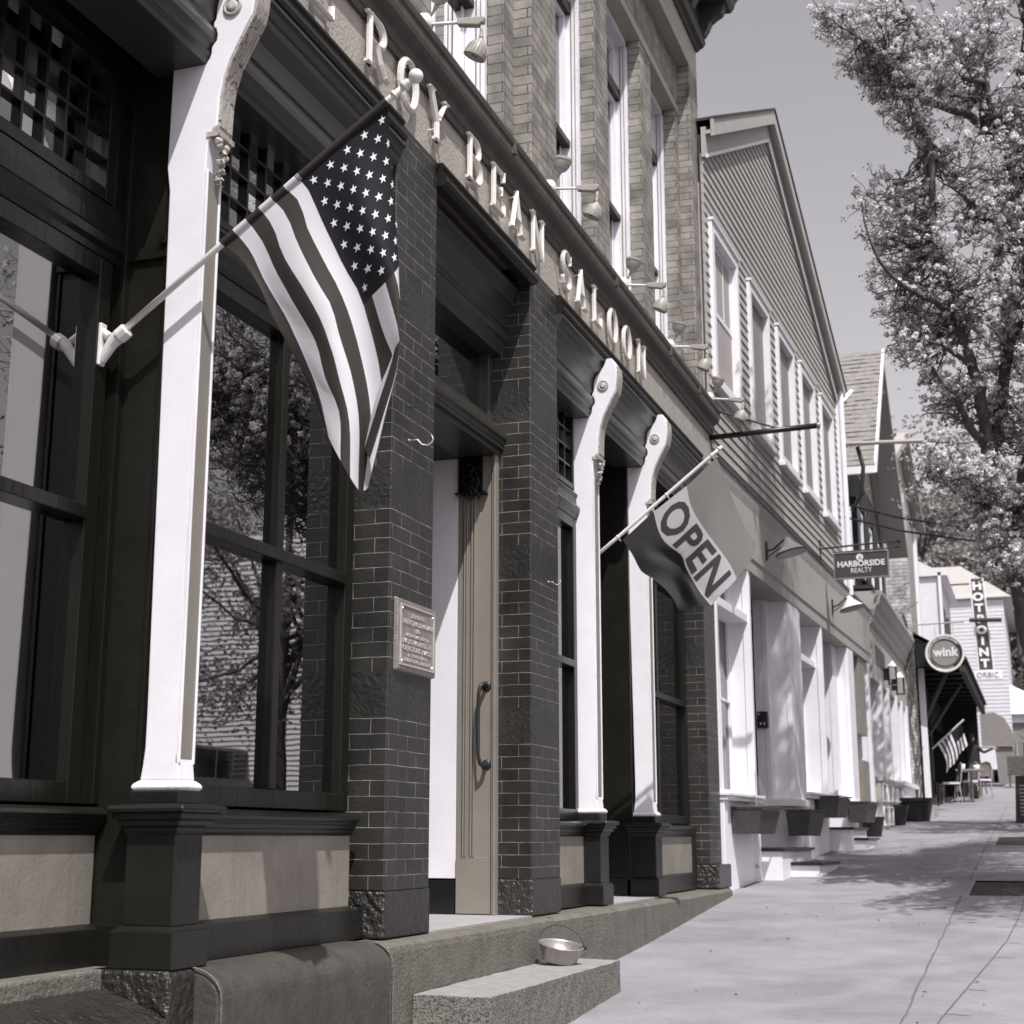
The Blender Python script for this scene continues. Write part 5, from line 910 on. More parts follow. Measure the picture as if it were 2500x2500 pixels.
def postbox(s_, w_, depth, z0, z1=2.66, x1=0.0, name='post'):
    m_ = MB(HX); m_.box(-depth,x1,s_-w_,s_,z0,z1); m_.box(-depth+.02,x1+.012,s_-w_-.012,s_-w_,z0,z1) if False else None
    m_.box(x1-.05,x1+.008,s_-w_-.008,s_+.004,z0,z1-.02); hp(m_, name, 'white_clean', .004)
# doorway with posters and steps
mb = MB(HX); mb.box(-.45,-.44,2.5,4.12,.02,2.6); hp(mb, 'shop_door', 'dark', .003)
for z0, z1 in ((2.10,2.50),(1.2,1.9)):
    mb = MB(HX); mb.frame(-.44,-.41,3.1,3.9,z0,z1,.045); hp(mb, 'poster_frame', 'soffit')
postbox(4.16, .80, .37, .42, x1=-.22); postbox(4.16, .62, .30, .42)
mb = MB(HX); mb.box(-.55,.05,3.3,4.20,.34,.42); hp(mb, 'sill', 'white', .006)
mb = MB(HX); mb.box(-.50,-.04,3.42,4.10,-.6,.34); hp(mb, 'stall_riser', 'white_clean', .004)
shopbay(4.25, 5.87, .52, .33, flare=False, lite=2)
mb = MB(HX); mb.box(-.45,-.44,7.0,8.2,.2,2.5); hp(mb, 'shop_door', 'dark', .003)
postbox(8.46, .9, .55, .50, x1=-.16); postbox(8.46, .5, .2, .50)
mb = MB(HX); mb.box(-.5,.04,7.5,8.5,.42,.50); hp(mb, 'sill', 'white', .006)
mb = MB(HX); mb.box(-.5,-.04,7.56,8.44,-.3,.42); hp(mb, 'stall_riser', 'white_clean', .004)
mb = MB(HX); mb.box(-.45,-.02,9.1,9.78,-.2,1.12); mb.box(-.45,-.02,9.1,9.78,1.5,2.66); hp(mb, 'grey_panel', 'tan', .004)
postbox(9.78+.35, .2, .3, -.1)
# steps
def step(nm, x0, x1, a, b, z0, z1, mt='white_clean', parent=HB):
    m_ = MB(HX); m_.box(x0,x1,a,b,z0,z1-.03); s_ = hp(m_, nm, mt, .005, parent); m_ = MB(HX); m_.box(x0,x1+.03,a-.03,b+.03,z1-.03,z1); hp(m_, 'tread', 'plinth', .004, s_)
step('entry_step', -.5, .22, 1.55, 3.2, -.9, -.10); step('entry_step', -.5, .50, 2.0, 3.1, -.9, -.24)
step('entry_step', -.5, .25, 5.9, 7.2, -.5, .13); step('entry_step', -.5, .40, 6.1, 7.1, -.5, -.0)
# window boxes hung on the sills
def wbox(s0, s1, z0, z1, x0, x1, lab):
    f = lambda t, zz: [(x0+.02*t,s0+.03*t,zz),(x1-.05*t,s0+.03*t,zz),(x1-.05*t,s1-.06*t,zz),(x0+.02*t,s1-.06*t,zz)]
    t_ = thing('window_box', HX(x0, s0, z0), lab, 'planter', 'tapered zinc planters under the shop windows')
    m_ = MB(HX); m_.hexa(f(1, z0), f(0, z1-.015)); m_.build('trough', M['tin'], t_, .004)
    m_ = MB(HX); q = f(-.3, z1); m_.tube(q+[q[0]], .008, 6); m_.build('rim', M['tin'], t_)
    m_ = MB(HX); m_.box(x0+.02,x1-.02,s0+.02,s1-.02,z1-.03,z1-.005); m_.build('soil', M['soil'], t_)
    return t_
wbox(.42, 1.30, .035, .275, -.03, .27, 'wide zinc window box under the first shop window, nearest the brick saloon')
wbox(2.95, 3.85, .02, .29, .00, .27, 'dark zinc window box beside the shop entry steps')
wbox(4.85, 5.75, .24, .485, .00, .28, 'dark zinc window box set higher beyond the entry steps')
wbox(7.35, 8.30, .205, .475, .00, .27, 'dark zinc window box under the far shop window')
# little flag in the first box
t = thing('small_flag', HX(.12, .95, .26), 'small striped flag stuck in the first window box', 'flag')
mb = MB(HX); mb.tube([(.1,1.0,.27),(.12,.88,.62)], .004, 6); mb.build('stick', M['lampwhite'], t)
mb = MB(HX)
for k in range(9): mb.add([(.12+.004*k,.90+.012*k,.60-.008*k),(.12+.004*k,.908+.012*k,.60-.008*k),(.13+.010*k,1.0+.008*k,.30),(.13+.010*k,.992+.008*k,.30)], [(0,1,2,3)], k % 2)
mb.build('flag_cloth', [M['signgrey'], M['star']], t)
# black boxed sign on the return
mb = MB(HX); mb.prism([(.0,.0),(.0,0)], 0, 0) if False else None
t = thing('wall_box', HX(-.2, 3.5, 1.5), 'small black box with white marks fixed to the pale shop return', 'intercom')
mb = MB(HX); mb.box(-.345,-.225,3.29,3.355,1.20,1.385); mb.build('housing', M['black'], t, .015)
mb = MB(HX); mb.box(-.330,-.320,3.284,3.29,1.34,1.365); mb.box(-.312,-.295,3.284,3.29,1.235,1.26); mb.box(-.268,-.258,3.284,3.29,1.23,1.265); mb.build('marks', M['signwhite'], t)
# gooseneck sconces
def sconce(s_, z_, lab):
    t_ = thing('wall_lamp', HX(.04, s_, z_), lab, 'lamp', 'cone shaded lamps on the shop fascia')
    m_ = MB(HX); m_.lathe((.04,s_,z_), (1,0,0), [(0,.03),(.02,.03)], 12); m_.box(.04,.055,s_-.03,s_+.03,z_-.10,z_+.10); m_.build('back_plate', M['black'], t_)
    m_ = MB(HX); m_.tube([(.05,s_,z_),(.12,s_,z_+.02),(.22,s_,z_+.10),(.27,s_,z_+.12)], .011, 8); m_.tube([(.06,s_,z_-.06),(.20,s_,z_+.04)], .007, 6); m_.build('arm', M['black'], t_)
    m_ = MB(HX); m_.lathe((.27,s_,z_+.11), (.25,0,-1), [(-.03,.02),(0,.035),(.04,.06),(.14,.165),(.15,.17),(.145,.155),(.13,.0)], 24); m_.build('shade', M['lampwhite'], t_, 0, True)
    m_ = MB(HX); m_.lathe((.27,s_,z_+.11), (.25,0,-1), [(.141,.171),(.158,.171),(.158,.0)], 24); m_.build('shade_rim', M['black'], t_)
sconce(2.25, 3.00, 'cone shaded wall lamp on the shop fascia nearest the OPEN flag')
sconce(6.55, 3.02, 'cone shaded wall lamp on the shop fascia below the realty sign')
# realty sign
HS = thing('hanging_sign', HX(.5, 5.9, 3.3), 'dark rectangular HARBORSIDE REALTY sign hanging from an iron rod', 'sign')
YS = 5.9
mb = MB(HX); mb.box(.20,.875,YS,YS+.05,3.29,3.615); mb.build('board', M['signgrey'], HS, .005)
mb = MB(HX)
for a, b, c, d in ((.187,.888,3.277,3.29),(.187,.888,3.615,3.628),(.187,.20,3.29,3.615),(.875,.888,3.29,3.615)): mb.box(a,b,YS-.008,YS+.058,c,d)
mb.build('frame', M['infill'], HS)
rx, rz = (CA, -SA, 0), (0,0,1); mb = MB()
put_text(mb, 'HARBORSIDE', HX(.537, YS-.003, 3.435), rx, rz, .104, .002, 0, .003, .98)
put_text(mb, 'REALTY', HX(.537, YS-.003, 3.35), rx, rz, .092, .002, 0, .0, .85)
mb.build('lettering', M['signwhite'], HS)
mb = MB(); mb.lathe(HX(.525, YS-.002, 3.55), (SA,-CA,0), [(0,.045),(.003,.045)], 28); mb.build('emblem', M['signwhite'], HS)
mb = MB(HX); mb.tube([(.508,YS-.009,3.525),(.53,YS-.009,3.575)], .004, 6); mb.tube([(.525,YS-.009,3.52),(.54,YS-.009,3.56),(.552,YS-.009,3.53)], .0035, 6); mb.build('emblem_mark', M['signgrey'], HS)
mb = MB(HX); mb.tube([(.02,YS+.025,3.70),(1.0,YS+.025,3.74)], .013, 8); mb.tube([(.02,YS+.025,3.82),(.02,YS+.025,3.55)], .011, 8); mb.tube([(.18,YS+.025,3.638),(1.06,YS+.06,3.66)], .009, 8); mb.lathe((1.0,YS+.025,3.74), (1,0,0), [(0,.028),(.05,.028)], 10); mb.build('iron_rod', M['iron'], HS)
mb = MB(HX)
for xx in (.3,.78): mb.tube([(xx,YS+.025,3.62),(xx,YS+.025,3.72)], .005, 6)
mb.build('hanger', M['iron'], HS)
# service mast with cable
t = thing('service_mast', HX(.1, 8.15, 5.9), 'grey conduit mast with cable at the corner of the clapboard front', 'pipe')
mb = MB(HX); mb.lathe((-.02,8.2,5.70), (1,0,0), [(0,.07),(.10,.08),(.14,.05)], 12); mb.tube([(.08,8.2,5.70),(1.2,8.3,5.66)], .032, 10); mb.build('conduit', M['lampgrey'], t)
mb = MB(HX); mb.tube([(1.2,8.3,5.66),(1.7,8.5,5.62),(2.6,9.2,5.85),(4.5,11,6.6)], .012, 6); mb.build('cable', M['iron'], t)
mb = MB(HX); mb.tube([(.25,8.3,5.66),(.32,8.3,5.35),(.28,8.3,4.95),(.12,8.3,4.7)], .03, 8); mb.build('flexible_pipe', M['iron'], t)
for zz, k in ((4.75, 0), (4.55, 1)):
    mb = MB(); mb.tube([HX(.05,8.0,zz)]+[(.3+1.1*t_*4, 21.6+5*t_, zz-.15*sin(pi*t_*.8)-.1*t_+(.35*t_)) for t_ in (.15,.3,.5,.75,1)], .016, 6)
    mb.build('overhead_wire', M['iron'], None, 0, False, ('upper' if k == 0 else 'lower')+' thick dark wire running from the clapboard corner towards the blossom tree', 'wire')

# ================================================================ pale shop with crown moulding beyond
DX, D0, D1 = .42, 23.6, 29.75
DS = thing('pale_shop', (0, 26.5, .2), 'low pale shopfront with white pilasters and a wide crown moulding', 'building')
mb = MB(); crown = [(-1.0,3.30),(DX-.06,3.30),(DX-.03,3.34),(DX-.03,3.42),(DX,3.46),(DX+.02,3.55),(DX+.08,3.62),(DX+.10,3.70),(DX+.14,3.76),(DX+.14,3.82),(-1.0,3.86)]
mb.prism(crown, D0-.1, D1); mb.build('crown_moulding', M['soffit'], DS, .004)
mb = MB(); mb.box(-6,DX-.08,D0,D1,2.45,3.30); mb.build('frieze', M['soffit'], DS)
mb = MB(); mb.box(-6,.42,D0-.12,D1,3.86,3.92); mb.build('flat_roof', M['roof_dark'], DS)
mb = MB(); mb.box(-6,-.05,D0,D1,-.2,2.45); mb.build('wall', M['white_clean'], DS)
mb = MB(); mb.box(DX-.085,DX-.07,24.2,25.6,2.75,3.05); mb.build('fascia_sign', M['signgrey'], DS)
for k, (a, dp, zb) in enumerate(((24.6,.42,.95),(25.8,.30,.95),(27.3,.42,.98),(28.4,.30,1.0),(29.5,.35,1.0))):
    mb = MB(); mb.box(DX-.06-dp,DX-.06,a,a+.25,zb,2.5); mb.build('pilaster', M['white_clean'], DS, .004)
    if k < 4:
        mb = MB(); mb.frame(DX-.30,DX-.25,a+.25,a+1.1,zb,2.4,.05); w_ = mb.build('shop_window', M['white_clean'], DS)
        mb = MB(); mb.add([(DX-.28,a+.3,zb),(DX-.28,a+1.05,zb),(DX-.28,a+1.05,2.4),(DX-.28,a+.3,2.4)], [(0,1,2,3)]); mb.build('pane', M['glass_far'], w_)
        mb = MB(); mb.box(DX-.42,DX-.40,a+.25,a+1.1,zb,2.4); mb.build('interior', M['dark'], w_)
mb = MB(); mb.box(-.3,DX-.05,D0+.0,27.0,-.1,.86); mb.box(-.3,DX-.02,D0-.02,27.0,.86,.93); mb.build('stall_riser', M['soffit'], DS, .004)
mb = MB()
for a in (23.8,24.65,25.5,26.35):
    for zz in (.15,.52): mb.frame(DX-.052,DX-.03,a,a+.7,zz+zg(a)*.3,zz+.30+zg(a)*.3,.03)
mb.build('riser_panel', M['white_clean'], DS)
mb = MB(); mb.box(-.3,DX,27.05,D1,-.1,.90); mb.box(-.3,DX+.06,27.0,D1+.03,.90,.98); mb.build('base_wall', M['white_clean'], DS, .005)
def lantern(y, z, lab):
    t_ = thing('wall_lantern', (DX, y, z), lab, 'lantern', 'boxed lanterns on the pale shop')
    m_ = MB(); m_.frame(DX+.02,DX+.04,y-.06,y+.06,z-.16,z+.12,.018); m_.frame(DX+.14,DX+.16,y-.06,y+.06,z-.16,z+.12,.018); m_.box(DX+.02,DX+.16,y-.07,y+.07,z-.18,z-.16); m_.box(DX-.06,DX+.02,y-.03,y+.03,z-.1,z+.1); m_.build('cage', M['black'], t_)
    m_ = MB(); m_.hexa([(DX+.01,y-.08,z+.12),(DX+.17,y-.08,z+.12),(DX+.17,y+.08,z+.12),(DX+.01,y+.08,z+.12)], [(DX+.07,y-.02,z+.22),(DX+.11,y-.02,z+.22),(DX+.11,y+.02,z+.22),(DX+.07,y+.02,z+.22)]); m_.build('cap', M['lampwhite'], t_)
lantern(25.1, 2.66, 'nearer boxed lantern on the pale shop beside the crown moulding'); lantern(26.5, 2.62, 'farther boxed lantern on the pale shop, next to the brick pillar')
def tub(x, y, r, h, lab):
    t_ = thing('planter_tub', (x, y, zg(y)), lab, 'planter', 'round dark tubs on the sidewalk')
    m_ = MB(); m_.lathe((x,y,zg(y)), (0,0,1), [(0,r*.72),(.02,r*.74),(h*.85,r),(h*.86,r*1.06),(h,r*1.06),(h,r*.95),(h-.04,r*.9),(h-.04,0)], 24); m_.build('tub', M['black'], t_, 0)
    m_ = MB(); m_.lathe((x,y,zg(y)+h-.05), (0,0,1), [(0,r*.9),(.02,r*.88)], 20); m_.build('soil', M['soil'], t_)
tub(.62, 27.0, .30, .40, 'large black planter tub at the corner of the pale shop'); tub(.40, 25.6, .2, .33, 'smaller black planter tub against the panelled shop base'); tub(.36, 22.3, .16, .28, 'squat black tub on the sidewalk below the far window box')
t = thing('doorstep', (.4, 28.3, zg(28.3)), 'worn pale stone doorstep beside the big black tub', 'step')
mb = MB(); mb.box(.2,.85,28.0,29.3,zg(28)-.1,zg(28.6)+.22); mb.build('slab', M['threshold'], t, .01)

# ================================================================ shingled gable house above and behind
CH = thing('shingled_house', (-2, 25.8, .2), 'old house with shingled roof, steep gable to the street and dark shutters', 'building')
CX = .48
ye, yr, yf, ze, zr = 23.35, 25.85, 28.6, 5.86, 8.55
mb = MB(); nr = 26
for k in range(nr):
    t0, t1 = k/nr, (k+1)/nr; ya, yb = ye-.25+(yr-ye+.25)*t0, ye-.25+(yr-ye+.25)*t1; za, zb = ze-.1+(zr-ze+.1)*t0, ze-.1+(zr-ze+.1)*t1; r_ = random.Random(k); x = -7
    while x < CX+.1:
        w_ = r_.uniform(.14,.30); x1 = min(x+w_-.008, CX+.12); lift = r_.uniform(.010,.030)
        if x1 > x+.02: mb.hexa([(x,ya,za+lift),(x1,ya,za+lift),(x1,yb,zb+.004),(x,yb,zb+.004)], [(x,ya,za+lift+.012),(x1,ya,za+lift+.012),(x1,yb,zb+.016),(x,yb,zb+.016)])
        x += w_
mb.build('shingle_roof', M['shingle'], CH)
mb = MB(); mb.hexa([(-7,ye-.2,ze-.12),(CX+.1,ye-.2,ze-.12),(CX+.1,yr,zr-.05),(-7,yr,zr-.05)], [(-7,ye-.2,ze-.06),(CX+.1,ye-.2,ze-.06),(CX+.1,yr,zr),(-7,yr,zr)]); mb.hexa([(-7,yf,ze-.3),(CX+.1,yf,ze-.3),(CX+.1,yr,zr-.05),(-7,yr,zr-.05)], [(-7,yf,ze-.2),(CX+.1,yf,ze-.2),(CX+.1,yr,zr+.02),(-7,yr,zr+.02)]); mb.build('roof', M['soffit'], CH)
mb = MB(); mb.add([(.12,ye,3.9),(.12,yf,3.9),(.12,yf,ze-.4),(.12,yr,zr-.25),(.12,ye,ze-.1)], [(0,1,2,3,4)]); mb.box(-7,.10,ye+.05,yf,-.2,ze-.1)
mb.build('wall', M['clap_dark'], CH)
mb = MB()
for k in range(22): mb.add([(.125,ye,3.9+.1*k),(.145,ye,3.9+.1*k),(.145,yf,3.9+.1*k),(.125,yf,3.9+.1*k),(.125,ye,3.98+.1*k),(.125,yf,3.98+.1*k)], [(0,1,2,3),(1,2,5,4)])
mb.build('clapboards', M['clap_dark'], CH)
mb = MB(); mb.hexa([(CX-.25,yr,zr-.22),(CX+.12,yr,zr-.22),(CX+.12,yf+.3,ze-.55),(CX-.25,yf+.3,ze-.55)], [(CX-.25,yr,zr-.02),(CX+.12,yr,zr-.02),(CX+.12,yf+.3,ze-.30),(CX-.25,yf+.3,ze-.30)]); mb.build('barge_board', M['soffit'], CH)
mb = MB(); mb.hexa([(CX+.10,ye-.2,ze-.20),(CX+.14,ye-.2,ze-.20),(CX+.14,yr,zr-.10),(CX+.10,yr,zr-.10)], [(CX+.10,ye-.2,ze-.02),(CX+.14,ye-.2,ze-.02),(CX+.14,yr,zr+.04),(CX+.10,yr,zr+.04)]); mb.box(-7,CX+.1,ye-.28,ye-.2,ze-.22,ze-.10); mb.build('verge', M['white_clean'], CH)
mb = MB(); mb.box(-.1,.16,ye-.03,ye+.04,3.9,5.2); mb.build('corner_board', M['white_clean'], CH); mb = MB(); mb.box(-.35,-.12,ye-.02,ye+.05,3.9,5.2); mb.build('corner_board', M['white_clean'], CH)
for a in (24.0, 25.4, 26.8):
    mb = MB(); mb.frame(.12,.20,a,a+.75,4.2,5.3,.06); w_ = mb.build('window', M['white_clean'], CH)
    mb = MB(); mb.box(.125,.14,a+.06,a+.69,4.26,5.24); mb.build('pane', M['carblack'], w_)
    mb = MB(); mb.box(.14,.23,a-.40,a-.02,4.1,5.4); mb.build('shutter', M['black'], w_); mb = MB(); mb.box(.14,.23,a+.77,a+1.15,4.1,5.4); mb.build('shutter', M['black'], w_)

# ================================================================ brick pillar, awning bar and things outside it
mb = MB(); mb.box(-.5,.52,29.78,30.02,.3,6.8)
PI_ = thing('brick_pillar', (.3, 29.9, .4), 'pale painted brick pillar with bare vine stems beside the awning', 'pillar')
mb.build('pillar', M['brick_far'], PI_)
mb = MB(); rr = random.Random(8)
for k in range(9):
    x = rr.uniform(.05,.5); z = .4; pts = []
    while z < rr.uniform(3,5.6): pts.append((x,29.76-.02*rr.random(),z)); x += rr.uniform(-.07,.07); x = min(max(x,.02),.54); z += .22
    if len(pts) > 1: mb.tube(pts, .012, 5)
for k in range(40): x = rr.uniform(.0,.5); z = rr.uniform(.6,5); mb.tube([(x,29.75,z),(x+rr.uniform(-.25,.25),29.72,z+rr.uniform(-.05,.25))], .006, 4)
mb.build('vine_stems', M['bark'], PI_)
AW = thing('awning_bar', (0, 32, .5), 'dark timber bar front under a black lean-to canopy on a white post', 'building')
AY0, AY1, AX = 30.1, 41.0, 1.46
mb = MB(); mb.prism([(-1,4.55),(.45,4.06),(AX,3.44),(AX,3.32),(-1,3.32)], AY0, AY0+.06); mb.build('canopy_end', M['black'], AW)
mb = MB(); mb.hexa([(-.5,AY0,4.42),(AX+.05,AY0,3.42),(AX+.05,AY1,3.42),(-.5,AY1,4.42)], [(-.5,AY0,4.48),(AX+.05,AY0,3.48),(AX+.05,AY1,3.48),(-.5,AY1,4.48)]); mb.box(AX-.1,AX,AY0,AY1,3.20,3.44); mb.build('canopy_roof', M['roof_dark'], AW)
mb = MB()
for k in range(10): yy = AY0+.6+1.05*k; mb.box(-1,AX-.1,yy,yy+.12,3.34,3.46)
mb.build('rafter', M['black'], AW)
mb = MB(); mb.tube([(.45,AY0+.6,2.0),(1.1,AY0+.6,3.3)], .05, 8); mb.build('brace', M['signgrey'], AW); mb = MB(); mb.tube([(.45,AY0+3.6,2.2),(1.2,AY0+3.6,3.3)], .05, 8); mb.build('brace', M['signgrey'], AW)
mb = MB(); mb.box(.545,.66,AY0+.3,AY0+.42,.45,3.32); mb.build('white_post', M['white_clean'], AW)
mb = MB(); mb.box(-1.2,-1.0,AY0,AY1,.3,4.3); mb.box(-1,1.25,AY1-.1,AY1,.3,3.45); mb.box(.28,.36,AY0+.8,AY1,.3,1.3); mb.box(.28,.36,AY0+.8,AY1,2.7,3.4); mb.box(.28,.36,36,36.5,.3,3.4); mb.build('wall', M['dark'], AW)  # dark end wall added as a backdrop for the shade under the canopy
mb = MB()
for k in range(5): mb.box(-.98,-.92,31+k*1.9,32.4+k*1.9,1.0,3.0)
mb.build('window', M['carblack'], AW)
WK = thing('round_sign', (1.12, 29.9, 3.1), 'round wink sign with pale rim hanging in front of the black canopy', 'sign')
c = (1.119, 29.9, 3.543); R_ = .372
mb = MB(); mb.lathe(c, (0,-1,0), [(0,R_),(.05,R_),(.052,R_-.03),(.04,R_-.045)], 48); mb.build('rim', M['lampwhite'], WK, 0)
mb = MB(); mb.lathe(c, (0,-1,0), [(.035,R_-.04),(.042,R_-.04)], 48, 0); mb.build('face', M['infill'], WK)
mb = MB(); mb.tube([(c[0]+.262*cos(q*pi/24), c[1]-.046, c[2]+.262*sin(q*pi/24)) for q in range(49)], .007, 5); mb.tube([(c[0]+.302*cos(radians(q)), c[1]-.040, c[2]+.302*sin(radians(q))) for q in range(-60, 40, 5)], .022, 5); mb.tube([(c[0]+.302*cos(radians(q)), c[1]-.040, c[2]+.302*sin(radians(q))) for q in range(200, 250, 5)], .016, 5); mb.build('ring', [M['black']], WK)
mb = MB(); put_text(mb, 'wink', (c[0]+.01, c[1]-.047, c[2]-.06), (1,0,0), (0,0,1), .25, .003, 0, .008, .95)
txt = 'A GALLERY OF GREAT FINDS'
for i, ch_ in enumerate(txt):
    if ch_ == ' ': continue
    q = radians(205 - i*7.6); put_text(mb, ch_, (c[0]+.285*cos(q), c[1]-.047, c[2]+.285*sin(q)), (sin(q),0,-cos(q)), (cos(q),0,sin(q)), .056, .002, 0, .001)
mb.build('lettering', M['signwhite'], WK)
mb = MB(); mb.tube([(.3,29.93,4.13),(1.52,29.93,4.15)], .014, 8); mb.tube([(.95,29.92,4.14),(.95,29.92,3.88)], .006, 6); mb.tube([(1.30,29.92,4.14),(1.30,29.92,3.86)], .006, 6); mb.build('iron_arm', M['lampgrey'], WK)
# small flag on that canopy
t = thing('porch_flag', (.62, 31.6, 2.1), 'small weathered striped flag on a short pole under the black canopy', 'flag')
mb = MB(); mb.tube([(.66,31.5,1.78),(1.32,31.5,2.36)], .018, 8); mb.build('pole', M['lampwhite'], t)
mb = MB()
for k in range(13):
    f0, f1 = k/13, (k+1)/13; hx = lambda f: .76+.50*f; hz = lambda f: 1.90+.42*f
    def pq(f, g): return (hx(f)+.10*g+.10*sin(g*2.6)*(1-f), 31.5+.05*sin(f*9+g*4)*g, hz(f)-.62*g*(1-.25*f)+.02*sin(f*12)*g)
    for j in range(6):
        g0, g1 = j/6, (j+1)/6; mb.add([pq(f0,g0),pq(f1,g0),pq(f1,g1),pq(f0,g1)], [(0,1,2,3)], 2 if k > 6 and j < 3 else k % 2)
mb.build('flag_cloth', [M['star'], M['signgrey'], M['black']], t)
t = thing('menu_board', (.38, 32.7, zg(32.7)), 'tall free standing framed board by the brick pillar at the bar', 'sign')
mb = MB(); z = zg(32.7); mb.box(.16,.52,32.7,32.74,z+.05,z+1.20); mb.build('panel', M['infill'], t); mb = MB(); mb.box(.12,.17,32.68,32.76,z,z+1.25); mb.box(.52,.57,32.68,32.76,z,z+1.25); mb.box(.12,.57,32.68,32.76,z+1.22,z+1.27); mb.box(.10,.60,32.6,32.85,z,z+.28); mb.build('stand', M['signgrey'], t)
mb = MB(); mb.box(.30,.42,32.685,32.70,z+.9,z+1.1); mb.build('dark_label', M['black'], t)
def bistro_chair(x, y, rot):
    z = zg(y); t_ = thing('bistro_chair', (x, y, z), 'x', 'chair', 'woven bistro chairs at the bar terrace')
    def X(p): return (x+p[0]*cos(rot)-p[1]*sin(rot), y+p[0]*sin(rot)+p[1]*cos(rot), z+p[2])
    def T(mb_, pts, r): mb_.tube([X(p) for p in pts], r, 6)
    m_ = MB(); m_.add([X(p) for p in ((-.2,-.2,.44),(.2,-.2,.44),(.2,.2,.44),(-.2,.2,.44),(-.2,-.2,.48),(.2,-.2,.48),(.2,.2,.48),(-.2,.2,.48))], [(0,1,2,3),(4,5,6,7),(0,1,5,4),(1,2,6,5),(2,3,7,6),(3,0,4,7)]); m_.build('seat', M['star'], t_)
    m_ = MB(); pts = [(-.2,.2,.48),(-.2,.24,.75),(-.14,.26,.88),(0,.27,.92),(.14,.26,.88),(.2,.24,.75),(.2,.2,.48)]; T(m_, pts, .016); m_.add([X(p) for p in pts[1:-1]]+[X((.17,.22,.55)),X((-.17,.22,.55))], [(0,1,2,3,4,5,6)]); m_.build('backrest', M['wicker'], t_)
    for sx in (-1,1):
        for sy in (-1,1):
            m_ = MB(); T(m_, [(sx*.18,sy*.18,.44),(sx*.2,sy*.21,0)], .014); m_.build('leg', M['wicker'], t_)
    m_ = MB(); 
    for s_ in (-1,1): T(m_, [(-.19,s_*.19,.2),(0,s_*.19,.40),(.19,s_*.19,.2)], .009)
    m_.build('stretcher', M['wicker'], t_); return t_
ch0 = bistro_chair(.74, 35.6, radians(-75)); ch0['label'] = 'bistro chair nearest the framed board, its rounded back to the bar'
c2 = copy_tree(ch0, (1.02, 37.3, zg(37.3)), None, 'middle bistro chair at the terrace table'); c3 = copy_tree(ch0, (1.28, 38.9, zg(38.9)), None, 'farthest bistro chair, closest to the standing person'); c3.rotation_euler.z = .6; c2.rotation_euler.z = .35
t = thing('cafe_table', (1.22, 36.4, zg(36.4)), 'small pale topped cafe table beside the bistro chairs', 'table')
mb = MB(); z = zg(36.4); mb.box(.86,1.5,36.0,37.0,z+.72,z+.75); mb.build('table_top', M['wicker'], t)
mb = MB(); mb.tube([(1.18,36.5,z),(1.18,36.5,z+.72)], .03, 8); mb.box(.95,1.4,36.4,36.6,z,z+.03); mb.build('pedestal', M['wicker'], t)
for k, (x_, y_, zz, r_, lb) in enumerate(((1.02,36.2,.75,.06,'white cup on the near edge of the cafe table'), (1.30,36.7,.75,.09,'white bowl on the cafe table behind the cup'))):
    mb = MB(); mb.lathe((x_,y_,z+zz), (0,0,1), [(0,r_*.6),(.02,r_*.7),(.12,r_),(.12,r_*.9),(.03,0)], 14); mb.build(('cup','bowl')[k], M['white_pl'], None, 0, True, lb, ('cup','bowl')[k])
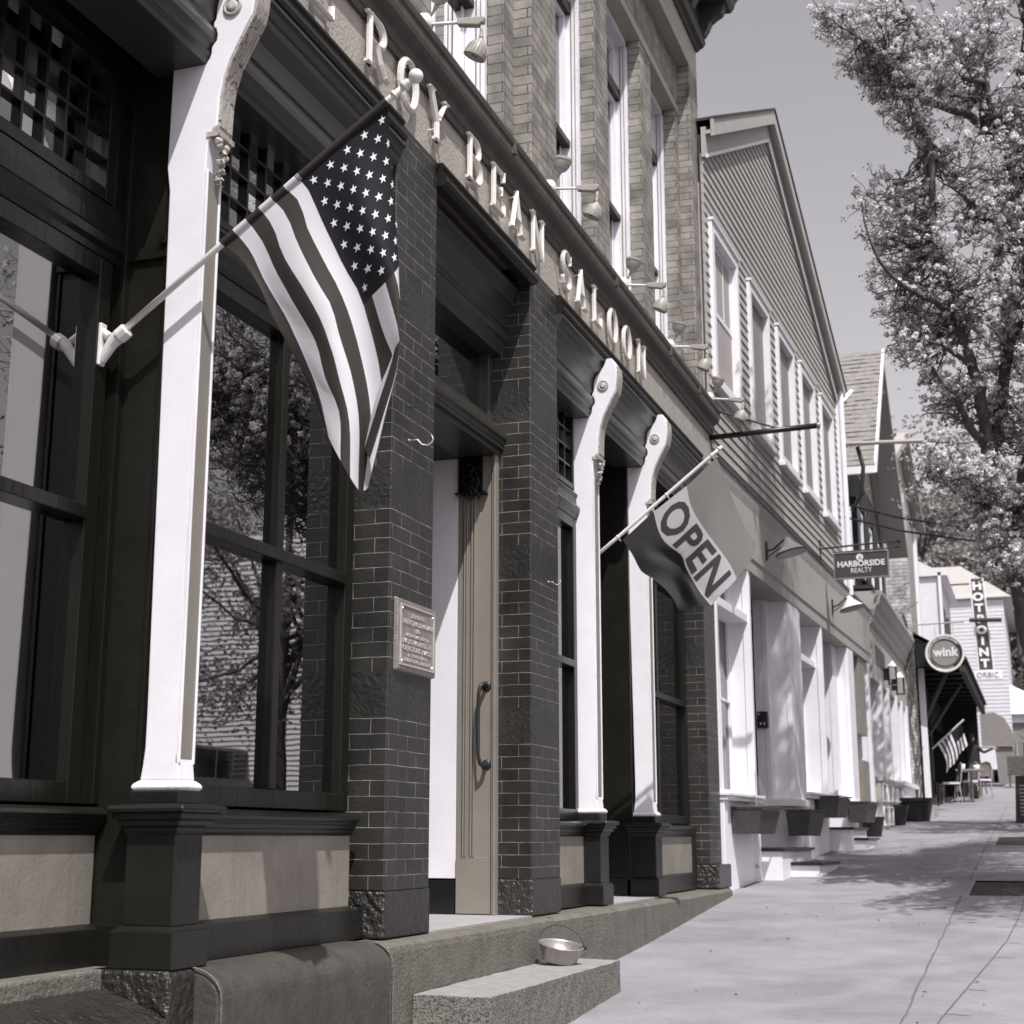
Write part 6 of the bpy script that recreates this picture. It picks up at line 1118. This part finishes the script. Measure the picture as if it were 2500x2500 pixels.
# standing person
def person(x, y, z, H=1.62):
    t_ = thing('person', (x, y, z), 'person in dark clothes standing by the terrace easel with one arm held out', 'person')
    me = bpy.data.meshes.new('body'); V_ = [(0,0,.92,.15),(0,0,1.10,.135),(0,.01,1.28,.15),(0,.01,1.42,.08),(0,0,1.50,.055),(.02,0,1.60,.085),(.02,0,1.70,.075), (.17,.02,1.38,.06),(.33,-.03,1.22,.043),(.52,-.08,1.30,.034),(.60,-.09,1.32,.03), (-.17,.02,1.38,.06),(-.23,.05,1.12,.045),(-.15,-.04,.92,.034),(-.10,-.08,.88,.03), (.09,0,.86,.10),(.10,-.03,.47,.065),(.11,.02,.09,.045),(.13,-.11,.04,.04), (-.09,0,.86,.10),(-.11,.02,.47,.065),(-.12,.06,.09,.045),(-.14,-.06,.04,.04)]
    E_ = [(0,1),(1,2),(2,3),(3,4),(4,5),(5,6),(2,7),(7,8),(8,9),(9,10),(2,11),(11,12),(12,13),(13,14),(0,15),(15,16),(16,17),(17,18),(0,19),(19,20),(20,21),(21,22)]
    k = H/1.75; me.from_pydata([(a*k,b*k,c_*k) for a,b,c_,_ in V_], E_, []); o_ = bpy.data.objects.new('body', me); COL.objects.link(o_); o_.parent = t_
    md = o_.modifiers.new('skin', 'SKIN'); o_.modifiers.new('sub', 'SUBSURF').levels = 1; o_.modifiers['sub'].render_levels = 2
    for i, sv in enumerate(me.skin_vertices[0].data): sv.radius = (V_[i][3]*k,)*2; sv.use_root = (i == 0)
    me.materials.append(M['cloth_dark'])
    def sub(nm, mt, fn): m_ = MB(); fn(m_); m_.build(nm, M[mt], t_, 0, True)
    sub('hair', 'hair', lambda m_: m_.lathe((x-.01,y+.02,z+1.43*k), (0,0,1), [(0,.06),(.08,.10),(.2,.115),(.27,.09),(.31,.02)], 16))
    sub('face', 'skin', lambda m_: m_.lathe((x+.065,y-.03,z+1.60*k), (1,-.5,0), [(-.02,.065),(.01,.055),(.03,.03),(.045,.008)], 12))
    sub('hand', 'skin', lambda m_: [m_.tube([(x+(.60+.03*q)*k,y-.09,z+(1.32+.01*q)*k),(x+(.66+.02*q)*k,y-.10+.012*q,z+(1.345-.012*q)*k)], .010, 6) for q in range(4)] + [m_.tube([(x+.57*k,y-.09,z+1.32*k),(x+.64*k,y-.09,z+1.33*k)], [.028,.024], 8), m_.tube([(x+.60*k,y-.09,z+1.33*k),(x+.62*k,y-.11,z+1.375*k)], .010, 6)])
    return t_
person(1.07, 40.2, zg(40.2))
t = thing('easel', (1.22, 43.0, zg(43)), 'slim wooden easel with white panels beside the standing person', 'easel')
mb = MB(); z = zg(43); mb.tube([(1.05,43,z+1.75),(1.30,42.9,z)], .022, 6); mb.tube([(1.05,43,z+1.75),(.86,42.9,z)], .022, 6); mb.tube([(1.05,43,z+1.75),(1.1,43.7,z)], .022, 6); mb.build('frame', M['bark'], t)
mb = MB(); mb.box(.95,1.10,42.9,42.94,z+.85,z+1.05); mb.box(.95,1.10,42.9,42.94,z+.55,z+.72); mb.box(.93,1.16,42.9,42.94,z+.12,z+.40); mb.build('panel', M['white_pl'], t)
# chalk board at the kerb edge
t = thing('chalkboard', (2.4, 26.3, zg(26.3)), 'black sandwich board with chalk marks at the right edge of the sidewalk', 'sign')
mb = MB(); z = zg(26.3); mb.hexa([(2.27,26.2,z),(2.85,26.2,z),(2.85,26.26,z),(2.27,26.26,z)], [(2.31,26.4,z+.78),(2.85,26.4,z+.78),(2.85,26.46,z+.78),(2.31,26.46,z+.78)]); mb.hexa([(2.30,26.8,z),(2.85,26.8,z),(2.85,26.86,z),(2.30,26.86,z)], [(2.33,26.47,z+.78),(2.85,26.47,z+.78),(2.85,26.5,z+.78),(2.33,26.5,z+.78)]); mb.build('board', M['black'], t, .03)
mb = MB(); rr = random.Random(3)
for k in range(9): zz = z+.12+.06*k; yy = 26.195+.2*(zz-z)/.78; mb.box(2.36,2.36+rr.uniform(.08,.25),yy-.003,yy+.003,zz,zz+.022)
mb.build('chalk_marks', M['lampgrey'], t)
# white building with vertical sign beyond
t = thing('white_gable_building', (-2, 52, 2), 'tall white clapboard gable building beyond the awning bar', 'building')
mb = MB(); mb.box(-8,.35,43.5,49,1,7.4); mb.prism([(-8,7.4),(.6,7.4),(-3.5,9.8)], 43.4, 49.1); mb.build('wall', M['clap_white'], t)
mb = MB(); mb.box(.36,.40,44.2,45.4,4.8,6.6); mb.box(.36,.40,46.4,47.6,4.8,6.6); mb.build('window', M['signgrey'], t)
mb = MB(); mb.box(.34,.42,43.4,43.6,1,7.5); mb.box(.3,1.1,43.6,49,3.9,4.1); mb.build('corner_trim', M['white_clean'], t)
t = thing('peaked_building', (-2, 34, .5), 'narrow clapboard building with a stepped grey gable behind the shingled house', 'building')
mb = MB(); mb.box(-6,.10,30.3,37.5,4.3,7.6); 
for k in range(32): mb.box(.10,.125,30.3,37.5,4.3+.105*k,4.3+.105*k+.085)
for k in range(26): mb.box(-6,.10,30.27,30.30,4.3+.12*k,4.3+.12*k+.1)
mb.build('clapboards', M['clap'], t)
mb = MB(); mb.hexa([(-6,30.1,7.55),(.4,30.1,7.55),(.4,34,9.0),(-6,34,9.0)], [(-6,30.1,7.7),(.4,30.1,7.7),(.4,34,9.2),(-6,34,9.2)]); mb.hexa([(-6,34,9.0),(.4,34,9.0),(.4,37.9,7.55),(-6,37.9,7.55)], [(-6,34,9.2),(.4,34,9.2),(.4,37.9,7.7),(-6,37.9,7.7)]); mb.add([(.13,30.3,7.55),(.13,37.6,7.55),(.13,34,9.0)], [(0,1,2)]); mb.build('roof', M['soffit'], t)
mb = MB(); mb.box(.12,.2,37.3,37.6,4.3,7.6); mb.box(.05,.22,30.25,30.45,4.3,7.6); mb.build('corner_board', M['white_clean'], t)
HT = thing('vertical_sign', (1.2, 50, 5.3), 'tall vertical HOTPOINT neon sign with a small ORBIC panel underneath', 'sign')
mb = MB(); mb.hexa([(1.10,50,5.35),(1.52,50,5.35),(1.52,50.25,5.35),(1.10,50.25,5.35)], [(1.02,50,8.35),(1.36,50,8.35),(1.36,50.25,8.35),(1.02,50.25,8.35)]); mb.build('panel', M['signgrey'], HT)
mb = MB(); mb.tube([(1.07,49.98,5.35),(.99,49.98,8.3),(1.03,49.98,8.48),(1.12,49.98,8.52)], .03, 6); mb.tube([(1.55,49.98,5.35),(1.40,49.98,8.35)], .03, 6); mb.build('edge', M['lampwhite'], HT)
mb = MB()
for i, ch_ in enumerate('HOTPOINT'): zz = 8.0-i*.365; put_text(mb, ch_, (1.20+.013*i, 49.985, zz-.02), (1,0,0), (0,0,1), .36, .01, 0, .018, 1.15)
mb.build('lettering', M['signwhite'], HT)
mb = MB(); mb.box(.95,1.80,49.9,50.15,5.02,5.32); mb.build('sub_panel', M['white_clean'], HT)
mb = MB(); put_text(mb, 'ORBIC', (1.35, 49.89, 5.08), (1,0,0), (0,0,1), .24, .005); mb.build('sub_lettering', M['infill'], HT)
mb = MB(); mb.tube([(-.2,50.1,8.2),(1.1,50.1,8.2)], .03, 6); mb.tube([(-.2,50.1,7.7),(2.0,50.1,7.65)], .02, 6); mb.tube([(.9,49.8,6.95),(1.9,49.7,6.9)], .07, 8); mb.build('support_arm', M['iron'], HT)
t = thing('white_shed_building', (0, 58, 3), 'white clapboard building with a hipped roof edge behind the vertical sign', 'building')
mb = MB(); mb.box(-6,1.9,56,66,2.4,8.6); 
for k in range(40): mb.box(-6,1.9,55.97,56,3.2+.14*k,3.2+.14*k+.11)
mb.build('clapboards', M['clap_white'], t)
mb = MB(); mb.hexa([(-6,55.8,8.6),(2.2,55.8,8.6),(2.2,66,8.6),(-6,66,8.6)], [(-4,58,10.2),(.4,58,10.2),(.4,64,10.2),(-4,64,10.2)]); mb.build('roof', M['soffit'], t)
mb = MB(); mb.box(1.0,3.9,56.2,62,4.05,4.35); mb.hexa([(.9,56,4.35),(3.95,56,4.35),(3.95,62,4.35),(.9,62,4.35)], [(.2,58,5.9),(1.3,58,5.9),(1.3,62,5.9),(.2,62,5.9)]); mb.build('porch_roof', M['clap_white'], t)
mb = MB(); mb.box(1.0,3.9,56.3,56.4,3.35,4.05); mb.build('porch_fascia', M['canvas'], t)
mb = MB(); put_text(mb, 'CAFE', (2.7,56.29,3.5), (1,0,0), (0,0,1), .5, .005); mb.build('lettering', M['infill'], t)
mb = MB(); mb.box(.92,1.12,57,57.2,1.9,4.1); mb.box(3.2,3.4,57,57.2,1.9,4.1); mb.build('post', M['white_clean'], t)
t = thing('grey_marquee', (1.5, 52, 2), 'hanging grey canvas side of a terrace tent past the bar', 'canopy')
mb = MB(); prof = [(1.0,3.95),(1.45,3.98),(1.75,3.8),(1.95,3.4),(2.0,2.9)]
for i in range(len(prof)-1): mb.add([(prof[i][0],50.4,prof[i][1]),(prof[i+1][0],50.4,prof[i+1][1]),(prof[i+1][0],54,prof[i+1][1]),(prof[i][0],54,prof[i][1])], [(0,1,2,3)])
mb.add([(p[0],50.4,p[1]) for p in prof]+[(1.0,50.4,2.9)], [tuple(range(6))]); mb.hexa([(1.45,50.5,1.7),(2.2,50.5,1.7),(2.2,50.6,1.7),(1.45,50.6,1.7)], [(1.4,50.5,2.9),(1.95,50.5,2.9),(1.95,50.6,2.9),(1.4,50.6,2.9)]); mb.build('canvas', M['canvas'], t)
t = thing('wooden_bench', (2.0, 50, 1.6), 'grey wooden armchair bench on the far sidewalk beside the tent', 'bench')
z = zg(49); mb = MB(); mb.box(1.75,2.3,49,49.5,z+.42,z+.48); mb.build('seat', M['bark'], t)
mb = MB(); mb.box(1.75,2.3,49.45,49.5,z+.5,z+1.0); mb.build('backrest', M['bark'], t)
for a in (1.78,2.24):
    for b in (49.02,49.44): mb = MB(); mb.box(a,a+.06,b,b+.06,z,z+.66); mb.build('leg', M['bark'], t)
t = thing('cafe_bowl', (1.1, 39.3, zg(39.3)), 'small dog bowl standing on the sidewalk in front of the chairs', 'bowl')
mb = MB(); mb.lathe((1.1,39.3,zg(39.3)), (0,0,1), [(0,.12),(.09,.09),(.09,.075),(.03,.0)], 16); mb.build('bowl', M['bark'], t, 0, True)

# ================================================================ trees
def twig(mb, p0, p1, r, rr):
    p0, p1 = Vector(p0), Vector(p1); L_ = (p1-p0).length; pts = [p0]; n = max(3, int(L_/.10))
    for i in range(1, n+1):
        j = Vector((rr.uniform(-1,1),rr.uniform(-1,1),rr.uniform(-1,1)))*L_*.045*(1 if i < n else 0)
        pts.append(p0.lerp(p1, i/n)+j+Vector((0,0,-.10*L_*sin(pi*i/n))))
    mb.tube(pts, [r*(1-.75*i/n) for i in range(n+1)], 5, cap=False); return pts
def umbel(vs, fs, ms, c, R_, rr, mt, n=14, fl=.0095):
    """a flower or leaf cluster: small tilted quads over a dome"""
    for k in range(n):
        a = rr.uniform(0, 2*pi); e = rr.uniform(-.5, 1.0); d = Vector((cos(a)*sqrt(max(0,1-e*e)), sin(a)*sqrt(max(0,1-e*e)), e)); p = c + d*R_*rr.uniform(.55,1)
        nrm = (d + Vector((rr.uniform(-.6,.6),rr.uniform(-.6,.6),rr.uniform(-.3,.8)))).normalized(); u = nrm.orthogonal().normalized(); q = rr.uniform(0,pi); v = nrm.cross(u); uu = u*cos(q)+v*sin(q); vv = nrm.cross(uu); s_ = fl*rr.uniform(.7,1.4)
        b = len(vs); vs += [p+uu*s_, p+vv*s_*.75, p-uu*s_, p-vv*s_*.75]; fs.append((b,b+1,b+2,b+3)); ms.append(mt)
TR = thing('blossom_tree', (2.75, 14.1, -.45), 'white blossoming street tree rising from the pit at the kerb, its crown over the sidewalk', 'tree')
mb = MB(); rr = random.Random(12); tips = []
def smooth_poly(P, R_, k=4):
    P = [Vector(p) for p in P]; out = []; ro = []
    for i in range(len(P)-1):
        p0, p1, p2, p3 = P[max(i-1,0)], P[i], P[i+1], P[min(i+2,len(P)-1)]
        for j in range(k):
            t = j/k; out.append(.5*((2*p1)+(-p0+p2)*t+(2*p0-5*p1+4*p2-p3)*t*t+(-p0+3*p1-3*p2+p3)*t**3)); ro.append(R_[i]+(R_[i+1]-R_[i])*t)
    return out+[P[-1]], ro+[R_[-1]]
pool = []
for i, (pts, rad) in enumerate(LIMBS):
    P, R_ = smooth_poly(pts, rad); R_ = [r*.8 for r in R_]; P = [p+Vector((rr.uniform(-1,1),rr.uniform(-1,1),rr.uniform(-1,1)))*r*.25 for p, r in zip(P, R_)]
    mb.tube(P, [r*rr.uniform(.92,1.1) for r in R_], 10 if R_[0] > .05 else 7); pool += [(p, r) for p, r in zip(P, R_) if p.z > 2.2 and r < .075]
mb.build('trunk', M['bark'], TR, 0, True)
tw = MB(); vs = []; fs = []; ms = []
for i_b, (bx, by, bz, br) in enumerate(BLOBS):
    c0 = Vector((bx, by, bz)); big = br > .55
    near = sorted(pool, key=lambda q: (q[0]-c0).length)[:6]
    ntw = int(10 + 42*br) if not big else 60
    for k in range(ntw):
        while True:
            d = Vector((rr.uniform(-1,1), rr.uniform(-1,1), rr.uniform(-1,1)))
            if d.length < 1: break
        e = c0 + Vector((d.x*br, d.y*max(br, .35)*1.6, d.z*br)); s_ = rr.choice(near)
        if (e-s_[0]).length > 2.2: s_ = near[0]
        pts = twig(tw, s_[0], e, min(.010, s_[1]*.5+.002), rr)
        st = [e] + [p for p in pts[-5:-1] if rr.random() < .6]
        # short spurs carry the clusters
        for _ in range(rr.randint(2, 4)):
            q = rr.choice(pts[len(pts)//2:]); e2 = q + Vector((rr.uniform(-.13,.13), rr.uniform(-.13,.13), rr.uniform(-.03,.15))); tw.tube([q, (q+e2)/2+Vector((rr.uniform(-.02,.02),)*3), e2], [.005,.004,.003], 4, cap=False); st.append(e2)
        if i_b < 12: st += [rr.choice(pts[1:])]
        for q in st:
            t_ = rr.random(); top = (q.z-c0.z)/max(br,.1)
            if t_ < .52+.14*top: umbel(vs, fs, ms, q+Vector((0,0,.02)), rr.uniform(.026,.048), rr, 0, rr.randint(20,36), .0118)
            if t_ > .38: umbel(vs, fs, ms, q+Vector((rr.uniform(-.04,.04),rr.uniform(-.04,.04),-.02)), rr.uniform(.035,.065), rr, 1, rr.randint(6,12), .0125)
tw.build('twigs', M['bark'], TR)
lf = MB(); lf.v = vs; lf.f = [list(f) for f in fs]; lf.m = ms; lf.build('crown', [M['blossom'], M['leaf']], TR)
T2 = None
# background trees up the hill, and the ones across the street that the windows mirror
def far_tree(x, y, h, w_, lab, seed, mt='leaf_far', z0=None, n=5200, fl=.09, group='trees up the hill behind the shops', trunk=.35):
    rr = random.Random(seed); z0 = zg(y) if z0 is None else z0; t_ = thing('hillside_tree' if 'hill' in group else 'street_tree', (x, y, z0), lab, 'tree', group)
    m_ = MB(); m_.tube([(x,y,z0),(x+.1,y,z0+h*.3),(x-.1,y,z0+h*.55),(x,y,z0+h*.85)], [trunk,trunk*.8,trunk*.5,.06], 9); cl = []
    for k in range(26):
        a = rr.uniform(0,2*pi); f = rr.uniform(.32,.98); hz = z0+h*(.30+.66*rr.random()); rad = w_*sqrt(max(.05, 1-((hz-z0-h*.6)/(h*.46))**2)); e = Vector((x+cos(a)*rad*f, y+sin(a)*rad*f, hz)); cl.append((e, w_*rr.uniform(.16,.34)))
        m_.tube([(x,y,z0+h*rr.uniform(.22,.6)), tuple((Vector((x,y,z0+h*.4))+e)/2), tuple(e)], [trunk*.35,trunk*.2,.03], 6)
    m_.build('trunk', M['bark'], t_); vs = []; fs = []; ms = []
    for k in range(n):
        e, r = rr.choice(cl); d = Vector((rr.gauss(0,.55),rr.gauss(0,.55),rr.gauss(0,.5))); umbel(vs, fs, ms, e+d*r, fl*1.3, rr, 0 if rr.random() < .7 else 1, 4, fl)
    m_ = MB(); m_.v = vs; m_.f = [list(f) for f in fs]; m_.m = ms; m_.build('crown', [M[mt], M['leaf_far2']], t_)
far_tree(3.0, 78, 12.5, 3.6, 'pale leafy tree on the hill left of the vertical sign', 1, z0=5.5)
far_tree(7.5, 84, 15, 5, 'broad leafy tree on the hill right of the vertical sign', 2, z0=4)
far_tree(-1.0, 92, 12, 4.2, 'pale tree on the hill above the white gable building', 3, z0=8)
far_tree(1.2, 70, 8.5, 2.8, 'pale rounded tree rising directly above the white gable roof', 11, z0=7.2, n=4200)
far_tree(5.8, 72, 13, 3.4, 'leafy tree on the hill whose crown meets the blossom tree trunk', 12, z0=3.4, n=5200)
far_tree(-2.6, 76, 9, 3.0, 'small pale tree on the hill behind the stepped grey gable', 13, z0=8.5, n=3200)
far_tree(2.4, 69, 9.5, 2.3, 'leafy tree just right of the white porch building', 14, z0=2.9, n=4200)
far_tree(12.5, 88, 17, 5.5, 'tall leafy tree on the hill behind the blossom tree trunk', 4, z0=3)
far_tree(4.6, 66, 8.5, 2.6, 'low leafy tree next to the white porch building', 5, mt='leaf_far2', z0=2.4, n=3500)
mb = MB(); mb.add([(-60,100,2),(60,100,2),(60,160,16),(-60,160,16)], [(0,1,2,3)]); mb.build('hill', M['bark'], kind='structure')
far_tree(3.6, 22.0, 8.8, 2.3, 'second leafy street tree in the farther pit, just past the sandwich board', 31, z0=-.05, n=6500, fl=.028, group='trees in the sidewalk pits', trunk=.13)
far_tree(15.6, 22.0, 9.5, 3.3, 'leafy street tree across the road mirrored in the first show window', 21, z0=0, n=9000, fl=.04, group='trees across the road', trunk=.22)
far_tree(14.5, 32.5, 10, 3.4, 'leafy street tree across the road behind the parked van', 22, z0=.4, n=9000, fl=.04, group='trees across the road', trunk=.22)
far_tree(13.0, 12.5, 10, 3.2, 'leafy street tree across the road opposite the entrance', 23, z0=-.5, n=4200, fl=.06, group='trees across the road', trunk=.22)
OB = thing('opposite_building', (26, 30, 0), 'long white clapboard building across the road', 'building')
mb = MB(); mb.box(24,34,8,38,-1.5,6.2); mb.box(12.5,40,41,60,.5,9.4)
for k in range(56): mb.hexa([(12.5,40.95,.6+.16*k),(40,40.95,.6+.16*k),(40,41,.6+.16*k),(12.5,41,.6+.16*k)], [(12.5,40.99,.74+.16*k),(40,40.99,.74+.16*k),(40,41,.74+.16*k),(12.5,41,.74+.16*k)])
for k in range(44): mb.box(23.97,24,8,38,-1.0+.16*k,-1.0+.16*k+.13)
mb.build('wall', M['clap_white'], OB)
mb = MB(); mb.hexa([(23.5,7.5,6.2),(34,7.5,6.2),(34,38.5,6.2),(23.5,38.5,6.2)], [(28,9,9),(30,9,9),(30,37,9),(28,37,9)]); mb.build('roof', M['shingle'], OB)
for a in range(11, 36, 5):
    mb = MB(); mb.box(23.90,23.96,a,a+1.1,2.6,4.4); mb.build('window', M['carblack'], OB)
def car(x, y, lab, body='carwhite', van=False):
    z = zg(y)-.16; t_ = thing('parked_car', (x, y, z), lab, 'car', 'cars parked across the road')
    L_ = 4.6; W_ = 1.8; hh = 1.85 if van else 1.45
    side = [(-2.3,.35),(2.3,.35),(2.3,.85),(1.5,.95),(.85 if not van else 1.3,hh-.05),(-1.3 if not van else -2.1,hh),(-2.15,1.0),(-2.3,.9)]
    m_ = MB(); m_.prism([(y+a,z+b) for a,b in side], x-W_/2, x+W_/2, 'x'); m_.build('body', M[body], t_, .06)
    m_ = MB(); g = [(-1.9,1.0),(1.25,1.0),(.8 if not van else 1.2,hh-.14),(-1.25 if not van else -1.95,hh-.12)]; m_.prism([(y+a,z+b) for a,b in g], x-W_/2-.012, x+W_/2+.012, 'x'); m_.build('window', M['carblack'], t_, .01)
    m_ = MB()
    for a in (-.35,.45): m_.box(x-W_/2-.02,x+W_/2+.02,y+a,y+a+.08,z+.95,z+hh-.1)
    m_.build('pillar', M[body], t_)
    for a in (-1.45,1.45):
        for s_ in (-1,1):
            m_ = MB(); m_.lathe((x+s_*(W_/2-.2),y+a,z+.33), (s_,0,0), [(0,.33),(.22,.33)], 20); w_ = m_.build('wheel', M['rubber'], t_); m_ = MB(); m_.lathe((x+s_*(W_/2+.022),y+a,z+.33), (s_,0,0), [(0,.2),(.01,.18)], 16); m_.build('rim', M['metal'], w_)
car(17.6, 33.5, 'silver van parked across the road, mirrored low in the first show window', 'carwhite', True); car(17.7, 27.5, 'dark car parked across the road in front of the silver van', 'carblack')
